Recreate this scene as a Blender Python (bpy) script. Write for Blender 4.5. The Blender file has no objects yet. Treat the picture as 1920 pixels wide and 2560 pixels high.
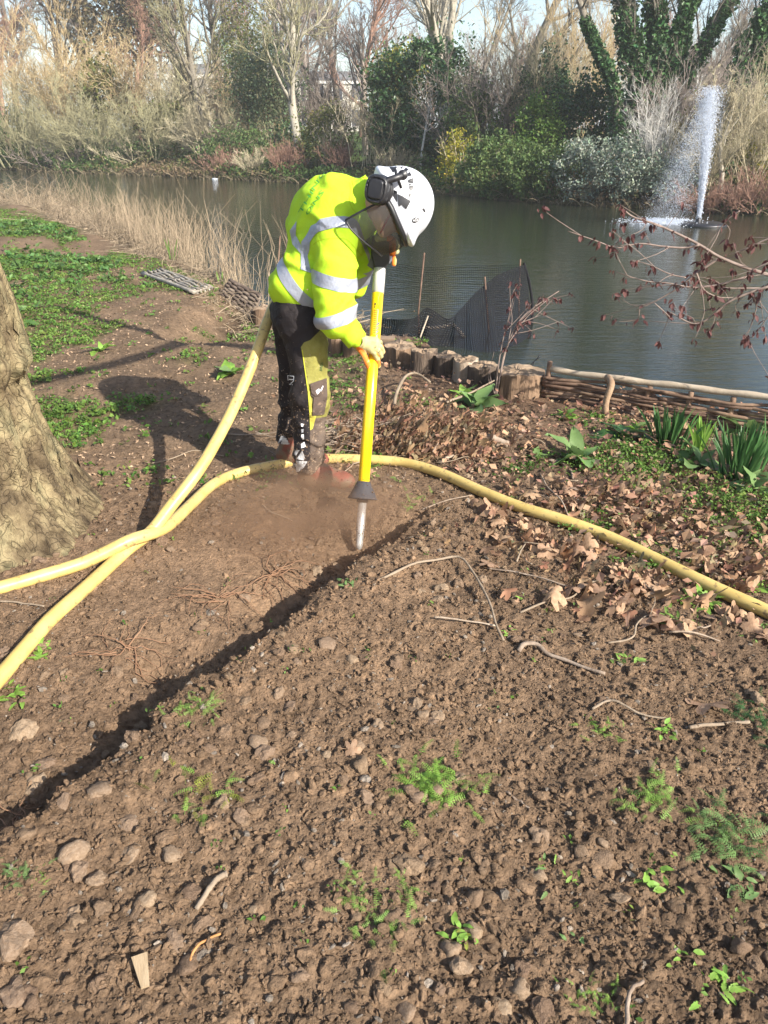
import bpy, bmesh, math, random
import numpy as np
from mathutils import Vector

scene = bpy.context.scene
col = scene.collection
R = math.radians

# ------------------------------------------------------------------ camera, sky, sun, exposure
CAM_H = 1.6
FPX = 1900.0                       # focal length in pixels of the 1920 x 2560 photograph
TH = math.atan(960.0 / FPX)        # pitch below the horizon
cd = bpy.data.cameras.new('camera')
cd.sensor_fit = 'VERTICAL'; cd.sensor_height = 24.0; cd.lens = FPX / 2560.0 * 24.0
cd.clip_start = 0.05; cd.clip_end = 3000
cam = bpy.data.objects.new('camera', cd); col.objects.link(cam)
cam.location = (0, 0, CAM_H); cam.rotation_euler = (math.pi / 2 - TH, 0, 0)
scene.camera = cam

SUN = np.array([1.20, -1.07, 1.0]); SUN /= np.linalg.norm(SUN)
elev = math.asin(SUN[2]); azim = math.atan2(SUN[0], SUN[1])
world = bpy.data.worlds.new('World'); scene.world = world; world.use_nodes = True
wn = world.node_tree.nodes; wl = world.node_tree.links
bg = wn['Background']; sky = wn.new('ShaderNodeTexSky')
sky.sky_type = 'NISHITA'; sky.sun_disc = False; sky.sun_elevation = elev; sky.sun_rotation = azim
sky.air_density = 1.0; sky.dust_density = 1.6; sky.ozone_density = 1.2
wl.new(sky.outputs[0], bg.inputs['Color']); bg.inputs['Strength'].default_value = 0.115
sd = bpy.data.lights.new('sun', 'SUN'); sd.energy = 5.0; sd.angle = R(0.5); sd.color = (1.0, 0.94, 0.85)
so = bpy.data.objects.new('sun', sd); col.objects.link(so)
so.rotation_euler = Vector(SUN).to_track_quat('Z', 'Y').to_euler(); so.location = (6, -6, 9)
scene.view_settings.view_transform = 'Standard'; scene.view_settings.look = 'None'
scene.view_settings.gamma = 1.0; scene.view_settings.use_curve_mapping = False
scene.view_settings.exposure = 1.08
scene.render.engine = 'CYCLES'
scene.cycles.use_denoising = True
scene.cycles.max_bounces = 6; scene.cycles.diffuse_bounces = 3; scene.cycles.glossy_bounces = 3
scene.cycles.transmission_bounces = 4; scene.cycles.transparent_max_bounces = 24; scene.cycles.volume_bounces = 1
# ------------------------------------------------------------------ helpers
rng = np.random.default_rng(11)
CT, ST = math.cos(TH), math.sin(TH)

def raydir(px, py):
    u = (px - 960.0) / FPX; v = (1280.0 - py) / FPX
    return np.array([u, CT + v * ST, -ST + v * CT])
def gp(px, py, z=0.0):             # where a sight line of the photograph meets height z
    d = raydir(px, py); t = (z - CAM_H) / d[2]
    return np.array([d[0] * t, d[1] * t, z])
def pp(px, py, Y):                 # where it meets the vertical plane y = Y
    d = raydir(px, py); t = Y / d[1]
    return np.array([d[0] * t, Y, CAM_H + d[2] * t])

def nrm(a):
    a = np.asarray(a, float)
    return a / np.maximum(np.linalg.norm(a, axis=-1, keepdims=True), 1e-9)

def hash2(ix, iy, iz, seed):
    h = (ix.astype(np.uint32) * np.uint32(374761393) + iy.astype(np.uint32) * np.uint32(668265263)
         + iz.astype(np.uint32) * np.uint32(2147483647) + np.uint32(seed * 1013 + 7) * np.uint32(1274126177))
    h = (h ^ (h >> np.uint32(13))) * np.uint32(1274126177)
    h = (h ^ (h >> np.uint32(16))) * np.uint32(2246822519)
    h = h ^ (h >> np.uint32(15))
    return h.astype(np.float64) / 4294967295.0
def vnoise(x, y, z=None, seed=0):   # value noise in -1..1
    x = np.asarray(x, float); y = np.asarray(y, float)
    ix = np.floor(x); iy = np.floor(y); fx = x - ix; fy = y - iy
    fx = fx * fx * fx * (fx * (fx * 6 - 15) + 10); fy = fy * fy * fy * (fy * (fy * 6 - 15) + 10)
    ix = ix.astype(np.int64); iy = iy.astype(np.int64)
    if z is None:
        zz = np.zeros_like(ix)
        a = hash2(ix, iy, zz, seed); b = hash2(ix + 1, iy, zz, seed)
        c = hash2(ix, iy + 1, zz, seed); d = hash2(ix + 1, iy + 1, zz, seed)
        return 2 * ((a * (1 - fx) + b * fx) * (1 - fy) + (c * (1 - fx) + d * fx) * fy) - 1
    z = np.asarray(z, float); iz = np.floor(z); fz = z - iz; fz = fz * fz * (3 - 2 * fz); iz = iz.astype(np.int64)
    r = 0
    for k in (0, 1):
        a = hash2(ix, iy, iz + k, seed); b = hash2(ix + 1, iy, iz + k, seed)
        c = hash2(ix, iy + 1, iz + k, seed); d = hash2(ix + 1, iy + 1, iz + k, seed)
        v = (a * (1 - fx) + b * fx) * (1 - fy) + (c * (1 - fx) + d * fx) * fy
        r = r + v * (fz if k else 1 - fz)
    return 2 * r - 1
def fbm(x, y, z=None, seed=0, oct=4, lac=2.03, gain=.5):
    r = 0; a = 1.0; n = 0
    for o in range(oct):
        r = r + a * vnoise(x, y, z, seed + o * 17); n += a
        x = x * lac; y = y * lac
        if z is not None: z = z * lac
        a *= gain
    return r / n
def sstep(a, b, x):
    t = np.clip((x - a) / (b - a), 0, 1); return t * t * (3 - 2 * t)

# --- objects
def tag(o, label=None, cat=None, group=None, kind=None):
    if label: o['label'] = label
    if cat: o['category'] = cat
    if group: o['group'] = group
    if kind: o['kind'] = kind
    return o
def empty(name, loc=(0, 0, 0), label=None, cat=None, group=None):
    o = bpy.data.objects.new(name, None); col.objects.link(o); o.location = loc
    o.empty_display_size = .1
    return tag(o, label, cat, group)
def mesh(name, V, Q=None, T=None, mat=None, smooth=False, attrs=None):
    V = np.asarray(V, np.float32).reshape(-1, 3)
    Q = np.zeros((0, 4), np.int32) if Q is None else np.asarray(Q, np.int32).reshape(-1, 4)
    T = np.zeros((0, 3), np.int32) if T is None else np.asarray(T, np.int32).reshape(-1, 3)
    me = bpy.data.meshes.new(name)
    me.vertices.add(len(V)); me.vertices.foreach_set('co', V.ravel())
    li = np.concatenate([Q.ravel(), T.ravel()]).astype(np.int32)
    me.loops.add(len(li)); me.loops.foreach_set('vertex_index', li)
    ls = np.concatenate([np.arange(len(Q)) * 4, len(Q) * 4 + np.arange(len(T)) * 3]).astype(np.int32)
    me.polygons.add(len(ls)); me.polygons.foreach_set('loop_start', ls)
    me.update(calc_edges=True)
    me.polygons.foreach_set('use_smooth', np.full(len(ls), smooth, bool))
    if attrs:
        for k, v in attrs.items():
            v = np.asarray(v, np.float32)
            if v.ndim == 2:
                a = me.attributes.new(k, 'FLOAT_COLOR', 'POINT')
                c = np.ones((len(V), 4), np.float32); c[:, :3] = v[:, :3]; a.data.foreach_set('color', c.ravel())
            else:
                a = me.attributes.new(k, 'FLOAT', 'POINT'); a.data.foreach_set('value', v.ravel())
    if mat: me.materials.append(mat)
    return me
def link(name, me, parent=None, loc=None):
    o = bpy.data.objects.new(name, me); col.objects.link(o)
    if parent is not None: o.parent = parent
    if loc is not None: o.location = loc
    return o
def obj(name, geo, mat, parent=None, smooth=False, attrs=None, origin=None):
    V, Q, T = geo
    V = np.asarray(V, float)
    if parent is not None and origin is None: origin = np.array(parent.location)
    if origin is not None: V = V - np.asarray(origin)
    o = link(name, mesh(name, V, Q, T, mat, smooth, attrs), parent)
    if parent is None and origin is not None: o.location = origin
    return o
def cat_geo(gs):
    Vs, Qs, Ts, n = [], [], [], 0
    for V, Q, T in gs:
        V = np.asarray(V).reshape(-1, 3); Vs.append(V)
        if Q is not None and len(Q): Qs.append(np.asarray(Q) + n)
        if T is not None and len(T): Ts.append(np.asarray(T) + n)
        n += len(V)
    return (np.concatenate(Vs) if Vs else np.zeros((0, 3)), np.concatenate(Qs) if Qs else None, np.concatenate(Ts) if Ts else None)
def tubes(P, Rd, sides=6, cap=True, sv=None):
    """P (B,S,3) centre lines, Rd (B,S) radii"""
    P = np.asarray(P, float)
    if P.ndim == 2: P = P[None]
    B, S, _ = P.shape
    Rd = np.broadcast_to(np.asarray(Rd, float), (B, S))
    Tn = np.empty_like(P); Tn[:, 1:-1] = P[:, 2:] - P[:, :-2]; Tn[:, 0] = P[:, 1] - P[:, 0]; Tn[:, -1] = P[:, -1] - P[:, -2]
    Tn = nrm(Tn)
    mean = nrm(P[:, -1] - P[:, 0])
    ref = np.where(np.abs(mean[:, 2:3]) > .8, np.array([[1.0, .13, 0]]), np.array([[.05, .1, 1.0]]))
    N1 = np.empty_like(P)
    for s in range(S):                     # carry the frame along, so that it never flips
        ref = nrm(ref - Tn[:, s] * (ref * Tn[:, s]).sum(-1, keepdims=True)); N1[:, s] = ref
    N2 = np.cross(Tn, N1)
    a = np.arange(sides) * 2 * math.pi / sides
    V = P[:, :, None] + Rd[:, :, None, None] * (np.cos(a)[None, None, :, None] * N1[:, :, None] + np.sin(a)[None, None, :, None] * N2[:, :, None])
    idx = np.arange(B * S * sides).reshape(B, S, sides)
    nx = np.roll(idx, -1, 2)
    Q = np.stack([idx[:, :-1], nx[:, :-1], nx[:, 1:], idx[:, 1:]], -1).reshape(-1, 4)
    T = None
    if cap:
        Vc = V.reshape(-1, 3); n = len(Vc)
        V = np.concatenate([Vc, P[:, 0], P[:, -1]])
        c0 = n + np.arange(B); c1 = n + B + np.arange(B)
        T = np.concatenate([np.stack([np.broadcast_to(c0[:, None], (B, sides)), nx[:, 0], idx[:, 0]], -1).reshape(-1, 3),
                            np.stack([np.broadcast_to(c1[:, None], (B, sides)), idx[:, -1], nx[:, -1]], -1).reshape(-1, 3)])
    return V.reshape(-1, 3), Q, T
def spline(pts, n=40):                     # Catmull-Rom through the points
    p = np.asarray(pts, float); k = len(p)
    e = np.concatenate([[2 * p[0] - p[1]], p, [2 * p[-1] - p[-2]]])
    t = np.linspace(0, k - 1 - 1e-6, n); i = t.astype(int); f = (t - i)[:, None]
    a, b, c, d = e[i], e[i + 1], e[i + 2], e[i + 3]
    return .5 * (2 * b + (c - a) * f + (2 * a - 5 * b + 4 * c - d) * f * f + (3 * b - 3 * c + d - a) * f ** 3)
def wob(n, amp, k=3, r=None):              # smooth random wobble of n samples in 3-D
    r = r or rng
    return spline(r.normal(0, amp, (k + 1, 3)), n)
ICO_T = np.array([[0,11,5],[0,5,1],[0,1,7],[0,7,10],[0,10,11],[1,5,9],[5,11,4],[11,10,2],[10,7,6],[7,1,8],[3,9,4],[3,4,2],[3,2,6],[3,6,8],[3,8,9],[4,9,5],[2,4,11],[6,2,10],[8,6,7],[9,8,1]])
_g = (1 + 5 ** .5) / 2
ICO_V = nrm(np.array([[-1,_g,0],[1,_g,0],[-1,-_g,0],[1,-_g,0],[0,-1,_g],[0,1,_g],[0,-1,-_g],[0,1,-_g],[_g,0,-1],[_g,0,1],[-_g,0,-1],[-_g,0,1]]))
def ico_sub(V, T):
    V = list(map(tuple, V)); cache = {}; T2 = []
    def mid(a, b):
        k = (min(a, b), max(a, b))
        if k not in cache:
            m = (np.array(V[a]) + np.array(V[b])); m = m / np.linalg.norm(m); cache[k] = len(V); V.append(tuple(m))
        return cache[k]
    for a, b, c in T:
        x, y, z = mid(a, b), mid(b, c), mid(c, a); T2 += [[a, x, z], [b, y, x], [c, z, y], [x, y, z]]
    return np.array(V), np.array(T2)
ICO2_V, ICO2_T = ico_sub(ICO_V, ICO_T)
ICO3_V, ICO3_T = ico_sub(ICO2_V, ICO2_T)
def rotmats(n, r=None, tilt=None):
    r = r or rng
    q = r.normal(size=(n, 4)); q /= np.linalg.norm(q, axis=1, keepdims=True)
    w, x, y, z = q.T
    return np.stack([np.stack([1-2*(y*y+z*z), 2*(x*y-z*w), 2*(x*z+y*w)], -1), np.stack([2*(x*y+z*w), 1-2*(x*x+z*z), 2*(y*z-x*w)], -1), np.stack([2*(x*z-y*w), 2*(y*z+x*w), 1-2*(x*x+y*y)], -1)], 1)
def scatter(tV, tT, pos, rot, scl, quads=False):
    """copies of one small shape, merged; rot (n,3,3), scl (n,) or (n,3)"""
    scl = np.asarray(scl, float); scl = scl[:, None] if scl.ndim == 1 else scl
    V = np.einsum('nij,nkj->nki', rot, tV[None] * scl[:, None, :] if scl.shape[1] == 3 else tV[None] * scl[:, None]) + pos[:, None]
    T = (tT[None] + (np.arange(len(pos)) * len(tV))[:, None, None]).reshape(-1, tT.shape[1])
    V = V.reshape(-1, 3)
    return (V, T, None) if tT.shape[1] == 4 else (V, None, T)
def frames(fwd, up=None):                  # (n,3) -> rotation whose y axis is fwd and z axis near up
    f = nrm(fwd); u = np.broadcast_to(np.array([0, 0, 1.0]) if up is None else up, f.shape)
    x = nrm(np.cross(f, u)); z = np.cross(x, f)
    return np.stack([x, f, z], -1)
def lathe(prof, a, b, sides=24):           # prof: (t 0..1, radius) along the axis a -> b
    a = np.asarray(a, float); b = np.asarray(b, float)
    pr = np.array(prof, float)
    P = a[None] + (b - a)[None] * pr[:, :1]
    d = nrm(b - a); n1 = nrm(np.cross(d, [0, 1, .2] if abs(d[1]) < .8 else [1, 0, 0])); n2 = np.cross(d, n1)
    an = np.arange(sides) * 2 * math.pi / sides
    V = P[:, None] + pr[:, 1][:, None, None] * (np.cos(an)[None, :, None] * n1 + np.sin(an)[None, :, None] * n2)
    S = len(pr); idx = np.arange(S * sides).reshape(S, sides); nx = np.roll(idx, -1, 1)
    return V.reshape(-1, 3), np.stack([idx[:-1], nx[:-1], nx[1:], idx[1:]], -1).reshape(-1, 4), None

# --- signed distance shapes and a surface-nets mesher
def s_cap(p, a, b, ra, rb):
    a = np.asarray(a); b = np.asarray(b); ba = b - a; pa = p - a
    h = np.clip((pa @ ba) / (ba @ ba), 0, 1)
    return np.linalg.norm(pa - h[:, None] * ba, axis=1) - (ra + (rb - ra) * h)
def s_ell(p, c, ax, r):
    q = (p - np.asarray(c)) @ np.asarray(ax).T; r = np.asarray(r)
    k0 = np.linalg.norm(q / r, axis=1); k1 = np.linalg.norm(q / (r * r), axis=1)
    return k0 * (k0 - 1) / np.maximum(k1, 1e-6)
def smin(a, b, k):
    h = np.clip(.5 + .5 * (b - a) / k, 0, 1); return b * (1 - h) + a * h - k * h * (1 - h)
def surf(f, lo, hi, h):
    lo = np.asarray(lo, float); n = np.ceil((np.asarray(hi) - lo) / h).astype(int) + 1
    g = [lo[i] + h * np.arange(n[i]) for i in range(3)]
    X = np.stack(np.meshgrid(*g, indexing='ij'), -1)
    F = np.empty(n[0] * n[1] * n[2]); Xf = X.reshape(-1, 3)
    for s in range(0, len(F), 400000): F[s:s + 400000] = f(Xf[s:s + 400000])
    F = F.reshape(n); I = F < 0
    c = [slice(None, -1), slice(1, None)]
    cnt = sum(I[c[i], c[j], c[k]].astype(np.int8) for i in (0, 1) for j in (0, 1) for k in (0, 1))
    act = (cnt > 0) & (cnt < 8)
    ii = np.argwhere(act); vid = np.full(act.shape, -1, np.int64); vid[act] = np.arange(len(ii))
    acc = np.zeros((len(ii), 3)); num = np.zeros(len(ii))
    cs = np.array([[i, j, k] for i in (0, 1) for j in (0, 1) for k in (0, 1)])
    for a in range(8):
        for b in range(a + 1, 8):
            if np.abs(cs[a] - cs[b]).sum() != 1: continue
            A = ii + cs[a]; B = ii + cs[b]
            fa = F[A[:, 0], A[:, 1], A[:, 2]]; fb = F[B[:, 0], B[:, 1], B[:, 2]]
            m = (fa < 0) != (fb < 0); t = np.where(m, fa / np.where(m, fa - fb, 1), 0)[:, None]
            acc += np.where(m[:, None], cs[a] + t * (cs[b] - cs[a]), 0); num += m
    V = lo + h * (ii + acc / num[:, None])
    Qs = []
    for ax in range(3):
        o = [1, 2] if ax == 0 else ([2, 0] if ax == 1 else [0, 1])
        s0 = [slice(None)] * 3; s1 = [slice(None)] * 3
        s0[ax] = slice(None, -1); s1[ax] = slice(1, None)
        e = np.argwhere(I[tuple(s0)] != I[tuple(s1)])
        e = e[(e[:, o[0]] > 0) & (e[:, o[1]] > 0) & (e[:, o[0]] < n[o[0]] - 1) & (e[:, o[1]] < n[o[1]] - 1)]
        d0 = np.zeros(3, int); d0[o[0]] = 1; d1 = np.zeros(3, int); d1[o[1]] = 1
        q = np.stack([vid[tuple((e - d0 - d1).T)], vid[tuple((e - d1).T)], vid[tuple(e.T)], vid[tuple((e - d0).T)]], -1)
        fl = ~I[tuple(e.T)]
        q[fl] = q[fl][:, ::-1]; Qs.append(q)
    Q = np.concatenate(Qs); Q = Q[(Q >= 0).all(1)]
    return V, Q, None
def sgrad(f, V, e=.002):
    g = np.stack([f(V + d) - f(V - d) for d in np.eye(3) * e], -1); return nrm(g)
def march(f, P, D, n=60, off=.002):        # follow D from P until the surface f
    P = np.array(P, float); D = nrm(np.broadcast_to(D, P.shape)); t = np.zeros(len(P))
    for _ in range(n): t += np.clip(f(P + D * t[:, None]) - off, -.02, .05) * .8
    return P + D * t[:, None]

# --- materials
MATS = {}
def nodes(name):
    m = bpy.data.materials.new(name); m.use_nodes = True
    nt = m.node_tree; b = nt.nodes['Principled BSDF']
    return m, nt, b
def ramp(nt, fac, cols, pos=None):
    r = nt.nodes.new('ShaderNodeValToRGB'); e = r.color_ramp.elements
    pos = pos or list(np.linspace(.25, .75, len(cols)))
    while len(e) < len(cols): e.new(.5)
    for x, c, p in zip(e, cols, pos): x.position = p; x.color = (*c, 1)
    nt.links.new(fac, r.inputs[0]); return r.outputs[0]
def noise(nt, scale, detail=5, rough=.55, vec=None, stretch=None, coord='Object', dist=0):
    n = nt.nodes.new('ShaderNodeTexNoise'); n.inputs['Scale'].default_value = scale
    n.inputs['Detail'].default_value = detail; n.inputs['Roughness'].default_value = rough; n.inputs['Distortion'].default_value = dist
    if vec is None:
        tc = nt.nodes.new('ShaderNodeTexCoord'); vec = tc.outputs[coord]
    if stretch:
        mp = nt.nodes.new('ShaderNodeMapping'); mp.inputs['Scale'].default_value = stretch
        nt.links.new(vec, mp.inputs[0]); vec = mp.outputs[0]
    nt.links.new(vec, n.inputs['Vector']); return n.outputs[0]
def mixc(nt, a, b, fac, mode='MIX'):
    m = nt.nodes.new('ShaderNodeMix'); m.data_type = 'RGBA'; m.blend_type = mode
    for s, v in ((6, a), (7, b), (0, fac)):
        if isinstance(v, (tuple, list)): m.inputs[s].default_value = (*v, 1) if len(v) == 3 else v
        elif isinstance(v, (int, float)): m.inputs[s].default_value = v
        else: nt.links.new(v, m.inputs[s])
    return m.outputs[2]
def maths(nt, op, a, b=0.0):
    m = nt.nodes.new('ShaderNodeMath'); m.operation = op
    for s, v in ((0, a), (1, b)):
        if isinstance(v, (int, float)): m.inputs[s].default_value = v
        else: nt.links.new(v, m.inputs[s])
    return m.outputs[0]
def attr(nt, name, out='Fac'):
    a = nt.nodes.new('ShaderNodeAttribute'); a.attribute_name = name; return a.outputs[out]
def bump(nt, b, h, strength=.5, dist=.01):
    n = nt.nodes.new('ShaderNodeBump'); n.inputs['Strength'].default_value = strength; n.inputs['Distance'].default_value = dist
    nt.links.new(h, n.inputs['Height']); nt.links.new(n.outputs[0], b.inputs['Normal']); return n
def M(name, cols, scale=6, rough=.85, spec=.25, bmp=.3, bscale=60, bdist=.005, stretch=None, tint=None, trans=0.0, rnd=0.0, pos=None, coat=0, dirt=None, dscale=9, dpos=.6, metal=0):
    """general procedural material: noise-mixed colours, optional per-vertex tint, fine relief, translucency"""
    m, nt, b = nodes(name)
    c = ramp(nt, noise(nt, scale, stretch=stretch), cols, pos) if len(cols) > 1 else None
    if c is None:
        rgb = nt.nodes.new('ShaderNodeRGB'); rgb.outputs[0].default_value = (*cols[0], 1); c = rgb.outputs[0]
    if dirt:
        f = nt.nodes.new('ShaderNodeMapRange'); f.inputs[1].default_value = dpos; f.inputs[2].default_value = dpos + .12
        nt.links.new(noise(nt, dscale, 8, .65), f.inputs[0]); c = mixc(nt, c, dirt, f.outputs[0])
    if tint:
        c = mixc(nt, c, attr(nt, tint, 'Color'), 1.0, 'MULTIPLY')
    if rnd:
        oi = nt.nodes.new('ShaderNodeObjectInfo')
        h = nt.nodes.new('ShaderNodeHueSaturation'); nt.links.new(c, h.inputs['Color'])
        nt.links.new(maths(nt, 'ADD', maths(nt, 'MULTIPLY', oi.outputs['Random'], 2 * rnd), 1 - rnd), h.inputs['Value'])
        nt.links.new(maths(nt, 'ADD', maths(nt, 'MULTIPLY', oi.outputs['Random'], .012), .495), h.inputs['Hue'])
        c = h.outputs[0]
    nt.links.new(c, b.inputs['Base Color'])
    b.inputs['Roughness'].default_value = rough; b.inputs['Specular IOR Level'].default_value = spec
    b.inputs['Coat Weight'].default_value = coat; b.inputs['Metallic'].default_value = metal
    if bmp: bump(nt, b, noise(nt, bscale, 5, .6, stretch=stretch), bmp, bdist)
    if trans:
        t = nt.nodes.new('ShaderNodeBsdfTranslucent'); nt.links.new(c, t.inputs[0])
        mx = nt.nodes.new('ShaderNodeMixShader'); mx.inputs[0].default_value = trans
        nt.links.new(b.outputs[0], mx.inputs[1]); nt.links.new(t.outputs[0], mx.inputs[2])
        nt.links.new(mx.outputs[0], nt.nodes['Material Output'].inputs[0])
    return m
# ------------------------------------------------------------------ the ground, the lake and its banks
WATER_Z = -0.40
TR = np.array([[-1.75, -.1]] + [list(gp(a, b)[:2]) for a, b in ((-10, 2160), (180, 1990), (420, 1800), (600, 1672), (700, 1590), (800, 1505), (930, 1400), (1005, 1318), (1060, 1270))])
HOLE = np.array([gp(905, 1330)[0], gp(905, 1330)[1]])
PITS = [(*gp(a_, b_)[:2], c_, d_, e_) for a_, b_, c_, d_, e_ in ((690, 1490, .13, .09, .055), (500, 1600, .16, .10, .05), (370, 1660, .08, .06, .05), (800, 1440, .12, .10, .05), (640, 1560, .10, .07, -.03), (330, 1780, .14, .10, .03))]
NS_X = np.array([-400, -120, -60, -20, -7.8, -3.9, -1.6, -1.0, -.35, .15, .5, 1.08, 2.32, 6, 20, 60, 400.])
NS_Y = np.array([330, 120, 72, 32, 19.2, 13.2, 9.0, 8.8, 8.7, 7.2, 5.95, 5.3, 4.75, 3.4, 0, -10, -60.])
FS_X = np.array([-400, -120, -60, -20.5, -6.2, 0, 4.1, 9.6, 20, 60, 400.])
FS_Y = np.array([330, 120, 76, 44.6, 35.7, 30.8, 24.8, 20.7, 16.5, 10, -20.])

def trench_d(x, y):                        # signed distance to the trench edge (positive towards the spoil) and position along it
    best = np.full(x.shape, 1e9); sg = np.zeros_like(best); al = np.zeros_like(best); acc = 0
    for a, b in zip(TR[:-1], TR[1:]):
        e = b - a; L = np.hypot(*e); h = np.clip(((x - a[0]) * e[0] + (y - a[1]) * e[1]) / (L * L), 0, 1)
        dx = x - a[0] - h * e[0]; dy = y - a[1] - h * e[1]; d = np.hypot(dx, dy); m = d < best
        s = np.where(e[1] * dx - e[0] * dy > 0, 1.0, -1.0)
        best = np.where(m, d, best); sg = np.where(m, s, sg); al = np.where(m, acc + h * L, al); acc += L
    return best * sg, al
def lake_d(x, y):                          # >0 inside the lake; metres from the nearer shore along y
    a = y - np.interp(x, NS_X, NS_Y); b = np.interp(x, FS_X, FS_Y) - y
    return a, b
def litter_w(x, y):                        # 1 in the leaf litter right of the dig, 0 on the bare soil
    a = np.array([.12, 3.80]); b = np.array([1.3, 1.86]); e = (b - a) / np.linalg.norm(b - a)
    d = (x - a[0]) * -e[1] + (y - a[1]) * e[0]
    return sstep(-.25, .45, d + .25 * vnoise(x * 1.7, y * 1.7, seed=5)) * sstep(-.25, .5, x + .2 * vnoise(x * 2, y * 2, seed=6))
def weed_w(x, y):                          # green cover on the left, in patches
    left = sstep(.2, -.6, x + .10 * (y - 4)) * sstep(3.35, 4.5, y - .25 * (x + 1.2))
    p = fbm(x * .9, y * .75, seed=31, oct=4) + .55 * fbm(x * 4, y * 3, seed=37, oct=2)
    dens = -.02 + .16 * sstep(-.8, -3.2, x) + .05 * sstep(6.5, 9, y)
    # worn strip of bare earth in front of the hurdles
    worn = np.exp(-(((y - 6.35 - .22 * (x + 1)) / .42) ** 2)) * sstep(-2.9, -1.6, x)
    return left * sstep(-.16, .30, p + dens - .55 * worn)
def hgt(x, y, fine=False):
    x = np.asarray(x, float); y = np.asarray(y, float)
    near = sstep(9, 5, y) * sstep(-30, 0, y + 25)
    h = .020 * vnoise(x * 1.1, y * 1.1, seed=1) + .012 * vnoise(x * 2.7, y * 2.7, seed=2)
    d, al = trench_d(x, y)
    d = d + .050 * vnoise(al * 4, al * 0 + .5, seed=8) + .022 * vnoise(al * 13, al * 0 + 2.5, seed=18) + .014 * vnoise(x * 18, y * 18, seed=9)
    on = sstep(-.1, .7, al) * sstep(3.9, 3.35, al)
    spoil = .055 * np.exp(-(np.clip(d, 0, 9) / .55) ** 2) + .02 * np.exp(-(np.clip(d - .12, -9, 9) / .12) ** 2)
    hol = (-.066 - .05 * vnoise(al * 2.6 + 3, al * 0 + 7.5, seed=19)) * np.exp(-(np.clip(-d, 0, 9) / .10) ** 2) - .050 * np.exp(-(np.clip(-d, 0, 9) / .55) ** 2)
    k = sstep(-.030, .012, d)
    h = h + on * (spoil * k + hol * (1 - k))
    for ax_, ay_, rx_, ry_, dp_ in PITS: h = h - dp_ * np.exp(-(((x - ax_) / rx_) ** 2 + ((y - ay_) / ry_) ** 2)) * (1 + .5 * vnoise(x * 9, y * 9, seed=23))
    h = h - .11 * np.exp(-(((x - HOLE[0]) / .22) ** 2 + ((y - HOLE[1]) / .20) ** 2))
    h = h + .10 * np.exp(-(((x - .42) / .30) ** 2 + ((y - 4.05) / .22) ** 2))          # rake-up of leaves behind the lance
    h = h + .05 * np.exp(-(((x + .2) / .5) ** 2 + ((y - 3.45) / .25) ** 2)) * 0
    # banks
    a, b = lake_d(x, y)
    s = sstep(1.6, 5, -x)                                                           # gentler among the reeds
    w0 = .18 + 1.2 * s
    bank = sstep(-w0, .25 + .5 * s, a)
    lake = np.minimum(a, b)
    far = sstep(.0, 3.6, -b) * .55 + sstep(3, 30, -b) * .9
    z = np.where(a < 0, h * 1.0, h * (1 - bank))
    z = z * (1 - bank) - bank * (.55 + .5 * sstep(.3, 3, a))
    z = np.where(b < .6, np.where(b < 0, -.40 + .10 * sstep(0, .25, -b) + far + .12 * vnoise(x * .6, y * .6, seed=3) * sstep(0, 1.5, -b), np.maximum(z, -.95) * 0 - .40 - .5 * sstep(0, .6, b)), z)
    mud = sstep(6.35, 6.75, y + .25 * vnoise(x * 2, y * 2, seed=27)) * sstep(-2.1, -1.4, x) * sstep(.75, .35, x) * (a < .4)
    z = z * (1 - mud) + mud * np.minimum(z, -.335 + .05 * fbm(x * 3, y * 3, seed=28, oct=3))
    z = z + sstep(-.6, -4, x) * sstep(7, 9, y) * (a < 0) * .10 * vnoise(x * .5, y * .5, seed=4)
    if fine:
        lw = litter_w(x, y); soil = sstep(4.4, 3.4, y) * (1 - lw)
        n1 = fbm(x * 9, y * 9, seed=41, oct=3); n2 = np.abs(fbm(x * 26, y * 26, seed=47, oct=3)); n3 = np.abs(vnoise(x * 62, y * 62, seed=53))
        smooth = np.exp(-(((x + .75) / .55) ** 2 + ((y - 2.55) / .45) ** 2))            # blown clean, powdery
        crumb = .012 * n1 + .022 * (n2 - .25) + .010 * (n3 - .4)
        z = z + np.where((a < 0) & (b > 0), 1, 0) * (soil * crumb * (1 - .65 * smooth) + (1 - soil) * sstep(14, 6, y) * (.012 * n1 + .018 * (n2 - .25)))
    return z
def on_ground(px, py, dz=0.0):             # the ground point seen at that place of the photograph
    p = gp(px, py)
    for _ in range(6): p = gp(px, py, float(hgt(p[0], p[1])))
    return p + np.array([0, 0, dz])

def on_ground_v(px, py):                   # the same for arrays of points
    px = np.asarray(px, float); py = np.asarray(py, float); v = (1280 - py) / FPX
    D = np.stack([(px - 960) / FPX, CT + v * ST, -ST + v * CT], 1); z = np.zeros(len(px))
    for _ in range(4):
        t = (z - CAM_H) / D[:, 2]; z = hgt(D[:, 0] * t, D[:, 1] * t)
    return np.stack([D[:, 0] * t, D[:, 1] * t, z], 1)

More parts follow.
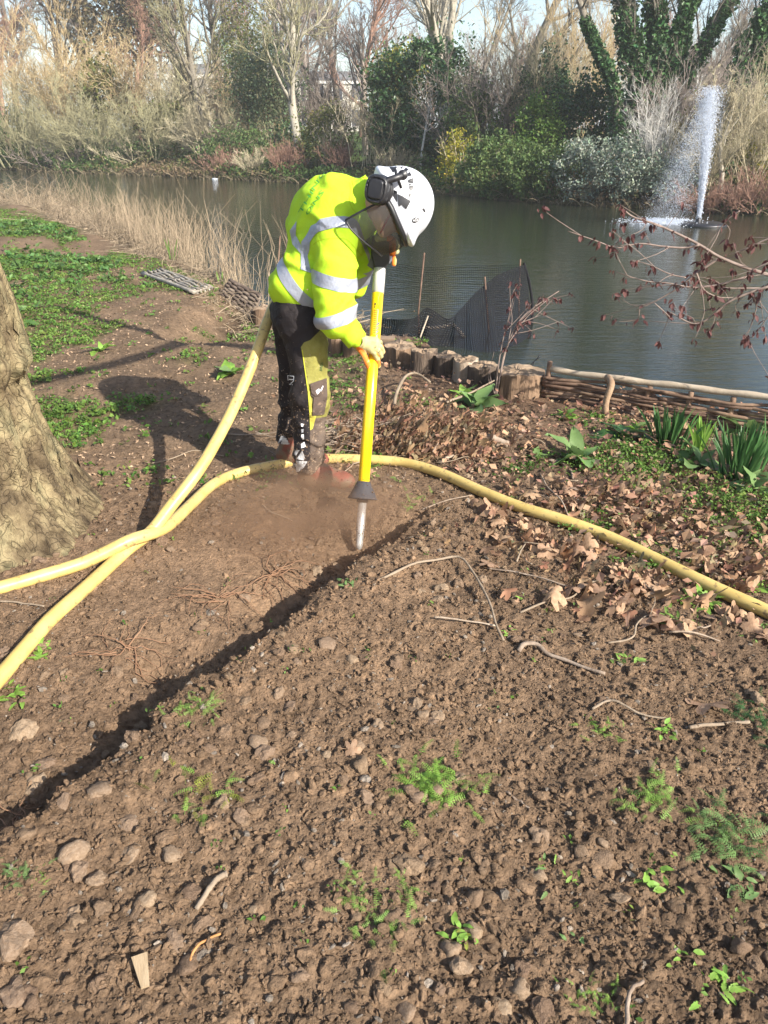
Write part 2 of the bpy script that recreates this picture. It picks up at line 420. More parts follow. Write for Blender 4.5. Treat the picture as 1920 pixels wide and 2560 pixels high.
mat_ground, nt, b = nodes('earth')
c = attr(nt, 'gcol', 'Color')
f1 = ramp(nt, noise(nt, 34, 9, .68), [(.50, .48, .46), (1.0, 1.0, 1.0), (1.5, 1.46, 1.40)], [.30, .5, .72])
f2 = ramp(nt, noise(nt, 3.2, 5, .6), [(.80, .80, .80), (1.18, 1.16, 1.12)])
c = mixc(nt, mixc(nt, c, f1, 1.0, 'MULTIPLY'), f2, 1.0, 'MULTIPLY')
nt.links.new(c, b.inputs['Base Color']); b.inputs['Roughness'].default_value = .95; b.inputs['Specular IOR Level'].default_value = .12
vo = nt.nodes.new('ShaderNodeTexVoronoi'); vo.inputs['Scale'].default_value = 85
tc = nt.nodes.new('ShaderNodeTexCoord'); nt.links.new(tc.outputs['Object'], vo.inputs['Vector'])
hh = maths(nt, 'ADD', maths(nt, 'MULTIPLY', vo.outputs['Distance'], -.5), noise(nt, 160, 7, .7))
bump(nt, b, hh, .9, .012)

def ground_colour(x, y, z):
    n = fbm(x * 1.6, y * 1.6, seed=61, oct=4)[:, None]; n2 = fbm(x * 5, y * 5, seed=67, oct=3)[:, None]
    soil = np.array([.205, .138, .088]) * (1 + .22 * n + .12 * n2)
    dark = np.array([.135, .092, .062]) * (1 + .25 * n)
    d, al = trench_d(x, y)
    dug = (np.exp(-(np.clip(d, -9, 9) / .28) ** 2) * sstep(0, .5, al))[:, None]
    dusty = np.exp(-(((x + .55) / .75) ** 2 + ((y - 2.45) / .55) ** 2))[:, None]
    c = soil * (1 - .35 * dug) + .35 * dug * np.array([.170, .110, .068])
    c = c * (1 - .55 * dusty) + .55 * dusty * np.array([.235, .155, .098])
    lw = litter_w(x, y)[:, None]; c = c * (1 - lw) + lw * (dark * 1.02 + .03 * np.clip(n2, 0, 1) * np.array([1, .55, .3]))
    far_left = (sstep(3.4, 4.4, y) * sstep(.6, -.4, x))[:, None]
    c = c * (1 - far_left) + far_left * np.array([.180, .124, .080]) * (1 + .30 * n2 + .15 * n)
    far_right = (sstep(4.2, 4.8, y) * sstep(-.2, .4, x))[:, None]
    c = c * (1 - far_right) + far_right * np.array([.165, .105, .068]) * (1 + .25 * n2)
    ww = weed_w(x, y)[:, None]; c = c * (1 - .45 * ww) + .45 * ww * np.array([.085, .095, .030])
    reed = (sstep(-1.6, -.2, y - np.interp(x, NS_X, NS_Y)) * sstep(-1.0, -2.2, x))[:, None]
    c = c * (1 - reed) + reed * np.array([.16, .115, .075]) * (1 + .4 * n2)
    wet = sstep(-.12, -.36, z)[:, None]; c = c * (1 - .6 * wet)
    fb = sstep(-.5, .5, y - np.interp(x, FS_X, FS_Y))[:, None]
    bankc = np.array([.11, .10, .045]) * (1 + .5 * n)
    c = c * (1 - fb) + fb * bankc
    lawn = sstep(3.5, 7, y - np.interp(x, FS_X, FS_Y))[:, None]
    c = c * (1 - lawn) + lawn * np.array([.075, .115, .03]) * (1 + .2 * n)
    return np.clip(c, .004, 1)

ys = [-300, -120, -50, -22, -10, -5, -2.5, -1.2, -.5, 0, .25]
y_ = .4
while y_ < 8: ys.append(y_); y_ += .0056 * y_ + .0022
while y_ < 700: ys.append(y_); y_ *= 1.026
ys = np.array(ys)
si = np.linspace(-1, 1, 431); so_ = np.array([1.04, 1.1, 1.2, 1.4, 1.8, 2.6, 4.5, 9, 20, 60, 200, 500])
ss = np.concatenate([-so_[::-1], si, so_])
W = 1.0 + .66 * np.clip(ys, .3, None)
GX = np.clip(ss[None] * W[:, None], -900, 900); GY = np.broadcast_to(ys[:, None], GX.shape)
gx, gy = GX.ravel(), GY.ravel()
gz = hgt(gx, gy, True)
idx = np.arange(gx.size).reshape(GX.shape)
GQ = np.stack([idx[:-1, :-1], idx[:-1, 1:], idx[1:, 1:], idx[1:, :-1]], -1).reshape(-1, 4)
ground = obj('ground', (np.stack([gx, gy, gz], 1), GQ, None), mat_ground, smooth=True, attrs={'gcol': ground_colour(gx, gy, gz)})
tag(ground, kind='structure')

# the lake
mat_water, nt, b = nodes('pond_water')
b.inputs['Base Color'].default_value = (.020, .024, .014, 1); b.inputs['Roughness'].default_value = .025
b.inputs['IOR'].default_value = 1.45; b.inputs['Specular IOR Level'].default_value = .5
w1 = noise(nt, 1.0, 3, .55, stretch=(2.2, 9.0, 1), dist=.4)
w2 = noise(nt, 1.0, 4, .6, stretch=(9, 26, 1), dist=.3)
hh = maths(nt, 'ADD', maths(nt, 'MULTIPLY', w1, 1.0), maths(nt, 'MULTIPLY', w2, .28))
bump(nt, b, hh, 1.0, .0085)
lake = obj('lake_water', ([[-90, 1.5, WATER_Z], [90, 1.5, WATER_Z], [90, 130, WATER_Z], [-90, 130, WATER_Z]], [[0, 1, 2, 3]], None), mat_water)
tag(lake, kind='structure')
# ------------------------------------------------------------------ materials for the worker and his tool
def fabric(name, base, rough=.85, weave=900, wr=26, amt=.35, extra=None, spec=.2):
    m, nt, b = nodes(name)
    c = ramp(nt, noise(nt, 7, 6, .6), [tuple(.86 * v for v in base), base, tuple(min(1, 1.05 * v) for v in base)])
    if extra: c = extra(nt, c)
    nt.links.new(c, b.inputs['Base Color']); b.inputs['Roughness'].default_value = rough; b.inputs['Specular IOR Level'].default_value = spec
    h = maths(nt, 'ADD', maths(nt, 'MULTIPLY', noise(nt, wr, 4, .5, dist=.8), 1.0), maths(nt, 'MULTIPLY', noise(nt, weave, 2, .5), .06))
    bump(nt, b, h, amt, .012); return m
def speckle(colour, scale, lo, hi):
    def f(nt, c):
        mr = nt.nodes.new('ShaderNodeMapRange'); mr.inputs[1].default_value = lo; mr.inputs[2].default_value = hi
        nt.links.new(noise(nt, scale, 4, .6), mr.inputs[0]); return mixc(nt, c, colour, mr.outputs[0])
    return f
m_hivis = fabric('hi_vis_fleece', (.47, .73, .030), extra=speckle((.30, .42, .02), 16, .68, .95), wr=13, amt=.6)
m_tape = M('reflective_tape', [(.27, .29, .345), (.36, .38, .435)], 9, .42, .5, .5, 45, .008, metal=.2)
m_black = fabric('black_work_cloth', (.022, .018, .019), extra=speckle((.24, .17, .115), 60, .665, .70), wr=18, amt=.55)
m_dusty = fabric('dusty_grey_cloth', (.085, .062, .050), extra=speckle((.20, .14, .10), 40, .60, .72), wr=18, amt=.5)
m_olive = fabric('yellow_olive_cloth', (.42, .38, .062), extra=speckle((.16, .13, .035), 34, .66, .74), wr=20, amt=.5)
m_skin = M('skin', [(.50, .25, .17), (.60, .33, .23)], 20, .55, .4, .2, 120, .002)
m_glove = M('glove_knit', [(.50, .46, .20), (.64, .60, .30)], 60, .9, .2, .5, 300, .003, dirt=(.16, .14, .06), dscale=45, dpos=.60)
m_latex = M('orange_latex', [(.78, .17, .018), (.90, .27, .035)], 30, .55, .4, .5, 180, .003)
m_boot = M('red_brown_leather', [(.13, .038, .026), (.25, .068, .045)], 24, .6, .35, .5, 90, .003, dirt=(.17, .112, .07), dscale=14, dpos=.43)
m_sole = M('boot_sole', [(.05, .035, .028), (.13, .09, .06)], 30, .9, .2, .4)
m_white = M('white_helmet_shell', [(.56, .575, .61), (.64, .65, .68)], 6, .30, .5, .05, 30, .002, dirt=(.55, .50, .45), dscale=14, dpos=.70)
m_gasket = M('black_plastic', [(.012, .012, .014), (.025, .025, .028)], 30, .42, .5, .2, 120, .002)
m_badge = M('pale_print', [(.75, .76, .78)], 10, .5, .3, 0)
m_green = M('green_print', [(.07, .32, .05), (.11, .42, .06)], 60, .8, .2, 0)
m_dgreen = M('dark_print', [(.012, .05, .02), (.02, .07, .03)], 60, .8, .2, 0)
m_reflect = M('worn_grey_patch', [(.36, .36, .36), (.58, .58, .57)], 30, .6, .4, .4, 60, .004, dirt=(.06, .05, .045), dscale=40, dpos=.52)
mv, nt, b = nodes('mesh_visor')
b.inputs['Base Color'].default_value = (.03, .03, .028, 1); b.inputs['Roughness'].default_value = .5
tr = nt.nodes.new('ShaderNodeBsdfTransparent'); mx = nt.nodes.new('ShaderNodeMixShader'); mx.inputs[0].default_value = .60
nt.links.new(tr.outputs[0], mx.inputs[1]); nt.links.new(b.outputs[0], mx.inputs[2]); nt.links.new(mx.outputs[0], nt.nodes['Material Output'].inputs[0])
m_visor = mv

# ------------------------------------------------------------------ the worker: joints
pel = pp(752, 742, 3.60); chest = pp(842, 560, 3.67)
shR = pp(838, 590, 3.48); elR = pp(838, 782, 3.36); wrR = pp(893, 853, 3.325)
shL = pp(925, 545, 3.86); elL = pp(872, 708, 3.84); wrL = pp(948, 612, 3.69)
hipR = pp(762, 800, 3.53); knR = pp(776, 985, 3.45); anR = pp(772, 1168, 3.42)
hipL = pp(738, 800, 3.69); knL = pp(735, 985, 3.76); anL = pp(714, 1125, 3.78)
nk = pp(928, 492, 3.60)
spine = nrm(chest - pel); lat = nrm(shL - shR); lat = nrm(lat - spine * (lat @ spine)); dep = np.cross(spine, lat)
AX = np.stack([lat, spine, dep])

def sd_torso(p, g=0.0):
    d = s_ell(p, chest - dep * .0 + spine * .01, AX, (.205 - g, .185 - g, .142 - g))
    d = smin(d, s_ell(p, (pel + chest) / 2 - spine * .02, AX, (.185 - g, .19 - g, .140 - g)), .10)
    d = smin(d, s_ell(p, pel + spine * .02, AX, (.180 - g, .13 - g, .138 - g)), .08)
    d = smin(d, s_ell(p, pp(806, 548, 3.74), np.eye(3), (.150 - g, .17 - g, .165 - g)), .11)
    d = smin(d, s_cap(p, chest + spine * .04 + lat * .10, shL, .105 - g, .085 - g), .07)
    d = smin(d, s_cap(p, chest + spine * .02 - lat * .10, shR, .110 - g, .092 - g), .07)
    return d
def sd_armR(p, g=0.0):
    d = smin(s_cap(p, shR, elR, .093 - g, .082 - g), s_cap(p, elR, wrR + (elR - wrR) * .14, .079 - g, .050 - g), .04)
    return smin(d, s_ell(p, elR + (wrR - elR) * .22 + np.array([-.012, -.02, -.01]), np.eye(3), (.085 - g, .082 - g, .072 - g)), .03)
def sd_armL(p, g=0.0):
    return smin(s_cap(p, shL, elL, .088 - g, .075 - g), s_cap(p, elL, wrL + (elL - wrL) * .2, .072 - g, .050 - g), .04)
def folds(p):
    q = p @ AX.T
    a = vnoise(q[:, 0] * 5 + q[:, 1] * 2, q[:, 1] * 11, q[:, 2] * 6, seed=71)
    b_ = vnoise(q[:, 0] * 13 + 3, q[:, 1] * 22, q[:, 2] * 13, seed=73)
    rg_ = vnoise(q[:, 0] * 4 + q[:, 1] * 3, q[:, 1] * 8 - q[:, 0] * 3, q[:, 2] * 4, seed=77)
    low = sstep(.18, -.12, (p - pel) @ spine)
    el = np.exp(-(np.linalg.norm(p - elR - np.array([.03, 0, -.02]), axis=1) / .13) ** 2)
    zz = (p - elR) @ nrm(np.array([.55, 0, -.83]))
    return .008 * a + .005 * b_ - .010 * sstep(.62, 1.0, 1 - np.abs(rg_)) + .013 * low * vnoise(q[:, 0] * 4, q[:, 1] * 17 + q[:, 0] * 5, q[:, 2] * 4, seed=74) \
        + el * .012 * np.sin(zz * 95 + 2.2 * vnoise(p[:, 0] * 9, p[:, 1] * 9, p[:, 2] * 9, seed=75))
def sd_shirt(p):
    d = smin(sd_torso(p), sd_armR(p), .022)
    d = smin(d, sd_armL(p), .05)
    d = smin(d, s_cap(p, nk - spine * .06, nk + spine * .012, .094, .080), .05)
    # cut off at the hem, a little below the waist
    return np.maximum(d + folds(p), -((p - pel) @ spine) - .105)
def sd_neckhole(p): return s_cap(p, nk + spine * .01, nk + spine * .2, .066, .066)

# ---- body (one continuous figure under the clothes; the face looks down through the visor)
O_ = pp(993, 512, 3.47)                                    # centre of the helmet rim
fw = nrm(pp(1046, 600, 3.455) - pp(946, 428, 3.485)); up_ = np.array([.86, .05, .5]); up_ = nrm(up_ - fw * (up_ @ fw)); rt = np.cross(fw, up_)
HX = np.stack([fw, rt, up_])
HS = .94                                                   # size of the head
def hp(f, r, u): return O_ + (fw * f + rt * r + up_ * u) * HS
def he(p, c, ax, r): return s_ell(p, c, ax, np.asarray(r) * HS)
def sd_head(p):
    d = he(p, hp(-.005, 0, .03), HX, (.098, .076, .105))
    d = smin(d, he(p, hp(.022, 0, -.055), HX, (.070, .060, .082)), .04)
    d = smin(d, s_cap(p, hp(.085, 0, -.005), hp(.108, 0, -.045), .011, .017), .014)          # nose
    d = smin(d, he(p, hp(.072, 0, -.085), HX, (.022, .030, .010)), .010)                   # mouth
    d = smin(d, he(p, hp(.066, 0, -.118), HX, (.026, .030, .022)), .02)                    # chin
    for s in (-1, 1):
        d = smin(d, he(p, hp(.078, s * .034, .008), HX, (.018, .026, .009)), .01)          # brow
        d = smin(d, he(p, hp(-.008, s * .078, -.02), HX, (.020, .009, .032)), .008)        # ear
        d = -smin(-d, he(p, hp(.098, s * .033, -.014), HX, (.012, .018, .010)), .008)      # eye socket
        d = np.minimum(d, he(p, hp(.082, s * .032, -.014), HX, (.012, .013, .011)))        # eye
    return d
def sd_body(p):
    d = smin(sd_torso(p, .022), smin(sd_armR(p, .022), sd_armL(p, .022), .04), .04)
    d = smin(d, s_cap(p, nk - spine * .04, hp(-.02, 0, -.06), .062, .056), .03)
    d = smin(d, sd_head(p), .02)
    for h_, k_, a_ in ((hipR, knR, anR), (hipL, knL, anL)):
        d = smin(d, smin(s_cap(p, h_, k_, .080, .058), s_cap(p, k_, a_, .056, .040), .03), .05)
    return d
V, Q, T = surf(sd_body, [-.85, 3.15, .04], [.35, 4.15, 1.62], .011)
person = obj('person', (V, Q, None), m_skin, smooth=True, origin=np.array([-.42, 3.55, .02]))
tag(person, 'bent-over worker in a yellow hi-vis top and white helmet digging with a lance', 'person')
PO = np.array(person.location)

def shirt_f(p): return np.maximum(sd_shirt(p), -sd_neckhole(p))
V, Q, _ = surf(shirt_f, [-.80, 3.14, .60], [.30, 4.12, 1.62], .0075)
shirt = obj('sweatshirt', (V, Q, None), m_hivis, person, True)

def band(name, geo, planes, keep=None, off=.0032, mat=m_tape, parent=None):
    """strip of tape: the garment's own surface cut by planes, lifted off and given an edge"""
    V, Q, _ = geo; V = np.array(V)
    bm = bmesh.new(); N = sgrad(sd_shirt, V, .004)
    c = V[Q].mean(1); m = np.ones(len(Q), bool)
    for (pt, n) in planes: m &= ((c - pt) @ n) > -.02
    if keep is not None: m &= keep(c)
    Qk = Q[m]; us, inv = np.unique(Qk, return_inverse=True); Qk = inv.reshape(-1, 4)
    vs = [bm.verts.new(v) for v in (V[us] + N[us] * off)]
    for q in Qk:
        try: bm.faces.new([vs[i] for i in q])
        except ValueError: pass
    for pt, n in planes:
        bmesh.ops.bisect_plane(bm, geom=bm.verts[:] + bm.edges[:] + bm.faces[:], plane_co=Vector(pt), plane_no=Vector(n), clear_inner=True)
    for v in bm.verts: v.co -= Vector(PO)
    for f in bm.faces: f.smooth = True
    me = bpy.data.meshes.new(name); bm.to_mesh(me); bm.free(); me.materials.append(mat)
    return link(name, me, parent)
SG = (V, Q, None)
def between(a, n, w): n = nrm(n); return [(np.asarray(a) - n * w / 2, n), (np.asarray(a) + n * w / 2, -n)]
onarmR = lambda p: (sd_armR(p) < sd_torso(p) - .012) & (sd_armR(p) < .03)
notarm = lambda p: ~onarmR(p) & (sd_armL(p) > sd_torso(p) + .02)
ax1 = nrm(elR - shR)
band('reflective_band', SG, between(shR + (elR - shR) * .50, ax1 + np.array([-.10, 0, 0]), .052), lambda p: sd_armR(p) < .025 , parent=shirt) if False else None
band('reflective_band', SG, between(pp(845, 706, 3.36), np.array([-.20, 0, -1.0]), .054), lambda p: onarmR(p) & (p[:, 1] < 3.6), parent=shirt)
band('reflective_band', SG, between(pp(850, 790, 3.33), np.array([.28, 0, -1.0]), .052), lambda p: onarmR(p) & (p[:, 1] < 3.6), parent=shirt)
band('reflective_band', SG, between(pp(895, 708, 3.78), np.array([.35, 0, -1.0]), .050), lambda p: (sd_armL(p) < .03) & (sd_torso(p) > .01) & (p[:, 1] > 3.6), parent=shirt)
hn = nrm(np.array([.72, -.12, .66]))
band('reflective_band', SG, between(pp(742, 710, 3.50), hn, .052), notarm, parent=shirt)
band('reflective_band', SG, between(shL - lat * .05, lat, .050), lambda p: ((p - pel) @ spine > .235) & (sd_armR(p) > .03), parent=shirt)
# ribbed cuff and hem
cu = nrm(wrR - elR)
obj('cuff', lathe([(0, .050), (.05, .0545), (.5, .052), (.95, .050), (1, .042)], wrR - cu * .075, wrR + cu * .004, 24), m_hivis, shirt, True, origin=PO)
def proj(P):                               # photograph coordinates of a point
    x = P[:, 0]; y = P[:, 1]; z = P[:, 2] - CAM_H
    w = y * CT - z * ST
    return 960 + FPX * x / w, 1280 - FPX * (y * ST + z * CT) / w
def poly_sd(px, py, poly):                 # signed distance to a polygon, positive inside
    poly = np.asarray(poly, float); d = np.full(px.shape, 1e9); ins = np.zeros(px.shape, bool)
    for a, b in zip(poly, np.roll(poly, -1, 0)):
        e = b - a; h = np.clip(((px - a[0]) * e[0] + (py - a[1]) * e[1]) / (e @ e), 0, 1)
        d = np.minimum(d, np.hypot(px - a[0] - h * e[0], py - a[1] - h * e[1]))
        c = ((a[1] > py) != (b[1] > py)) & (px < (b[0] - a[0]) * (py - a[1]) / (b[1] - a[1] + 1e-12) + a[0])
        ins ^= c
    return np.where(ins, d, -d)
CAMP = np.array([0, 0, CAM_H])
def cutgrid(bm, step):
    xs = [v.co.x for v in bm.verts]; ys_ = [v.co.y for v in bm.verts]
    for ax, lo, hi in ((0, min(xs), max(xs)), (1, min(ys_), max(ys_))):
        k = int((hi - lo) / step)
        for i in range(1, k + 1):
            co = [0, 0, 0]; co[ax] = lo + (hi - lo) * i / (k + 1); no = [0, 0, 0]; no[ax] = 1
            bmesh.ops.bisect_plane(bm, geom=bm.verts[:] + bm.edges[:] + bm.faces[:], plane_co=co, plane_no=no)
def lay(name, bm, f, mat, parent, origin, off=.002, start=2.4, thick=0, step=8):
    """flat shape drawn in the photograph's plane, laid on the surface f"""
    cutgrid(bm, step)
    P = np.array([v.co[:] for v in bm.verts]); D = np.stack([(P[:, 0] - 960) / FPX, CT + (1280 - P[:, 1]) / FPX * ST, -ST + (1280 - P[:, 1]) / FPX * CT], 1)
    D = nrm(D); t = np.full(len(P), start)
    for _ in range(90): t += np.clip(f(CAMP + D * t[:, None]) - off, -.01, .06) * .75
    bad = np.abs(f(CAMP + D * t[:, None]) - off) > .012
    W_ = CAMP + D * t[:, None] - np.asarray(origin)
    for v, w in zip(bm.verts, W_): v.co = w
    bmesh.ops.delete(bm, geom=[v for v, k_ in zip(bm.verts[:], bad) if k_], context='VERTS')
    bmesh.ops.recalc_face_normals(bm, faces=bm.faces[:])
    if thick:
        n = sum((fc.normal for fc in bm.faces), Vector())
        if len(bm.faces) and n.dot(Vector(W_.mean(0) + np.asarray(origin) - CAMP)) > 0: bmesh.ops.reverse_faces(bm, faces=bm.faces[:])
        bmesh.ops.solidify(bm, geom=bm.faces[:], thickness=thick)
    me = bpy.data.meshes.new(name); bm.to_mesh(me); bm.free(); me.materials.append(mat)
    return link(name, me, parent)
def decal(name, poly, f, mat, parent, origin, **k):
    bm = bmesh.new()
    for pl in (poly if isinstance(poly[0][0], (tuple, list)) else [poly]):
        bm.faces.new([bm.verts.new((p[0], p[1], 0)) for p in pl])
    bmesh.ops.triangulate(bm, faces=bm.faces[:])
    return lay(name, bm, f, mat, parent, origin, **k)
def stroke(pts, w, close=False):           # thin polygons along a line
    out = []; pts = list(pts) + ([pts[0]] if close else [])
    for a, b in zip(pts[:-1], pts[1:]):
        d = np.array(b, float) - a; n = np.array([-d[1], d[0]]) / (np.hypot(*d) + 1e-9) * w / 2
        out.append([tuple(np.array(a) + n), tuple(np.array(b) + n), tuple(np.array(b) - n), tuple(np.array(a) - n)])
    return out
def lettering(name, text, o, e1, e2, f, mat, parent, origin, **k):
    cu_ = bpy.data.curves.new(name, 'FONT'); cu_.body = text; cu_.size = 1.0; cu_.resolution_u = 2
    ob = bpy.data.objects.new(name, cu_); col.objects.link(ob)
    dg = bpy.context.evaluated_depsgraph_get(); dg.update()
    me = bpy.data.meshes.new_from_object(ob.evaluated_get(dg)); bm = bmesh.new(); bm.from_mesh(me)
    bpy.data.objects.remove(ob); bpy.data.curves.remove(cu_); bpy.data.meshes.remove(me)
    for v in bm.verts:
        q = np.array(o, float) + np.array(e1) * v.co.x + np.array(e2) * v.co.y; v.co = (q[0], q[1], 0)
    return lay(name, bm, f, mat, parent, origin, **k)

def sc1(pts): return [(740 + x / 7.54, 440 + y / 7.54) for x, y in pts]
decal('reflective_band', [sc1([(90, 1508), (100, 1240), (170, 1150), (230, 1050), (280, 940), (380, 890), (420, 1050), (360, 1100), (300, 1180), (260, 1250), (250, 1400), (215, 1508)]) + [(772, 700), (778, 678), (777, 640)][:0],
    sc1([(380, 890), (450, 810), (560, 785), (700, 760), (900, 755), (1040, 775), (1130, 820), (1190, 900), (1090, 1020), (1040, 990), (900, 970), (760, 965), (600, 1000), (420, 1050)]),
    sc1([(1190, 900), (1330, 1310), (1400, 1500), (1380, 1640), (1340, 1508), (1230, 1250), (1090, 1020)]),
    [(752, 640), (768.5, 640), (778, 681), (779, 683), (752, 673)]], shirt_f, m_tape, shirt, PO, off=.003, step=8)
decal('reflective_band', [(724, 577), (741, 553), (739, 588), (752, 612), (752, 634), (731, 611)], shirt_f, m_tape, shirt, PO, off=.003, step=8)
lettering('back_lettering', 'THINGS', (752, 537), (33 * .62, -58 * .62), (-11, -9), shirt_f, m_green, shirt, PO, off=.0045, step=12)
lettering('back_lettering', 'ONS', (768, 541), (21, -30), (-9.5, -10), shirt_f, m_green, shirt, PO, off=.0045, step=12)
obj('hem_rib', cat_geo([]), m_hivis, shirt) if False else None
for ln in ([(880, 452), (884, 470), (880, 495), (886, 515)], [(874, 456), (877, 475), (874, 498), (880, 520), (896, 538)], [(783, 612), (800, 600), (830, 596), (860, 597), (874, 604), (905, 640)]):
    decal('seam', stroke(spline([(*p, 0) for p in ln], 12)[:, :2].tolist(), 1.6), shirt_f, M('seam_thread', [(.42, .56, .02)], 9, .9, .1, 0), shirt, PO, off=.0012)

# ------------------------------------------------------------------ trousers, boots
def sd_trs(p):
    r = np.minimum(0, 0)
    d1 = smin(s_cap(p, hipR + np.array([.0, 0, .02]), knR, .108, .084), s_cap(p, knR, anR + np.array([0, 0, .03]), .083, .074), .06)
    d2 = smin(s_cap(p, hipL + np.array([-.005, 0, .02]), knL + np.array([.012, 0, 0]), .105, .078), s_cap(p, knL + np.array([.012, 0, 0]), anL + np.array([.008, 0, .03]), .074, .064), .06)
    d = smin(d1, d2, .03)
    d = smin(d, s_ell(p, (hipR + hipL) / 2 + np.array([-.005, 0, .05]), np.eye(3), (.118, .180, .13)), .07)
    a = vnoise(p[:, 0] * 9, p[:, 1] * 9, p[:, 2] * 16 + p[:, 0] * 14, seed=81); c = vnoise(p[:, 0] * 20, p[:, 1] * 20, p[:, 2] * 38 - p[:, 0] * 24, seed=83)
    low = sstep(.55, .3, p[:, 2]) * sstep(.07, .16, p[:, 2]); kn = np.exp(-((p[:, 2] - knR[2]) / .14) ** 2)
    d = d - .005 * a - (.0045 + .003 * low + .004 * kn) * c - .006 * low * np.sin(p[:, 2] * 62 + 3 * a + p[:, 0] * 12) * sstep(.42, .2, p[:, 2])
    d = np.maximum(d, -(p[:, 2] - .085 + .22 * (p[:, 0] - anR[0])))
    return np.maximum(d, (p[:, 2] - pel[2] - .06))
V, Q, _ = surf(sd_trs, [-.72, 3.22, .04], [-.12, 3.98, 1.02], .0065)
px, py = proj(V)
front_poly = [(752, 868), (760, 856), (776, 850), (804, 822), (805, 770), (900, 770), (900, 1240), (740, 1240), (776, 1160), (775, 1060), (770, 985), (763, 925)]
fr = poly_sd(px, py, front_poly); fr = np.where(V[:, 1] > 3.63, -6, fr)
lower = poly_sd(px, py, [(700, 1300), (950, 1300), (950, 1010), (830, 1040), (788, 1046), (776, 1068), (700, 1068)])
mt, nt, b = nodes('chainsaw_trouser_cloth')
def step01(nt, v, w=.6):
    mr = nt.nodes.new('ShaderNodeMapRange'); mr.inputs[1].default_value = -w; mr.inputs[2].default_value = w; nt.links.new(v, mr.inputs[0]); return mr.outputs[0]
blk = ramp(nt, noise(nt, 9, 6), [(.016, .013, .014), (.032, .026, .026)])
olv = ramp(nt, noise(nt, 12, 7, .65), [(.135, .125, .030), (.215, .20, .048), (.26, .245, .068)], [.3, .5, .7])
dst = ramp(nt, noise(nt, 14, 7, .65), [(.060, .044, .036), (.105, .078, .060), (.15, .11, .08)], [.3, .5, .7])
c = mixc(nt, blk, mixc(nt, olv, dst, step01(nt, attr(nt, 'lower'))), step01(nt, attr(nt, 'front')))
tcn = nt.nodes.new('ShaderNodeTexCoord'); sx = nt.nodes.new('ShaderNodeSeparateXYZ'); nt.links.new(tcn.outputs['Object'], sx.inputs[0])
low = nt.nodes.new('ShaderNodeMapRange'); low.inputs[1].default_value = .75; low.inputs[2].default_value = .05; low.inputs[3].default_value = .70; low.inputs[4].default_value = .57
nt.links.new(sx.outputs[2], low.inputs[0])
sp = maths(nt, 'GREATER_THAN', noise(nt, 75, 4, .6), low.outputs[0])
c = mixc(nt, c, (.27, .20, .14), sp)
nt.links.new(c, b.inputs['Base Color']); b.inputs['Roughness'].default_value = .82; b.inputs['Specular IOR Level'].default_value = .25
bump(nt, b, maths(nt, 'ADD', noise(nt, 24, 5, .55, dist=1.0), maths(nt, 'MULTIPLY', noise(nt, 700, 2), .05)), .6, .014)
trousers = obj('trousers', (V, Q, None), mt, person, True, attrs={'front': fr, 'lower': lower})
def sc6(pts): return [(660 + x / 7.375, 760 + y / 7.375) for x, y in pts]
def sc5(pts): return [(660 + x / 5.53, 1050 + y / 5.53) for x, y in pts]
decal('knee_pocket', sc6([(850, 1470), (1158, 1372), (1172, 1700), (1112, 2040), (895, 2062), (918, 1720), (868, 1690)]), sd_trs, m_dusty, trousers, PO, off=.008, thick=.007, step=7)
decal('pocket_flap', sc6([(850, 1468), (1158, 1370), (1166, 1560), (1050, 1690), (950, 1700), (880, 1650)]), sd_trs, m_dusty, trousers, PO, off=.013, thick=.004, step=7)
decal('chevron', [sc6([(955, 1600), (1010, 1560), (1050, 1590), (985, 1670)]), sc6([(1040, 1590), (1085, 1500), (1095, 1520), (1060, 1610)])], sd_trs, m_badge, trousers, PO, off=.0145)
decal('seam_piping', stroke(sc6([(705, 845), (760, 1230), (795, 1480), (815, 1620), (835, 1900), (848, 2060)]), 2.2), sd_trs, M('yellow_piping', [(.40, .42, .03), (.56, .56, .06)], 40, .8, .2, .2), trousers, PO, off=.003)
decal('side_gusset', sc6([(800, 1490), (842, 1480), (880, 1850), (895, 2062), (965, 2055), (900, 2300), (850, 2330), (838, 2000)]), sd_trs, m_olive, trousers, PO, off=.003)
decal('shield_print', stroke(sc6([(435, 1320), (550, 1332), (545, 1420), (490, 1468), (445, 1410)]), 1.5, True) + stroke(sc6([(460, 1390), (540, 1395)]), 2.2) + stroke(sc6([(465, 1478), (525, 1490)]), 1.6), sd_trs, m_badge, trousers, PO, off=.0025)
lettering('thigh_print', 'BREA', sc6([(1070, 1245)])[0], (1.2, -9.5), (-9.0, -3.4), sd_trs, m_dgreen, trousers, PO, off=.0022)
for pl in ([(415, 470), (430, 420), (490, 420), (440, 490)], [(450, 540), (525, 430), (560, 520), (550, 560)], [(405, 565), (600, 575), (550, 660), (470, 720), (415, 705)],
           [(190, 330), (235, 220), (290, 225), (355, 330), (330, 375), (215, 370)]):
    decal('reflective_patch', sc5(pl), sd_trs, m_reflect, trousers, PO, off=.004, thick=.002)
for pl in ([(510, 50), (545, 55), (540, 95), (515, 90)], [(512, 130), (548, 125), (545, 170), (515, 175)], [(515, 200), (550, 195), (555, 265), (535, 275), (512, 240)], [(512, 330), (560, 300), (575, 370), (515, 390)]):
    decal('reflective_dash', sc5(pl), sd_trs, m_badge, trousers, PO, off=.003)

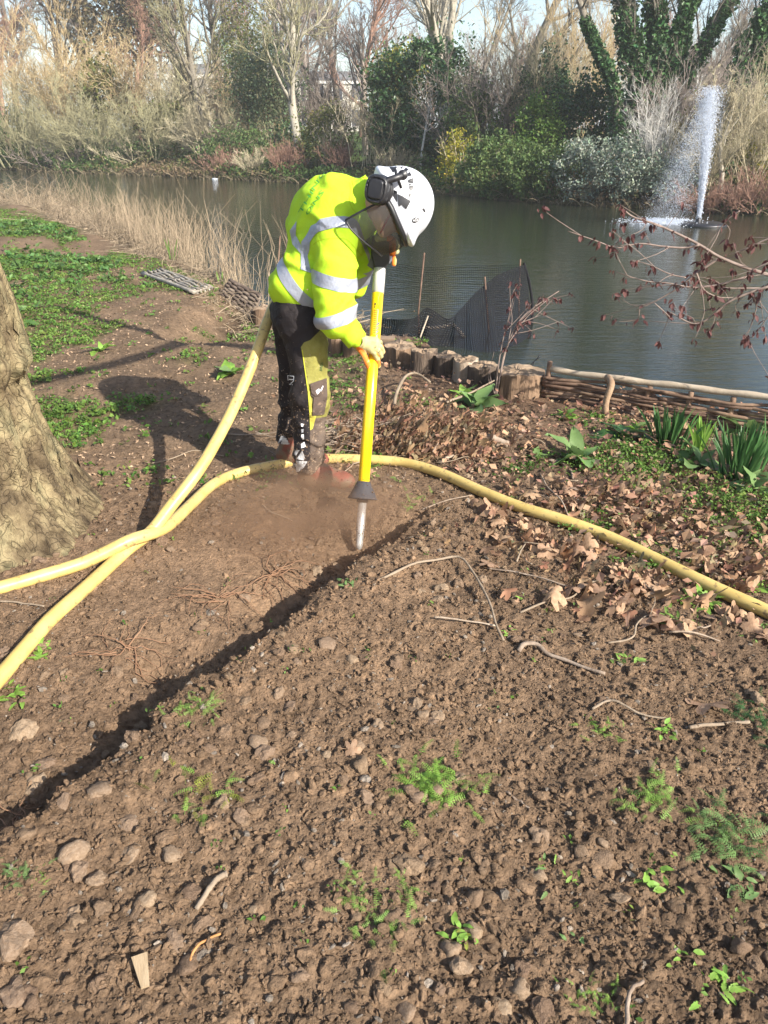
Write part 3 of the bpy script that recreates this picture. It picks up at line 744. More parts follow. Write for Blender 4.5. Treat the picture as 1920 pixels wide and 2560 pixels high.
def boot(toe, heel, ank, nm):
    toe = np.array(toe); heel = np.array(heel); ank = np.array(ank); d = nrm(toe - heel); d[2] = 0; s = np.cross([0, 0, 1.0], d)
    def f(p):
        a = smin(s_ell(p, heel + d * .045 + [0, 0, .045], np.stack([d, s, [0, 0, 1]]), (.060, .040, .052)), s_ell(p, toe - d * .075 + [0, 0, .040], np.stack([d, s, [0, 0, 1]]), (.085, .050, .045)), .05)
        a = smin(a, s_cap(p, heel + d * .075 + [0, 0, .07], ank + [0, 0, .05], .048, .058), .05)
        a = smin(a, s_cap(p, toe - d * .05 + [0, 0, .052], ank + d * .03 + [0, 0, .0], .03, .036), .03)
        return np.maximum(a, -(p[:, 2] - heel[2] - .010))
    lo = np.minimum(toe, heel) - .1; hi = np.maximum(toe, heel) + .1; hi[2] = ank[2] + .12; lo[2] = heel[2] - .03
    V, Q, _ = surf(f, lo, hi, .006)
    bt = obj(nm, (V, Q, None), m_boot, person, True)
    pts = [heel + d * (.125 + (.145 if math.cos(a) > 0 else .125) * math.cos(a)) + s * ((.052 - .010 * (math.cos(a) < 0)) * math.sin(a)) for a in np.linspace(0, 2 * math.pi, 28, endpoint=False)]
    P = np.array(pts); n = len(P)
    V = np.concatenate([P + [0, 0, .026], P * 1 + [0, 0, -.012], [P.mean(0) + [0, 0, -.012]]]); i = np.arange(n); j = (i + 1) % n
    so2 = obj('sole', (V, np.stack([i, i + n, j + n, j], 1), np.stack([j + n, i + n, np.full(n, 2 * n)], 1)), m_sole, bt, origin=PO)
    for k in range(4):
        c = ank + d * (.045 + .017 * k) + np.array([0, 0, .030 - .018 * k])
        obj('lace', tubes(np.array([[c - s * .028, c + [0, 0, .016] + d * .006, c + s * .028]]), .0035, 5), m_gasket, bt, origin=PO)
    return bt
gR = on_ground(884, 1222); gH = on_ground(752, 1216)
gz_ = float(hgt(-.28, 3.40)) + .008
boot([gR[0], 3.385, gz_], [gH[0], 3.43, gz_], [anR[0], 3.425, gz_ + .10], 'boot')
gz2 = float(hgt(-.5, 3.74)) + .008
boot([-.30, 3.70, gz2], [-.565, 3.775, gz2], [anL[0] + .03, 3.77, gz2 + .10], 'boot')

# ------------------------------------------------------------------ helmet
def sd_helm(p):
    q = (p - O_) @ HX.T / HS; f, r, u = q.T
    d = he(p, hp(.002, 0, .002), HX, (.160, .130, .166)) + .0055 * sstep(.084, .094, np.abs(r)) * sstep(.15, .06, f)
    return d
def rim_u(f, r): return -.012 - .030 * sstep(.05, .15, f) + .006 * sstep(.05, .11, np.abs(r)) * sstep(.07, .02, np.abs(f + .01)) - .02 * sstep(-.05, -.14, f)
def sd_helmet(p):
    q = (p - O_) @ HX.T / HS; f, r, u = q.T
    d = sd_helm(p); inner = he(p, hp(.002, 0, .0), HX, (.144, .111, .150))
    d = np.maximum(np.maximum(d, -inner), (rim_u(f, r) - u) * HS)
    brim = he(p, hp(.132, 0, -.020), np.stack([nrm(fw - up_ * .28), rt, nrm(up_ + fw * .28)]), (.060, .104, .024))
    peak = he(p, hp(-.114, 0, .016), np.stack([nrm(fw + up_ * .18), rt, nrm(up_ - fw * .18)]), (.070, .104, .028))
    d = smin(d, np.maximum(brim, -inner), .03); d = smin(d, np.maximum(peak, -inner), .03)
    return d
lo = O_ - .26; hi = O_ + .26
V, Q, _ = surf(sd_helmet, lo, hi, .0052)
helmet = obj('helmet', (V, Q, None), m_white, person, True)
def sc2(pts): return [(890 + x / 7.54, 390 + y / 7.54) for x, y in pts]
for pl in ([(800, 140), (760, 205), (700, 300), (615, 225), (700, 170)], [(845, 212), (885, 195), (868, 225)], [(905, 260), (940, 225), (985, 252), (960, 272), (920, 282)],
           [(975, 340), (1010, 305), (1045, 360), (990, 376)], [(995, 450), (1070, 420), (1077, 500), (1000, 490)], [(1005, 530), (1022, 517), (1040, 535), (1022, 552)],
           [(1015, 572), (1080, 560), (1070, 640), (1025, 640)], [(1005, 712), (1045, 700), (1032, 755), (1000, 760)], [(660, 640), (760, 690), (760, 840), (640, 945), (640, 760)],
           [(795, 740), (885, 780), (868, 900), (808, 940)], [(895, 788), (1015, 855), (945, 982), (882, 922)], [(1258, 998), (1285, 990), (1312, 1040), (1290, 1056)]):
    cn_ = np.mean(pl, 0); pl = [tuple(cn_ + (np.array(v_) - cn_) * 1.25) for v_ in pl]
    decal('vent', sc2(pl), sd_helm, m_gasket, helmet, PO, off=.0032, thick=.002, step=6)
bd = decal('badge', sc2([(1050, 1215), (1075, 1180), (1125, 1155), (1180, 1172), (1192, 1200), (1170, 1235), (1115, 1265), (1070, 1258)]), sd_helm, m_gasket, helmet, PO, off=.0022, step=5)
decal('badge_print', stroke(sc2([(1075, 1222), (1095, 1195), (1085, 1230), (1108, 1212)]), 1.1) + stroke(sc2([(1115, 1240), (1120, 1180), (1150, 1175), (1150, 1225)]), 1.2) + stroke(sc2([(1135, 1230), (1165, 1220), (1172, 1190)]), 1.2), sd_helm, m_badge, helmet, PO, off=.0032)
# pale frame that carries the visor, black bracket, mesh, rim
a = np.linspace(-105, 105, 44) * math.pi / 180
def ring(rf, rr, u, dz=None): return np.stack([hp(rf * math.cos(t), rr * math.sin(t), u + (0 if dz is None else dz(t))) for t in a])
du = lambda t: -.022 * max(0, math.cos(t)) - .004
pr = []
for rf, u in ((.158, .004), (.170, -.004), (.176, -.014), (.168, -.020), (.156, -.014)): pr.append(ring(rf, rf - .030, u, du))
Pv = np.stack(pr, 1); S = Pv.shape[1]; ix = np.arange(len(a) * S).reshape(len(a), S); nx = np.roll(ix, -1, 1)
obj('visor_frame', (Pv.reshape(-1, 3), np.stack([ix[:-1], nx[:-1], nx[1:], ix[1:]], -1).reshape(-1, 4), None), M('pale_grey_plastic', [(.40, .41, .45), (.52, .53, .57)], 8, .4, .5, .1), helmet, True, origin=PO)
tt = np.linspace(0, 1, 10); G = []
for t in a:
    L = .175 + .030 * abs(math.sin(t)) ** 2 - .045 * max(0, math.cos(t)); sh = -.030 * abs(math.sin(t))
    for k in tt:
        bow = .010 * math.sin(k * math.pi)
        G.append(hp((.164 + bow) * math.cos(t) * (1 - .10 * k) + sh * k, (.134 + bow) * math.sin(t) * (1 - .02 * k), -.020 + du(t) - L * k))
G = np.array(G); ix = np.arange(len(G)).reshape(len(a), 10)
visor = obj('visor', (G, np.stack([ix[:-1, :-1], ix[:-1, 1:], ix[1:, 1:], ix[1:, :-1]], -1).reshape(-1, 4), None), m_visor, helmet, True, origin=PO)
edge = np.concatenate([G.reshape(len(a), 10, 3)[0, :], G.reshape(len(a), 10, 3)[:, -1], G.reshape(len(a), 10, 3)[-1, ::-1]])
obj('visor_rim', tubes(edge[None], .0042, 6), m_gasket, helmet, True, origin=PO)
obj('visor_bracket', tubes(np.array([[hp(.165 * math.cos(t), .136 * math.sin(t), -.028 + du(t)) for t in a]]), .011, 6), m_gasket, helmet, True, origin=PO)
# ear defender
ec = pp(943, 474, 3.325); ea = nrm(np.array([-.30, -.80, .10])); eb = nrm(np.cross(ea, [.2, 0, 1])); e3 = np.cross(ea, eb); EX = np.stack([ea, eb, e3])
def sd_cup(p):
    q = (p - ec) @ EX.T
    s_ = (np.abs(q[:, 1] / .050) ** 2.6 + np.abs(q[:, 2] / .057) ** 2.6) ** (1 / 2.6)
    d = -smin(-(s_ - 1) * .050, .026 - np.abs(q[:, 0]), .022)
    d = smin(d, np.hypot(np.hypot(q[:, 1], q[:, 2]) - .044, q[:, 0] + .032) - .015, .006)
    s2 = (np.abs(q[:, 1] / .034) ** 4 + np.abs(q[:, 2] / .040) ** 4) ** .25
    return np.maximum(d, -np.maximum(np.abs(s2 - 1) * .036 - .0028, .018 - q[:, 0]))
V, Q, _ = surf(sd_cup, ec - .10, ec + .10, .0042)
obj('ear_cup', (V, Q, None), m_gasket, helmet, True, origin=PO)
kn = pp(1008, 438, 3.345); e2 = pp(968, 452, 3.315)
obj('ear_cup_arm', cat_geo([tubes(spline([pp(955, 462, 3.305), e2, pp(990, 445, 3.322), kn], 12), np.linspace(.0125, .0155, 12)[None], 8), tubes(np.array([[pp(988, 424, 3.34), pp(992, 440, 3.332), pp(1003, 470, 3.342)]]), .0062, 6)]), m_gasket, helmet, True, origin=PO)
obj('pivot_knob', lathe([(0, .004), (.02, .020), (.7, .020), (.8, .017), (.82, .013), (1, .010), (1.0, .001)], kn + [0, .012, 0], kn + [-.004, -.020, .002], 20), m_gasket, helmet, True, origin=PO)
obj('chin_strap', tubes(spline([hp(.01, .098, .0), hp(.02, .092, -.05), hp(.045, .07, -.10), hp(.06, .03, -.128)], 12), .004, 5), M('red_strap', [(.45, .02, .02)], 10, .7), helmet, True, origin=PO)

# ------------------------------------------------------------------ the lance he holds
LA = pp(951, 650, 3.60); LB = pp(897, 1374, 3.0)
def lp(t): return LA + (LB - LA) * t
def lrow(py):                              # parameter of the lance where it crosses that row of the photograph
    lo_, hi_ = -.3, 1.3
    for _ in range(40):
        m_ = (lo_ + hi_) / 2
        if proj(lp(m_)[None])[1][0] < py: lo_ = m_
        else: hi_ = m_
    return lo_
m_yel = M('yellow_glass_fibre', [(.78, .52, .006), (.84, .58, .012)], 5, .28, .5, .06, 40, .001, coat=.4, dirt=(.10, .065, .03), dscale=55, dpos=.70)
m_steel = M('dull_aluminium', [(.52, .51, .48), (.64, .63, .60)], 30, .38, .5, .15, 200, .001, metal=.55, dirt=(.20, .14, .09), dscale=20, dpos=.6)
m_sleeve = M('pale_aluminium', [(.60, .59, .55), (.68, .67, .63)], 6, .32, .5, .05, metal=.25)
m_rubber = M('grey_rubber', [(.035, .036, .042), (.055, .055, .062)], 16, .75, .25, .3, dirt=(.12, .085, .06), dscale=26, dpos=.58)
lance = empty('air_lance', LA, 'long yellow air lance with a black rubber cone near its steel nozzle', 'tool')
def seg(name, y0, y1, prof, mt_, parent=None):
    return obj(name, lathe(prof, lp(lrow(y0)), lp(lrow(y1)), 24), mt_, parent or lance, True, origin=LA)
barrel = seg('barrel', 728, 1216, [(0, .020), (.0, .0258), (.998, .0258), (1, .02)], m_yel)
seg('sleeve', 672, 734, [(0, .02), (0, .0262), (.1, .0262), (.12, .0272), (.985, .0275), (1, .02)], m_sleeve)
seg('shield_cone', 1204, 1248, [(0, .020), (.0, .030), (.1, .033), (.88, .064), (.97, .068), (1, .066), (.97, .058), (.2, .025)], m_rubber)
seg('collar', 1244, 1256, [(0, .01), (0, .026), (1, .026), (1, .01)], m_gasket)
seg('nozzle', 1252, 1374, [(0, .010), (0, .0195), (.60, .0192), (.66, .0172), (.9, .0160), (.97, .0130), (1, .006)], m_steel)
def sd_lance(p): return s_cap(p, lp(-.2), lp(1.2), .0260, .0260)
decal('warning_label', [(933, 772), (947, 773), (941, 838), (928, 836)], sd_lance, M('amber_label', [(.80, .42, .01)], 30, .4, .5, 0), lance, LA, off=.0008, step=5)
decal('label_print', sum([stroke([(934.5 - .1 * k, 776 + 5 * k), (945 - .35 * k, 777 + 5 * k)], 1.4) for k in range(12)], []), sd_lance, M('label_ink', [(.16, .06, .01)], 9, .6), lance, LA, off=.0014, step=6)
decal('label_print', [[(937, 757), (940, 757), (939.5, 763), (936.5, 763)], [(936.5, 765), (938.5, 765), (938, 769), (936, 769)]], sd_lance, m_gasket, lance, LA, off=.0012)
decal('letter_stripe', [[(942, 808), (949, 804), (948.5, 810), (941, 817)], [(941, 820), (948, 814), (947.5, 819), (940.5, 826)], [(940, 829), (947, 823), (946.5, 829), (939.5, 836)], [(940, 839), (946, 833), (944, 848), (938.5, 846)]], sd_lance, m_gasket, lance, LA, off=.0012)
hpoly = [(930, 588), (927, 632), (932, 652), (937, 677), (958, 681), (975, 652), (973, 617), (975, 588)]
def prism(poly, y0, y1):
    n = len(poly); A = np.array([pp(x, y, y0) for x, y in poly]); B = np.array([pp(x, y, y1) for x, y in poly]); i = np.arange(n); j = (i + 1) % n
    V = np.concatenate([A, B, [A.mean(0), B.mean(0)]])
    return V, np.stack([i, j, j + n, i + n], 1), np.concatenate([np.stack([j, i, np.full(n, 2 * n)], 1), np.stack([i + n, j + n, np.full(n, 2 * n + 1)], 1)])
def bevel_obj(name, geo, mat, parent, origin, w=.005):
    o = obj(name, geo, mat, parent, False, origin=origin); md = o.modifiers.new('edge', 'BEVEL'); md.width = w; md.segments = 2; return o
hd = bevel_obj('handle', prism(hpoly, 3.575, 3.625), m_gasket, lance, LA, .006)
bevel_obj('trigger_guard', prism([(928, 632), (926, 646), (918, 664), (934, 675), (936, 660)], 3.590, 3.606), M('smoked_plastic', [(.10, .10, .10)], 9, .3), lance, LA, .002)
bevel_obj('trigger', prism([(972, 640), (981, 640), (980, 652), (973, 660)], 3.590, 3.608), M('grey_metal', [(.35, .36, .40)], 9, .3, metal=.6), lance, LA, .002)

# ------------------------------------------------------------------ gloves
def chain(pts, r0, r1):
    P = [np.array(p) for p in pts]; k = len(P) - 1
    return lambda p: np.min([s_cap(p, P[i], P[i + 1], r0 + (r1 - r0) * i / k, r0 + (r1 - r0) * (i + 1) / k) for i in range(k)], axis=0)
def yl(py): return lp(lrow(py))[1]
Y0 = yl(885)
fin = [([(925, 874, -.040), (937, 884, -.044), (944, 900, -.030), (946, 915, -.014)], .0125, .0115),
       ([(932, 868, -.040), (946, 876, -.040), (952, 890, -.016), (946, 898, .012)], .0135, .0115),
       ([(936, 860, -.036), (951, 866, -.030), (957, 880, -.004), (948, 888, .026)], .0130, .0110),
       ([(936, 852, -.030), (950, 856, -.020), (954, 868, .006), (945, 876, .030)], .0115, .0095)]
thm = chain([pp(898, 866, Y0 - .020), pp(908, 886, Y0 - .040), pp(917, 905, Y0 - .044), pp(923, 920, Y0 - .036)], .0165, .0120)
fch = [chain([pp(x, y, Y0 + dy) for x, y, dy in pts], a_, b_) for pts, a_, b_ in fin]
def sd_gloveR(p):
    d = s_cap(p, pp(889, 849, wrR[1]), pp(900, 857, Y0 - .018), .036, .034)
    for (pts, a_, b_), f in zip(fin, fch):
        x, y, dy = pts[0]
        d = smin(d, s_cap(p, pp(900, 857, Y0 - .018), pp(x + 3, y, Y0 + dy), .027, .0175), .016)
    fd = np.min([f(p) for f in fch], axis=0)
    d = smin(d, fd, .008); d = smin(d, thm(p), .014)
    return d - .0012 * vnoise(p[:, 0] * 70, p[:, 1] * 70, p[:, 2] * 70, seed=91)
def glove(f, lo, hi, latex, seed):
    V, Q, _ = surf(f, lo, hi, .0033)
    g, nt, b = nodes('work_glove')
    kn_ = ramp(nt, noise(nt, 60, 5), [(.36, .33, .14), (.48, .45, .22)]); kn_ = mixc(nt, kn_, (.17, .15, .06), step01(nt, maths(nt, 'SUBTRACT', noise(nt, 38, 6, .7), .60), .05))
    lx = ramp(nt, noise(nt, 30, 5), [(.78, .17, .018), (.90, .27, .035)])
    c = mixc(nt, kn_, lx, step01(nt, attr(nt, 'latex'), .0012))
    nt.links.new(c, b.inputs['Base Color']); b.inputs['Roughness'].default_value = .75; bump(nt, b, noise(nt, 260, 4), .5, .003)
    return obj('glove', (V, Q, None), g, person, True, attrs={'latex': latex(V)})
gc = pp(922, 880, Y0)
glove(sd_gloveR, gc - np.array([.13, .10, .11]), gc + np.array([.11, .12, .12]),
      lambda V: np.maximum(np.max([poly_sd(*proj(V), [(840 + x / 10.37, 820 + y / 10.37) for x, y in pl]) for pl in
          ([(500, 500), (560, 470), (680, 530), (760, 620), (835, 740), (845, 830), (800, 900), (905, 850), (930, 1100), (840, 1120), (760, 980), (700, 760), (600, 650)],
           [(940, 770), (1060, 850), (1130, 820), (1180, 960), (1100, 1040), (980, 930)], [(1040, 600), (1130, 730), (1120, 770), (1050, 690)], [(1130, 480), (1195, 560), (1180, 590)])], axis=0) * .0018,
          np.where(V[:, 1] > Y0 - .008, .01, -.01)), 5)
Yh = 3.60
fl = [chain([pp(945, 596, Yh - .055), pp(962, 592, Yh - .055), pp(980, 598, Yh - .04), pp(988, 606, Yh - .005)], .016, .0135),
      chain([pp(960, 612, Yh + .045), pp(985, 614, Yh + .04), pp(993, 616, Yh + .01), pp(985, 618, Yh - .02)], .0135, .0120),
      chain([pp(960, 626, Yh + .045), pp(984, 628, Yh + .04), pp(992, 629, Yh + .01), pp(983, 631, Yh - .02)], .0130, .0120),
      chain([pp(964, 636, Yh + .042), pp(982, 640, Yh + .036), pp(986, 650, Yh + .012), pp(985, 660, Yh - .006)], .0105, .0105)]
def sd_gloveL(p):
    d = s_cap(p, wrL, pp(955, 606, Yh + .045), .036, .036)
    d = smin(d, s_cap(p, pp(955, 602, Yh + .045), pp(966, 622, Yh + .046), .030, .026), .015)
    d = smin(d, s_cap(p, pp(955, 600, Yh + .045), pp(948, 592, Yh - .03), .028, .020), .015)
    for f in fl: d = smin(d, f(p), .007)
    return d
glove(sd_gloveL, pp(960, 620, Yh) - .13, pp(960, 620, Yh) + .14, lambda V: .02 - np.abs(V[:, 0] - pp(978, 600, Yh)[0]), 6)
# ------------------------------------------------------------------ hoses
m_hose = M('yellow_air_hose', [(.46, .325, .10), (.56, .41, .135), (.62, .47, .18)], 9, .42, .45, .12, 90, .002, dirt=(.20, .135, .07), dscale=26, dpos=.56)
HR = .0265
def gh(px, py, dz=0): p = on_ground(px, py); return p + np.array([0, 0, HR * .8 + dz])
h1 = [pp(742, 742, 3.86), pp(700, 742, 3.85), pp(672, 795, 3.74), pp(646, 868, 3.63), pp(612, 955, 3.50), pp(568, 1052, 3.33), pp(502, 1168, 3.10), pp(430, 1262, 2.95), pp(378, 1328, 2.86)]
h1 += [gh(x, y) for x, y in ((322, 1384), (270, 1432), (205, 1492), (130, 1560), (60, 1640), (-10, 1722), (-120, 1850), (-260, 2000))]
P1 = spline(h1, 150)
hose1 = obj('air_hose', tubes(P1, HR, 14), m_hose, None, True, origin=h1[9])
tag(hose1, 'yellow air hose hanging down from behind the worker hip to the soil', 'hose')
h2 = [gh(x, y, d) for x, y, d in ((-300, 1560, 0), (-120, 1515, 0), (0, 1482, 0), (90, 1456, .0), (200, 1428, .01), (262, 1412, .030), (330, 1390, .052), (385, 1362, .035), (425, 1328, .01), (478, 1272, 0), (535, 1220, 0), (600, 1191, 0), (690, 1172, 0),
      (770, 1160, 0), (830, 1156, 0), (920, 1158, 0), (1010, 1166, 0), (1100, 1192, 0), (1200, 1237, 0), (1300, 1278, 0), (1400, 1309, 0), (1500, 1345, 0), (1600, 1391, 0), (1700, 1441, 0), (1800, 1489, 0), (1925, 1545, 0), (2100, 1620, 0), (2400, 1760, 0))]
P2 = spline(h2, 220)
hose2 = obj('air_hose', tubes(P2, HR, 14), m_hose, None, True, origin=h2[14])
tag(hose2, 'yellow air hose lying across the soil and passing behind the worker boots', 'hose')
# ------------------------------------------------------------------ growing things
def pos_px(px, Y):                         # x of a thing at distance Y that shows in column px near the skyline
    return (px - 960) / FPX * Y / (CT + .48 * ST)
def top_z(py, Y): d = raydir(960, py); return CAM_H + d[2] * Y / d[1]
def bank_z(x, y): return float(hgt(np.array([x]), np.array([y]))[0])

def grow(starts, dirs, lens, rads, levels, r=None, gnarl=.12, sides=(6, 5, 4, 3, 3)):
    """starts (B,3), dirs, lens, rads; levels: list of dicts(n, tmin, ang, ratio, up, jit). Returns a list of (P, Rd) for each level"""
    r = r or rng
    out = []
    def poly(st, di, ln, rd, S, up, gn, taper):
        B = len(st); P = np.empty((B, S, 3)); P[:, 0] = st; d = nrm(di)
        for s in range(1, S):
            d = nrm(d + r.normal(0, gn, (B, 3)) + np.array([0, 0, 1]) * up / S)
            P[:, s] = P[:, s - 1] + d * (ln / (S - 1))[:, None]
        return P, rd[:, None] * np.linspace(1, taper, S)[None]
    P, Rd = poly(np.asarray(starts, float), np.asarray(dirs, float), np.asarray(lens, float), np.asarray(rads, float), 8, .15, gnarl * .6, .35)
    out.append((P, Rd))
    for li, L in enumerate(levels):
        B, S, _ = P.shape; n = L['n']
        t = r.uniform(L.get('tmin', .3), 1, (B, n)); f = t * (S - 1); i = np.minimum(f.astype(int), S - 2); f = (f - i)[..., None]
        bi = np.arange(B)[:, None]
        st = P[bi, i] * (1 - f) + P[bi, i + 1] * f
        tg = nrm(P[bi, i + 1] - P[bi, i]); rr = Rd[bi, i] * (1 - f[..., 0]) + Rd[bi, i + 1] * f[..., 0]
        rv = r.normal(size=(B, n, 3)); sd_ = nrm(np.cross(tg, rv)); an = np.abs(r.normal(L.get('ang', .7), .2, (B, n)))[..., None]
        d = tg * np.cos(an) + sd_ * np.sin(an)
        plen = np.linalg.norm(np.diff(P, axis=1), axis=2).sum(1)
        ln = plen[:, None] * L['ratio'] * (1.15 - .65 * t) * r.uniform(.6, 1.25, (B, n))
        rd = np.minimum(rr * .62, rr) * r.uniform(.7, 1, (B, n))
        P, Rd = poly(st.reshape(-1, 3), d.reshape(-1, 3), ln.ravel(), np.maximum(rd.ravel(), L.get('rmin', .004)), L.get('S', 5), L.get('up', .3), L.get('gn', gnarl), .3)
        out.append((P, Rd))
    return out
def branch_geo(lv, a, b, sides=(7, 5, 4, 3, 3, 3)):
    return cat_geo([tubes(P, Rd, sides[min(k, 5)], cap=False) for k, (P, Rd) in enumerate(lv) if a <= k < b])
def cards(C, size, r=None, up=.5, aspect=.6, out=None):
    """small bent diamond leaves at C"""
    r = r or rng; n = len(C)
    nn = r.normal(size=(n, 3)); nn[:, 2] += up
    if out is not None: nn = nn + out
    nn = nrm(nn); a = nrm(np.cross(nn, r.normal(size=(n, 3)))); b_ = np.cross(nn, a)
    s = size * r.uniform(.6, 1.35, n)[:, None]
    V = np.stack([C - a * s * .5, C + b_ * s * aspect * .5 + nn * s * .08, C + a * s * .5, C - b_ * s * aspect * .5 + nn * s * .08], 1)
    return V.reshape(-1, 3), np.arange(n * 4).reshape(n, 4), None
def crown_pts(n, c, rad, r=None, clumps=60, spread=.16, hollow=.55):
    """leaf positions gathered into clumps through an uneven crown"""
    r = r or rng
    d = nrm(r.normal(size=(clumps, 3))); lump = 1 + .28 * vnoise(d[:, 0] * 2.2 + c[0], d[:, 1] * 2.2 + c[1], d[:, 2] * 2.2, seed=7)
    q = d * (hollow + (1 - hollow) * r.uniform(0, 1, (clumps, 1)) ** .6) * lump[:, None]
    k = r.integers(0, clumps, n); w = r.gamma(2.0, .5, (clumps,))[k]
    p = q[k] + r.normal(0, spread, (n, 3)) * (.6 + .4 * w[:, None])
    return np.asarray(c) + p * np.asarray(rad), d[k]
def tint_of(n_pieces, per, r=None, lo=.7, hi=1.3, hue=.10):
    r = r or rng
    v = r.uniform(lo, hi, (n_pieces, 1)) * (1 + r.normal(0, hue, (n_pieces, 3)) * np.array([1, .5, .6]))
    return np.repeat(np.clip(v, .2, 1.8), per, 0)

def leafmat(name, cols, trans=.3, rough=.55, scale=3): return M(name, cols, scale, rough, .3, 0, tint='tint', trans=trans)
def barkmat(name, cols, **k): return M(name, cols, 14, .92, .15, .6, 40, .012, **k)
mb_grey = barkmat('grey_bark', [(.13, .115, .09), (.27, .24, .19)])
mb_pale = barkmat('pale_bark', [(.26, .235, .185), (.42, .385, .31)])
mb_brown = barkmat('brown_twigs', [(.19, .155, .128), (.33, .275, .235)])
mb_gold = barkmat('golden_twigs', [(.37, .275, .145), (.52, .41, .235)])
mb_straw = barkmat('straw_twigs', [(.32, .275, .175), (.48, .42, .285)])
mb_olive = barkmat('mossy_twigs', [(.22, .205, .115), (.36, .335, .20)])
mb_red = barkmat('russet_twigs', [(.20, .115, .085), (.34, .21, .15)])
mb_white = barkmat('white_twigs', [(.42, .40, .36), (.60, .58, .53)])
ml_dark = leafmat('dark_evergreen_leaves', [(.032, .075, .028), (.070, .125, .042)], .15, .35)
ml_mid = leafmat('mid_green_leaves', [(.070, .115, .033), (.125, .18, .055)], .3)
ml_olive = leafmat('olive_leaves', [(.11, .125, .032), (.17, .17, .05)], .35)
ml_soft = leafmat('grey_green_leaves', [(.115, .155, .075), (.185, .22, .115)], .3)
ml_lime = leafmat('yellow_green_leaves', [(.20, .21, .02), (.36, .32, .035)], .4)
ml_silver = leafmat('variegated_leaves', [(.11, .145, .085), (.36, .40, .33)], .2, .45, 9)
ml_ivy = leafmat('ivy_leaves', [(.036, .085, .030), (.080, .150, .052)], .12, .35)
ml_rust = leafmat('rust_leaves', [(.20, .115, .06), (.30, .19, .11)], .35)

def bare_tree(name, label, x, y, height, r0, mb=mb_grey, seed=0, lean=(0, 0), stems=1, fork=.35, dens=1.0, spread=.62, up=.5, cat='tree', group='bare trees along the far bank', gn=.13, mt=None, droop=0):
    r = np.random.default_rng(seed); z = bank_z(x, y) - .1
    root = empty(name, (x, y, z), label, cat, group)
    st = np.tile(np.array([[x, y, z]]), (stems, 1)) + r.normal(0, .12 * (stems > 1), (stems, 3)) * [1, 1, 0]
    di = np.array([[lean[0], lean[1], 1.0]]) + (r.normal(0, .22, (stems, 3)) * [1, 1, 0] if stems > 1 else 0)
    L = [dict(n=int(9 * dens) + 3, tmin=fork, ang=spread, ratio=.55, up=up, S=6, rmin=.02),
         dict(n=8, tmin=.25, ang=.6, ratio=.5, up=up * .7 - droop, S=5, rmin=.012),
         dict(n=max(4, int(6 * dens)), tmin=.2, ang=.6, ratio=.52, up=.35 - droop, S=4, rmin=.009),
         dict(n=5, tmin=.15, ang=.55, ratio=.55, up=.3 - droop, S=3, rmin=.0065)]
    lv = grow(st, di, np.full(stems, height * (.62 if stems == 1 else .7)) * r.uniform(.85, 1.1, stems), np.full(stems, r0), L, r, gn)
    obj('trunk', branch_geo(lv, 0, 2), mt or mb, root, True)
    obj('crown', branch_geo(lv, 2, 5), mb, root, True)
    return root
def bush(name, label, x, y, rad, n, size, ml, seed=0, zc=None, twigs=None, cat='bush', group=None, clumps=70, spread=.15, up=.5, hollow=.5, tw_n=10):
    r = np.random.default_rng(seed); z = bank_z(x, y)
    root = empty(name, (x, y, z), label, cat, group)
    c = np.array([x, y, z + (zc if zc is not None else rad[2] * .85)])
    P, d = crown_pts(n, c, rad, r, clumps, spread, hollow)
    P = P[P[:, 2] > z - .15]
    obj('foliage', cards(P, size, r, up), ml, root, False, attrs={'tint': tint_of(len(P), 4, r)})
    if twigs is not None:
        k = tw_n; st = np.tile([[x, y, z - .1]], (k, 1)) + r.normal(0, .25, (k, 3)) * [rad[0], rad[1], 0]
        di = r.normal(0, .45, (k, 3)) * [rad[0] / rad[2], .6, 0] + [0, 0, 1]
        lv = grow(st, di, rad[2] * 1.75 * r.uniform(.7, 1.05, k), np.full(k, .03), [dict(n=6, tmin=.3, ang=.5, ratio=.45, up=.4, S=4, rmin=.008), dict(n=6, tmin=.2, ang=.6, ratio=.5, S=3, rmin=.005)], r, .12)
        obj('stems', branch_geo(lv, 0, 3, (4, 3, 3)), twigs, root, True)
    return root
def twig_shrub(name, label, x, y, h, w, mb, seed=0, stems=26, n1=9, n2=7, cat='shrub', group=None, arch=0.0, r0=.022, up=.35, fan=.55, n3=0):
    thick = y / 38 if y > 27 else .7
    r = np.random.default_rng(seed); z = bank_z(x, y) - .05
    root = empty(name, (x, y, z), label, cat, group)
    st = np.tile([[x, y, z]], (stems, 1)) + r.normal(0, .22, (stems, 3)) * [w, w * .7, 0]
    di = r.normal(0, fan, (stems, 3)) * [w / h * 1.2, .7, 0] + [0, 0, 1]
    L = [dict(n=n1, tmin=.2, ang=.5, ratio=.5, up=up, S=5, rmin=.011 * thick), dict(n=n2, tmin=.2, ang=.55, ratio=.5, up=up * .8, S=4, rmin=.0075 * thick)]
    if n3: L.append(dict(n=n3, tmin=.2, ang=.5, ratio=.5, up=up * .8, S=3, rmin=.006 * thick))
    lv = grow(st, di, h * .85 * r.uniform(.6, 1.1, stems), np.full(stems, r0), L, r, .13 + arch)
    obj('stems', branch_geo(lv, 0, 1, (4,)), mb, root, True)
    obj('twigs', branch_geo(lv, 1, 4, (3, 3, 3, 3)), mb, root, True)
    return root

GB = 'bare trees along the far bank'
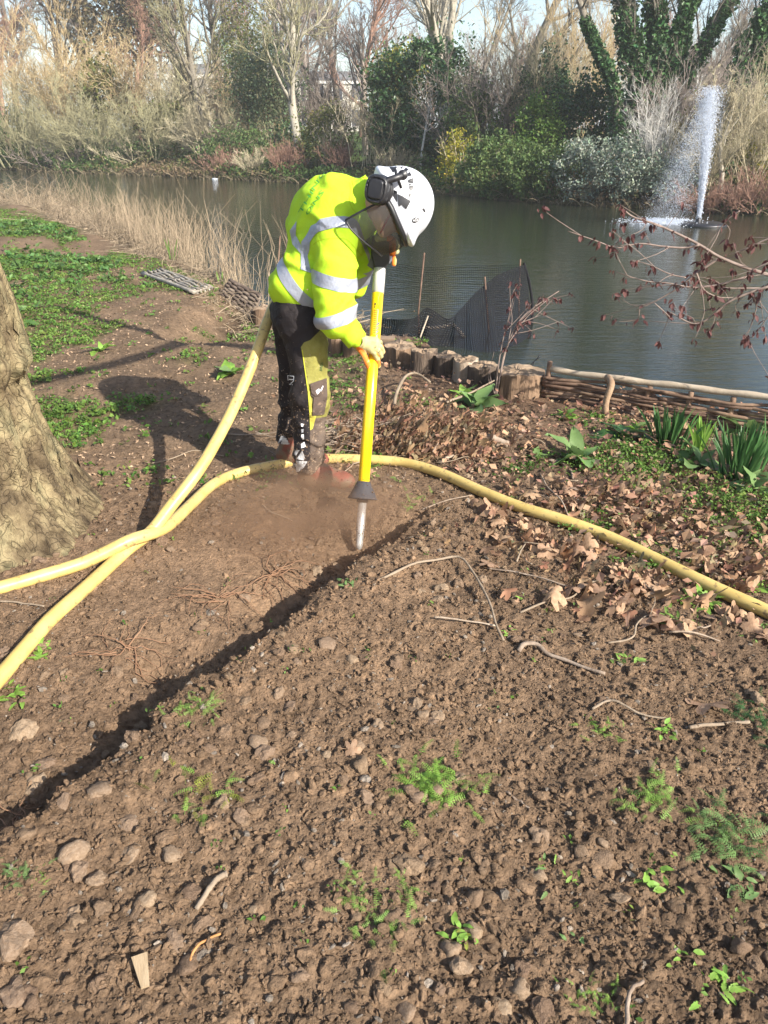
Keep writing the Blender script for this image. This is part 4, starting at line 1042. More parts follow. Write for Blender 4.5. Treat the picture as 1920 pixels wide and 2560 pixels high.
# --- far rows of park trees: four dense trees, the others share their meshes
def park_proto(k, mb):
    r = np.random.default_rng(900 + k)
    L = [dict(n=13, tmin=.22, ang=.62, ratio=.58, up=.6, S=6, rmin=.04), dict(n=8, tmin=.2, ang=.6, ratio=.52, up=.45, S=5, rmin=.022), dict(n=8, tmin=.15, ang=.6, ratio=.52, up=.35, S=4, rmin=.015), dict(n=5, tmin=.15, ang=.55, ratio=.6, up=.3, S=3, rmin=.011)]
    lv = grow([[0, 0, -.1]], [[.04, 0, 1]], [10.5], [.30], L, r, .12)
    return [mesh('trunk', *branch_geo(lv, 0, 2), mat=mb, smooth=True), mesh('crown', *branch_geo(lv, 2, 5), mat=mb, smooth=True)]
protos = [park_proto(k, m_) for k, m_ in enumerate((mb_brown, mb_grey, mb_brown, mb_red))]
for i, (px, Y, h_, k, lab) in enumerate([
    (-90, 58, 15, 0, 'tall brown park tree standing behind everything at the far left edge'), (60, 66, 15, 1, 'tall grey park tree behind the top of the golden willow'), (170, 58, 14, 2, 'brown park tree behind the tall golden willow'), (265, 70, 16, 1, 'grey park tree between the golden willow and the dark oak'),
    (420, 60, 15, 0, 'tall brown park tree right of the dark oak'), (480, 72, 16, 2, 'brown park tree behind the forked mossy tree'), (560, 57, 13, 1, 'grey park tree right of the forked mossy tree'), (620, 70, 15, 3, 'reddish park tree behind the grey-green tree top'),
    (700, 62, 15, 0, 'brown park tree behind the slender grey tree'), (780, 56, 13.5, 2, 'brown park tree just right of the pale crooked tree'), (845, 66, 15, 1, 'grey park tree between the crooked tree and the dark twiggy tree'), (905, 58, 12, 3, 'reddish park tree behind the dark twiggy tree'),
    (985, 62, 9.5, 0, 'brown park tree behind the left half of the round holly'), (1080, 66, 9, 3, 'low reddish park tree behind the top of the round holly'), (1165, 58, 7.5, 2, 'low brown park tree behind the leaning trunk base'), (1280, 60, 8, 3, 'reddish park tree filling the gap right of the leaning trunk'),
    (1375, 64, 8, 0, 'brown park tree behind the golden twiggy tree'), (1470, 58, 7.5, 3, 'low reddish park tree left of the ivy wrapped limbs'), (1580, 60, 8, 2, 'brown park tree behind the ivy wrapped limbs'), (1690, 56, 9, 3, 'reddish park tree between the ivy tree and the fountain'),
    (1770, 60, 11, 0, 'brown park tree behind the top of the fountain jet'), (1850, 54, 11, 2, 'brown park tree behind the right ivy trunk'), (1940, 58, 12, 1, 'grey park tree at the far right edge'), (350, 54, 10, 3, 'reddish park tree low behind the smaller golden willow'), (20, 54, 11, 3, 'reddish park tree behind the thicket at the left edge')]):
    x_ = pos_px(px, Y); root = empty('park_tree', (x_, Y, bank_z(x_, Y)), lab, 'tree', 'tall park trees far behind the bank')
    root.rotation_euler.z = rng.uniform(0, 6.28); q_ = h_ / 15.0; root.scale = (q_ * rng.uniform(.9, 1.15), q_ * rng.uniform(.9, 1.15), q_)
    link('trunk', protos[k][0], root); link('crown', protos[k][1], root)
bare_tree('forked_tree', 'forked mossy grey tree standing left of the grey-green tree', pos_px(512, 43), 43, 11.5, .24, mb_olive, 3, fork=.30, dens=1.1, mt=mb_grey)
bare_tree('crooked_tree', 'pale crooked bare tree standing behind the russet dry bush', pos_px(756, 37.5), 37.5, 10.5, .23, mb_olive, 8, fork=.26, dens=1.2, mt=mb_pale, gn=.16)
bare_tree('slender_tree', 'slender grey tree in the row behind the crooked tree', pos_px(690, 48), 48, 12, .17, mb_brown, 5)
bare_tree('dark_twig_tree', 'dark twiggy tree left of the round holly', pos_px(915, 42), 42, 9.5, .16, mb_brown, 6, dens=1.1)
bare_tree('tall_pale_tree', 'tall pale tree with several upright limbs behind the round holly', pos_px(1118, 40), 40, 13.5, .27, mb_pale, 9, stems=3, fork=.32, dens=1.0, spread=.45)
bare_tree('leaning_tree', 'tall grey tree leaning right beside the sky gap', pos_px(1232, 37), 37, 13, .30, mb_grey, 12, lean=(.32, 0), fork=.28, dens=1.0, spread=.6)
bare_tree('upright_tree', 'thin upright tree between the tall pale tree and the leaning tree', pos_px(1190, 44), 44, 12, .15, mb_grey, 14, spread=.4)
bare_tree('bank_sapling', 'white stemmed sapling standing in front of the round holly', pos_px(1052, 31.6), 31.6, 5.2, .055, mb_white, 15, fork=.3, dens=.5, spread=.5, cat='sapling')
bare_tree('fallen_limb_tree', 'long pale limbs arching right out of the willow thicket', pos_px(330, 43), 43, 7.0, .13, mb_straw, 16, lean=(1.0, 0), stems=3, fork=.3, dens=.9, spread=.7, up=.1)
bare_tree('right_bank_tree', 'pale yellowish crooked tree at the water edge right of the fountain', pos_px(1822, 22.0), 22.0, 4.6, .085, mb_straw, 17, lean=(.12, 0), fork=.35, dens=.7, spread=.7, mt=mb_pale)
# --- willows and thickets on the left bank
for i, (px, Y, h_, w_, mb, lab, kw) in enumerate([
    (175, 46.5, 7.4, 2.0, mb_gold, 'tall golden willow at the left of the far bank', dict(up=.2, fan=.55, arch=.08, n3=4, stems=34, n1=10, n2=8)),
    (330, 47, 6.2, 1.6, mb_gold, 'smaller golden willow right of the tall one', dict(up=.15, fan=.6, arch=.08, n3=4, stems=24)),
    (590, 45, 4.9, 2.2, mb_gold, 'low golden willow spreading right above pale arching limbs', dict(up=.1, fan=.85, arch=.08, n3=4, stems=22)),
    (60, 44.5, 4.6, 3.0, mb_olive, 'grey-green thicket at the left edge of the far bank', dict(n3=3, stems=34)),
    (225, 43.0, 3.9, 3.2, mb_olive, 'straw coloured thicket overhanging the water below the willow', dict(fan=.8, up=.15, n3=3, stems=40)),
    (400, 41.5, 3.5, 3.0, mb_olive, 'mossy thicket overhanging the water in the middle of the left bank', dict(fan=.8, up=.15, n3=3, stems=40)),
    (540, 39.8, 2.9, 2.4, mb_straw, 'low tangle of pale dead branches at the water edge', dict(fan=.9, up=.05, n3=3, stems=34)),
    (1440, 36, 7.6, 2.4, mb_gold, 'golden twiggy tree behind the dark evergreens at centre right', dict(up=.55, fan=.5, n3=3, stems=20)),
    (1215, 31, 4.3, 2.0, mb_brown, 'grey-brown twiggy bush right of the round holly', dict(fan=.7, n3=3, stems=34)),
    (1325, 31, 4.6, 1.6, mb_straw, 'pale twiggy bush behind the dark blue-green evergreen', dict(fan=.6, n3=2)),
    (720, 35.4, 1.5, .95, mb_red, 'russet dry bush in front of the pale crooked tree', dict(stems=60, fan=.55, n1=8, n2=5, r0=.010)),
    (860, 34.0, 1.3, .9, mb_red, 'russet dry tuft just left of the white helmet', dict(stems=50, fan=.6, n1=7, n2=4, r0=.010)),
    (560, 37.2, 1.3, 1.5, mb_red, 'brown dead bracken above the water under the forked tree', dict(stems=50, fan=.9, n1=7, n2=5, r0=.010)),
    (1420, 24.6, .85, .75, mb_red, 'pinkish dry tuft at the water edge below the bramble', dict(stems=60, fan=.7, n1=6, n2=4, r0=.008)),
    (1630, 23.6, 3.1, .8, mb_white, 'white twiggy shrub standing in front of the ivy covered tree', dict(stems=18, fan=.45, up=.5, n1=9, n2=7, r0=.016)),
    (1770, 22.6, 2.6, .9, mb_straw, 'pale tangled shrub right behind the fountain jet', dict(fan=.8, n1=8, n2=6, stems=22)),
    (1890, 22.4, 3.6, 1.2, mb_straw, 'tall pale tangled shrub at the right edge of the far bank', dict(fan=.5, up=.5, n3=2, stems=22)),
    (1730, 24.5, 3.4, 1.2, mb_brown, 'brown twiggy shrub behind the fountain spray', dict(fan=.6, n3=2, stems=22)),
    (1800, 21.5, 1.1, 1.2, mb_red, 'low reddish brown scrub at the water edge under the crooked tree', dict(fan=.9, stems=46, n1=8, n2=5, r0=.010)),
    (1915, 21.0, 1.2, 1.1, mb_red, 'low brown scrub at the right end of the far bank', dict(fan=.9, stems=46, n1=8, n2=5, r0=.010)),
    (985, 32.0, 1.2, 1.3, mb_straw, 'pale dry grass tuft under the round holly', dict(stems=60, n1=6, n2=4, r0=.008, fan=.6)),
    (930, 33.4, 2.8, 1.4, mb_straw, 'pale thin shrub left of the round holly', dict(stems=22, fan=.5)),
    (645, 36.4, 1.2, 1.6, mb_straw, 'low pale scrub at the water edge left of the russet bush', dict(stems=44, fan=.8, n1=7, n2=5, r0=.009)),
    (585, 50, 5.2, 2.6, mb_brown, 'brown twiggy thicket behind the forked tree trunk', dict(n3=4, stems=34, fan=.6)),
    (700, 46, 4.6, 2.2, mb_brown, 'brown twiggy thicket left behind the pale crooked trunk', dict(n3=4, stems=34, fan=.6)),
    (820, 44, 4.8, 2.4, mb_brown, 'brown twiggy thicket right behind the pale crooked trunk', dict(n3=4, stems=36, fan=.6)),
    (1400, 40, 4.8, 2.6, mb_brown, 'brown twiggy thicket behind the broad dark evergreen', dict(n3=3, stems=34, fan=.6)),
    (1700, 32, 5.0, 2.2, mb_brown, 'brown twiggy thicket between the two ivy wrapped trees', dict(n3=4, stems=34, fan=.5)),
    (470, 48, 5.0, 2.4, mb_straw, 'straw coloured thicket left behind the forked tree', dict(n3=4, stems=34, fan=.6)),
    (150, 43.4, 1.6, 3.0, mb_brown, 'brown scrub low over the water at the far left', dict(stems=44, fan=.9, n1=8, n2=6)),
    (345, 41.6, 1.5, 2.6, mb_straw, 'pale dead branches low over the water under the willows', dict(stems=40, fan=1.0, n1=8, n2=6)),
]):
    twig_shrub('willow' if 'willow' in lab else ('scrub' if 'scrub' in lab or 'tangle' in lab else 'twiggy_shrub'), lab, pos_px(px, Y), Y, h_, w_, mb, 200 + i, group='twiggy shrubs and willows on the far bank', **kw)
# --- leafy bushes
GL = 'leafy bushes on the far bank'
for i, (nm, lab, px, Y, rad, n, sz, ml, kw) in enumerate([
    ('ivy_clump', 'dark green ivy mass between the golden willows', 270, 45.5, (1.3, 1.0, 1.6), 2600, .20, ml_olive, dict(zc=2.9)),
    ('green_bush', 'olive green leafy patch under the low golden willow', 430, 42.5, (1.6, 1.0, 1.0), 2200, .15, ml_olive, dict(zc=1.6)),
    ('green_bush', 'green bush at the left edge of the far bank', 5, 45, (1.4, 1.0, 1.5), 2200, .18, ml_mid, dict(zc=1.5)),
    ('green_bush', 'dark green undergrowth at the water edge far left', 215, 43.4, (1.8, .8, .6), 1600, .15, ml_mid, dict(zc=.4)),
    ('dark_oak', 'brownish evergreen oak high behind the golden willows', 345, 56, (3.6, 2.5, 4.2), 7000, .30, M('dull_brown_leaves', [(.10, .085, .045), (.16, .135, .075)], 3, .6, .2, 0, tint='tint', trans=.25), dict(zc=8.6, twigs=mb_brown, cat='tree', clumps=60, spread=.2, hollow=.35)),
    ('grey_green_tree', 'soft grey-green evergreen tree left of the pale crooked tree', 672, 40, (1.75, 1.4, 2.1), 8000, .13, ml_soft, dict(zc=2.9, twigs=mb_olive, cat='tree', clumps=90, spread=.2, hollow=.25)),
    ('grey_green_tree', 'taller thin grey-green tree top behind the soft evergreen', 640, 43, (1.3, 1.2, 2.6), 4200, .13, ml_olive, dict(zc=4.6, twigs=mb_olive, cat='tree', clumps=70, spread=.24, hollow=.2)),
    ('green_bush', 'green undergrowth on the bank below the grey-green tree', 610, 38.2, (2.0, 1.0, .8), 3600, .12, ml_mid, dict(zc=.7)),
    ('dark_yew', 'small dark evergreen behind the crooked trunk', 738, 38.6, (.8, .7, .75), 2000, .12, ml_dark, dict(zc=.9)),
    ('green_bush', 'dark green tuft at the water edge below the russet bush', 690, 35.6, (.55, .4, .35), 900, .10, ml_mid, dict(zc=.25)),
    ('green_bush', 'green bush between the crooked tree and the pale thin shrub', 815, 35.6, (1.3, .9, 1.1), 3000, .12, ml_olive, dict(zc=1.0, twigs=mb_straw)),
    ('holly_bush', 'large round dark green holly behind the white helmet', 1062, 33.2, (2.05, 1.6, 2.2), 15000, .15, ml_dark, dict(zc=2.15, clumps=150, spread=.10, hollow=.72, cat='tree')),
    ('laurel_bush', 'yellow-green topped bush at the left shoulder of the round holly', 985, 34.4, (1.2, 1.0, 2.1), 5000, .14, ml_olive, dict(zc=1.9, clumps=90)),
    ('laurel_bush', 'bright green bush top behind the round holly', 1005, 35.5, (1.0, .9, 1.1), 2600, .14, ml_lime, dict(zc=3.2)),
    ('green_bush', 'mid green bush at the right foot of the round holly', 1175, 30.2, (1.0, .8, 1.2), 3600, .12, ml_mid, dict(zc=1.1)),
    ('yellow_bush', 'yellow flowering bush at the water edge right of the helmet', 1150, 28.4, (.72, .6, .85), 2600, .085, ml_lime, dict(zc=.75, twigs=mb_straw, clumps=60)),
    ('dark_evergreen', 'dark blue-green evergreen right of the grey-brown twiggy bush', 1345, 30.4, (1.05, .9, 1.75), 6500, .13, ml_dark, dict(zc=1.9, clumps=90, cat='tree')),
    ('dark_evergreen', 'broad dark evergreen left of the ivy covered tree', 1455, 29.4, (1.5, 1.1, 1.35), 6500, .14, ml_dark, dict(zc=1.6, clumps=80, twigs=mb_red)),
    ('bramble', 'green bramble mass above the water right of the yellow bush', 1255, 26.1, (1.35, .95, .95), 7000, .10, ml_mid, dict(zc=.75, clumps=140, spread=.09, hollow=.6)),
    ('bramble', 'bright green young bush on top of the bramble bank', 1340, 28.2, (.75, .6, .95), 3000, .10, M('fresh_green_leaves', [(.09, .16, .03), (.14, .22, .045)], 3, .5, .3, 0, tint='tint', trans=.4), dict(zc=1.3)),
    ('bramble', 'green bramble mass hanging to the water at the centre right', 1370, 24.9, (1.15, .8, .80), 6500, .09, ml_mid, dict(zc=.62, clumps=130, spread=.09, hollow=.6)),
    ('ivy_bank', 'variegated ivy heap left of the silver bush', 1475, 24.2, (1.05, .8, .85), 6000, .085, ml_silver, dict(zc=.75, clumps=120, spread=.10, hollow=.6)),
    ('silver_bush', 'silvery variegated bush at the water edge before the ivy covered tree', 1590, 23.2, (1.0, .8, .80), 7500, .075, ml_silver, dict(zc=.70, clumps=120, spread=.10, hollow=.55)),
    ('silver_bush', 'small silvery bush behind the falling spray', 1690, 22.9, (.8, .7, .6), 4000, .07, ml_silver, dict(zc=.55, clumps=80)),
    ('green_bush', 'olive bush behind the fountain jet', 1745, 24.2, (.9, .7, 1.1), 2800, .10, ml_olive, dict(zc=1.0)),
    ('lime_bush', 'lime green bush at the right edge above the brown scrub', 1925, 22.8, (.8, .7, .55), 2200, .08, ml_lime, dict(zc=.85)),
    ('green_bush', 'olive green bush behind the tangled shrubs at the right edge', 1870, 25.5, (1.4, 1.0, 1.5), 3600, .12, ml_olive, dict(zc=1.4, twigs=mb_brown)),
    ('green_bush', 'low green plants at the water edge far left under the willow', 385, 41.4, (1.6, .6, .5), 1500, .12, ml_mid, dict(zc=.4)),
]):
    bush(nm, lab, pos_px(px, Y), Y, rad, n, sz, ml, 300 + i, group=GL, **kw)

# --- trees wrapped in ivy
def ivy_tree(label, limbs, n, size, seed, thick, base):
    r = np.random.default_rng(seed)
    root = empty('ivy_tree', base, label, 'tree', 'trees wrapped in ivy')
    tr_, iv, tips = [], [], []
    for pts, r0, th, frac in limbs:
        P = spline(pts, 26); tr_.append(tubes(P, np.linspace(r0, r0 * .45, 26), 8, False)); tips.append(P)
        k = int(n * th * len(pts) / 6); t = r.uniform(0, frac, k) ** .85; i = np.minimum((t * 25).astype(int), 24)
        c = P[i] + (P[i + 1] - P[i]) * r.uniform(0, 1, (k, 1))
        d = nrm(r.normal(size=(k, 3)) * [1, 1, .6]); lump = 1 + .55 * vnoise(c[:, 0] * 1.6 + d[:, 0] * 1.5, c[:, 2] * 1.7, d[:, 1] * 2, seed=seed)
        iv.append(c + d * (th * lump * (1.1 - .5 * t / frac))[:, None] * r.uniform(.45, 1.05, (k, 1)) - np.array([0, 0, .1]))
    obj('trunk', cat_geo(tr_), mb_grey, root, True)
    C = np.concatenate(iv); obj('ivy', cards(C, size, r, .2), ml_ivy, root, attrs={'tint': tint_of(len(C), 4, r, .55, 1.4)})
    st = []; di = []; ln = []
    for P in tips:
        for t in r.uniform(.45, 1, 9):
            i = min(int(t * 25), 24); st.append(P[i]); di.append(nrm(P[i + 1] - P[i]) + r.normal(0, .45, 3)); ln.append(r.uniform(1.2, 3.0))
    lv = grow(st, di, ln, np.full(len(st), .035), [dict(n=7, tmin=.2, ang=.55, ratio=.5, up=.2, S=5, rmin=.008), dict(n=6, tmin=.2, ang=.6, ratio=.5, up=-.1, S=4, rmin=.005), dict(n=4, tmin=.2, ang=.5, ratio=.5, up=-.2, S=3, rmin=.0045)], r, .15)
    obj('crown', branch_geo(lv, 0, 4, (4, 3, 3, 3)), mb_grey, root, True)
Y = 27.0
def P3(px, py, dy=0): return pp(px, py, Y + dy)
b0 = P3(1560, 400); b0[2] = bank_z(b0[0], Y) - .1
ivy_tree('large tree with five limbs wrapped in dark ivy left of the fountain', [
    ([b0, P3(1545, 330), P3(1600, 215), P3(1585, 130), P3(1570, 20), P3(1560, -160), P3(1540, -420)], .30, .48, .88),
    ([b0 + [.25, 0, 0], P3(1600, 300), P3(1640, 170), P3(1640, 60), P3(1640, -120), P3(1660, -420)], .26, .50, .66),
    ([b0 + [.4, .2, 0], P3(1630, 260), P3(1690, 130), P3(1715, 20), P3(1780, -150), P3(1840, -420)], .24, .48, .64),
    ([b0 + [.5, 0, 0], P3(1650, 270, .3), P3(1730, 160, .4), P3(1800, 40, .4), P3(1860, -60, .4), P3(1960, -260, .4)], .20, .34, .70),
    ([b0 - [.1, 0, 0], P3(1535, 220, -.3), P3(1500, 130, -.4), P3(1468, 60, -.5), P3(1445, -10, -.5), P3(1400, -160, -.5)], .15, .26, .60),
    ([b0 + [.3, .3, 0], P3(1640, 320, .6), P3(1720, 250, .8), P3(1790, 170, 1), P3(1850, 110, 1), P3(1960, 20, 1)], .13, .12, .25)], 17000, .135, 41, 1, b0)
Y = 25.5
b1 = P3(1840, 420); b1[2] = bank_z(b1[0], Y) - .1
ivy_tree('dark ivy covered trunk at the right edge behind the fountain', [
    ([b1, P3(1850, 300), P3(1858, 220), P3(1872, 140), P3(1898, 80), P3(1925, 20), P3(1990, -160)], .24, .60, .85),
    ([b1 + [.2, 0, 0], P3(1862, 300), P3(1900, 190), P3(1950, 110), P3(2010, 20), P3(2080, -160)], .18, .46, .75)], 9000, .13, 43, 1, b1)

# --- pale houses beyond the park
m_wall = M('cream_render', [(.62, .57, .49), (.72, .68, .60)], .6, .85, .2, .1, 6, .01)
m_pane = M('window_glass', [(.06, .07, .09)], 3, .1, .5, 0)
m_trim = M('white_trim', [(.74, .72, .68)], 2, .6, .3, 0)
m_roof = M('slate_roof', [(.13, .13, .145), (.20, .20, .21)], 4, .8, .2, .3)
def box(lo, hi):
    lo = np.asarray(lo, float); hi = np.asarray(hi, float)
    V = np.array([[(lo, hi)[i][0], (lo, hi)[j][1], (lo, hi)[k][2]] for i in (0, 1) for j in (0, 1) for k in (0, 1)])
    return V, np.array([[0, 1, 3, 2], [4, 6, 7, 5], [0, 4, 5, 1], [2, 3, 7, 6], [0, 2, 6, 4], [1, 5, 7, 3]]), None
def house(label, px, Y, w, nfl, nwin, z0):
    x = pos_px(px, Y); root = empty('terrace_house', (x, Y, z0), label, 'house', 'pale houses beyond the park trees')
    fh = 3.2; h = nfl * fh
    obj('wall', box([x - w / 2, Y, z0], [x + w / 2, Y + 9, z0 + h]), m_wall, root)
    obj('roof', box([x - w / 2 - .3, Y - .3, z0 + h + .003], [x + w / 2 + .3, Y + 9.3, z0 + h + 1.0]), m_roof, root)
    obj('cornice', box([x - w / 2 - .15, Y - .25, z0 + h - .45], [x + w / 2 + .15, Y - .003, z0 + h - .1]), m_trim, root)
    for f in range(nfl):
        for k in range(nwin):
            cx = x - w / 2 + w * (k + .5) / nwin; zb = z0 + f * fh + .8
            wn_ = obj('window', cat_geo([box([cx - .75, Y - .10, zb - .12], [cx + .75, Y - .004, zb]), box([cx - .75, Y - .08, zb + 2.0], [cx + .75, Y - .004, zb + 2.15]), box([cx - .75, Y - .08, zb], [cx - .62, Y - .004, zb + 2.0]), box([cx + .62, Y - .08, zb], [cx + .75, Y - .004, zb + 2.0])]), m_trim, root)
            obj('pane', box([cx - .62, Y - .04, zb], [cx + .62, Y - .006, zb + 2.0]), m_pane, wn_, origin=np.array(root.location))
house('cream house behind the forked tree at the left', 590, 105, 15, 2, 6, 1.0)
house('cream house behind the pale crooked tree', 825, 118, 10, 2, 4, 1.0)
house('pale house behind the fountain spray', 1755, 100, 9, 2, 4, .8)
# ------------------------------------------------------------------ the near bank
# --- clods and stones of the dug soil
def clod_mesh(seed, V0, T0, amp=.28, flat=.72):
    r = np.random.default_rng(seed); V = np.array(V0)
    n = vnoise(V[:, 0] * 1.3 + seed * 3.1, V[:, 1] * 1.3, V[:, 2] * 1.3, seed=seed) + .5 * vnoise(V[:, 0] * 3 + seed, V[:, 1] * 3, V[:, 2] * 3, seed=seed + 1)
    V = V * (1 + amp * n)[:, None] * r.uniform(.75, 1.2, 3); V[:, 2] *= flat
    return V
def in_view(n, y0, y1, pw=1.0, m=.30):
    y = y0 + (y1 - y0) * rng.uniform(0, 1, n) ** pw; x = rng.uniform(-1, 1, n) * (.60 * y + m); return x, y
def clear_of(x, y, P, r_):
    k = P[::3, :2]; d = np.min(np.hypot(x[:, None] - k[None, :, 0], y[:, None] - k[None, :, 1]), axis=1); return d > r_
crumb = {}
def strew(name, n, y0, y1, s0, s1, tV, tT, keep, seedk, sink=.25, pw=1.0, smooth=False, sig=.4):
    x, y = in_view(n, y0, y1, pw); k = rng.uniform(0, 1, n) < keep(x, y); x, y = x[k], y[k]
    s = np.clip(s0 * np.exp(rng.normal(0, sig, len(x))), s0 * .4, s1)
    z = hgt(x, y, True); P = np.stack([x, y, z + s * (.5 - sink) * .6], 1)
    gs, cols = [], []
    for v in range(4):
        m = np.arange(len(x)) % 4 == v; tv = clod_mesh(seedk + v, tV, tT)
        a = rng.uniform(0, 6.28, m.sum()); Rz = np.zeros((m.sum(), 3, 3)); Rz[:, 0, 0] = np.cos(a); Rz[:, 0, 1] = -np.sin(a); Rz[:, 1, 0] = np.sin(a); Rz[:, 1, 1] = np.cos(a); Rz[:, 2, 2] = 1
        Rz = np.einsum('nij,njk->nik', Rz, np.einsum('nij,njk->nik', rotmats(m.sum()) * .35, np.eye(3)[None]) + np.eye(3) * .75)
        gs.append(scatter(tv, tT, P[m], Rz, s[m] * .5))
        gc_ = ground_colour(P[m, 0], P[m, 1], P[m, 2]) * rng.uniform(.85, 1.22, (m.sum(), 1)); st = rng.uniform(0, 1, m.sum()) < .05
        gc_[st] = np.array([.26, .22, .18]) * rng.uniform(.7, 1.3, (st.sum(), 1)); cols.append(np.repeat(gc_, len(tv), 0))
    o = obj(name, cat_geo(gs), mat_ground, ground, smooth, attrs={'gcol': np.concatenate(cols)}); tag(o, kind='stuff'); return o
soilw = lambda x, y: (1 - .75 * litter_w(x, y)) * sstep(3.9, 3.2, y) * (1 - .8 * np.exp(-(((x + .75) / .5) ** 2 + ((y - 2.6) / .45) ** 2)))
OCT_V = np.array([[1,0,0],[-1,0,0],[0,1,0],[0,-1,0],[0,0,1],[0,0,-1.0]]); OCT_T = np.array([[0,2,4],[2,1,4],[1,3,4],[3,0,4],[2,0,5],[1,2,5],[3,1,5],[0,3,5]])
strew('soil_crumbs', 42000, .74, 2.7, .0070, .014, OCT_V, OCT_T, soilw, 500, pw=.9)
strew('soil_crumbs', 19000, .74, 4.0, .0140, .026, ICO_V, ICO_T, soilw, 520, pw=.9)
strew('small_clods', 2000, .74, 3.9, .026, .040, ICO2_V, ICO2_T, soilw, 540, smooth=False, pw=.9, sink=.5)
clods = [mesh('clod', clod_mesh(560 + v, ICO3_V, ICO3_T, .34, .66) + .05 * nrm(ICO3_V) * vnoise(ICO3_V[:, 0] * 6 + v, ICO3_V[:, 1] * 6, ICO3_V[:, 2] * 6, seed=570 + v)[:, None], None, ICO3_T, None, v % 3 == 0) for v in range(9)]
m_clod = M('dry_clod', [(.14, .093, .059), (.195, .132, .086), (.245, .170, .114)], 5, .95, .10, 1.0, 8, .005, rnd=.2)
m_stone = M('dusty_stone', [(.160, .108, .069), (.215, .150, .100), (.27, .20, .14)], 5, .92, .12, .8, 9, .004, rnd=.2)
x, y = in_view(900, .76, 3.3); k = rng.uniform(0, 1, 900) < soilw(x, y) * np.where(x < .4, 1, .6); x, y = x[k][:255], y[k][:255]
big = [(335, 1840, 70), (1345, 2095, 62), (1185, 2330, 60), (605, 2040, 66), (555, 2010, 52), (660, 1885, 60), (920, 1995, 58), (895, 1872, 48), (30, 2360, 110), (40, 2480, 80), (180, 2140, 90), (320, 2130, 60), (370, 2250, 62), (440, 2350, 64), (1255, 2515, 74), (1010, 2520, 70), (750, 2440, 50), (90, 1960, 70), (60, 1830, 80), (110, 1905, 60), (1040, 1765, 62), (1080, 1800, 50), (880, 1650, 46), (820, 1615, 52), (505, 1560, 40)]
i = 0
for v in range(9):
    for mt_ in (m_clod, m_stone):
        cm = clods[v].copy(); cm.materials.append(mt_); clods.append(cm)
clods = clods[9:]
def put_clod(x, y, s, stone):
    o = link('stone' if stone else 'clod', clods[2 * rng.integers(0, 9) + int(stone)], ground)
    o.location = (x, y, float(hgt(np.array([x]), np.array([y]), True)[0]) + s * .03)
    o.rotation_euler = (rng.normal(0, .3), rng.normal(0, .3), rng.uniform(0, 6.28)); o.scale = (s * .5 * rng.uniform(.85, 1.2), s * .5 * rng.uniform(.85, 1.2), s * .5)
for a, b_ in zip(x, y): put_clod(a, b_, float(np.clip(.034 * math.exp(rng.normal(0, .22)), .026, .058)), rng.uniform() < .3)
for a, b_, w in big:
    p = on_ground(a, b_); put_clod(p[0], p[1], w / FPX * np.linalg.norm(p - CAMP) * .68, w > 45)

# --- plane tree at the left
m_plane = mat_pl, nt, b = nodes('plane_bark')
n1 = noise(nt, 7, 4, .55, stretch=(1, 1, .55)); n2 = noise(nt, 30, 6, .65, stretch=(1, 1, .5))
c = ramp(nt, n1, [(.080, .060, .038), (.155, .120, .072), (.25, .205, .120), (.145, .135, .080)], [.30, .44, .55, .68])
c = mixc(nt, c, ramp(nt, n2, [(.55, .52, .48), (1.12, 1.1, 1.05)], [.38, .58]), 1.0, 'MULTIPLY')
vo = nt.nodes.new('ShaderNodeTexVoronoi'); vo.feature = 'DISTANCE_TO_EDGE'; vo.inputs['Scale'].default_value = 13
tc = nt.nodes.new('ShaderNodeTexCoord'); mp = nt.nodes.new('ShaderNodeMapping'); mp.inputs['Scale'].default_value = (1, 1, .32)
nz = nt.nodes.new('ShaderNodeTexNoise'); nz.inputs['Scale'].default_value = 9; nt.links.new(tc.outputs['Object'], nz.inputs['Vector'])
ad = nt.nodes.new('ShaderNodeVectorMath'); ad.operation = 'MULTIPLY_ADD'; nt.links.new(nz.outputs['Color'], ad.inputs[0]); ad.inputs[1].default_value = (.40, .40, .40); nt.links.new(tc.outputs['Object'], ad.inputs[2])
nt.links.new(ad.outputs[0], mp.inputs[0]); nt.links.new(mp.outputs[0], vo.inputs['Vector'])
crk = nt.nodes.new('ShaderNodeMapRange'); crk.inputs[1].default_value = 0; crk.inputs[2].default_value = .045; nt.links.new(vo.outputs['Distance'], crk.inputs[0])
c = mixc(nt, mixc(nt, c, (.060, .046, .032), .20), c, crk.outputs[0])
nt.links.new(c, b.inputs['Base Color']); b.inputs['Roughness'].default_value = .92; b.inputs['Specular IOR Level'].default_value = .15
bump(nt, b, maths(nt, 'ADD', maths(nt, 'MULTIPLY', crk.outputs[0], .5), maths(nt, 'ADD', maths(nt, 'MULTIPLY', n2, .8), noise(nt, 90, 5, .6))), .9, .012)
TC = np.array([-2.02, 3.12]); nz_, na_ = 260, 420
zz = np.concatenate([np.linspace(-.15, 1.6, 220), np.linspace(1.64, 5.0, 40)]); aa = np.linspace(0, 2 * math.pi, na_, endpoint=False)
Z, A = np.meshgrid(zz, aa, indexing='ij')
prof = np.interp(Z, [-.15, 0, .12, .3, .5, .62, .74, .95, 1.2, 1.6, 5], [.70, .62, .56, .51, .475, .46, .505, .515, .490, .465, .40])
but = sum(w * np.exp(-((np.angle(np.exp(1j * (A - a0)))) / s) ** 2) for a0, s, w in ((-.52, .42, .30), (.18, .20, .14), (-1.35, .35, .16), (.95, .3, .15), (2.4, .5, .2), (-2.4, .5, .2)))
flare = np.exp(-np.clip(Z, 0, 9) / .24)
X_, Y_ = np.cos(A), np.sin(A)
rad = prof + but * flare * .50
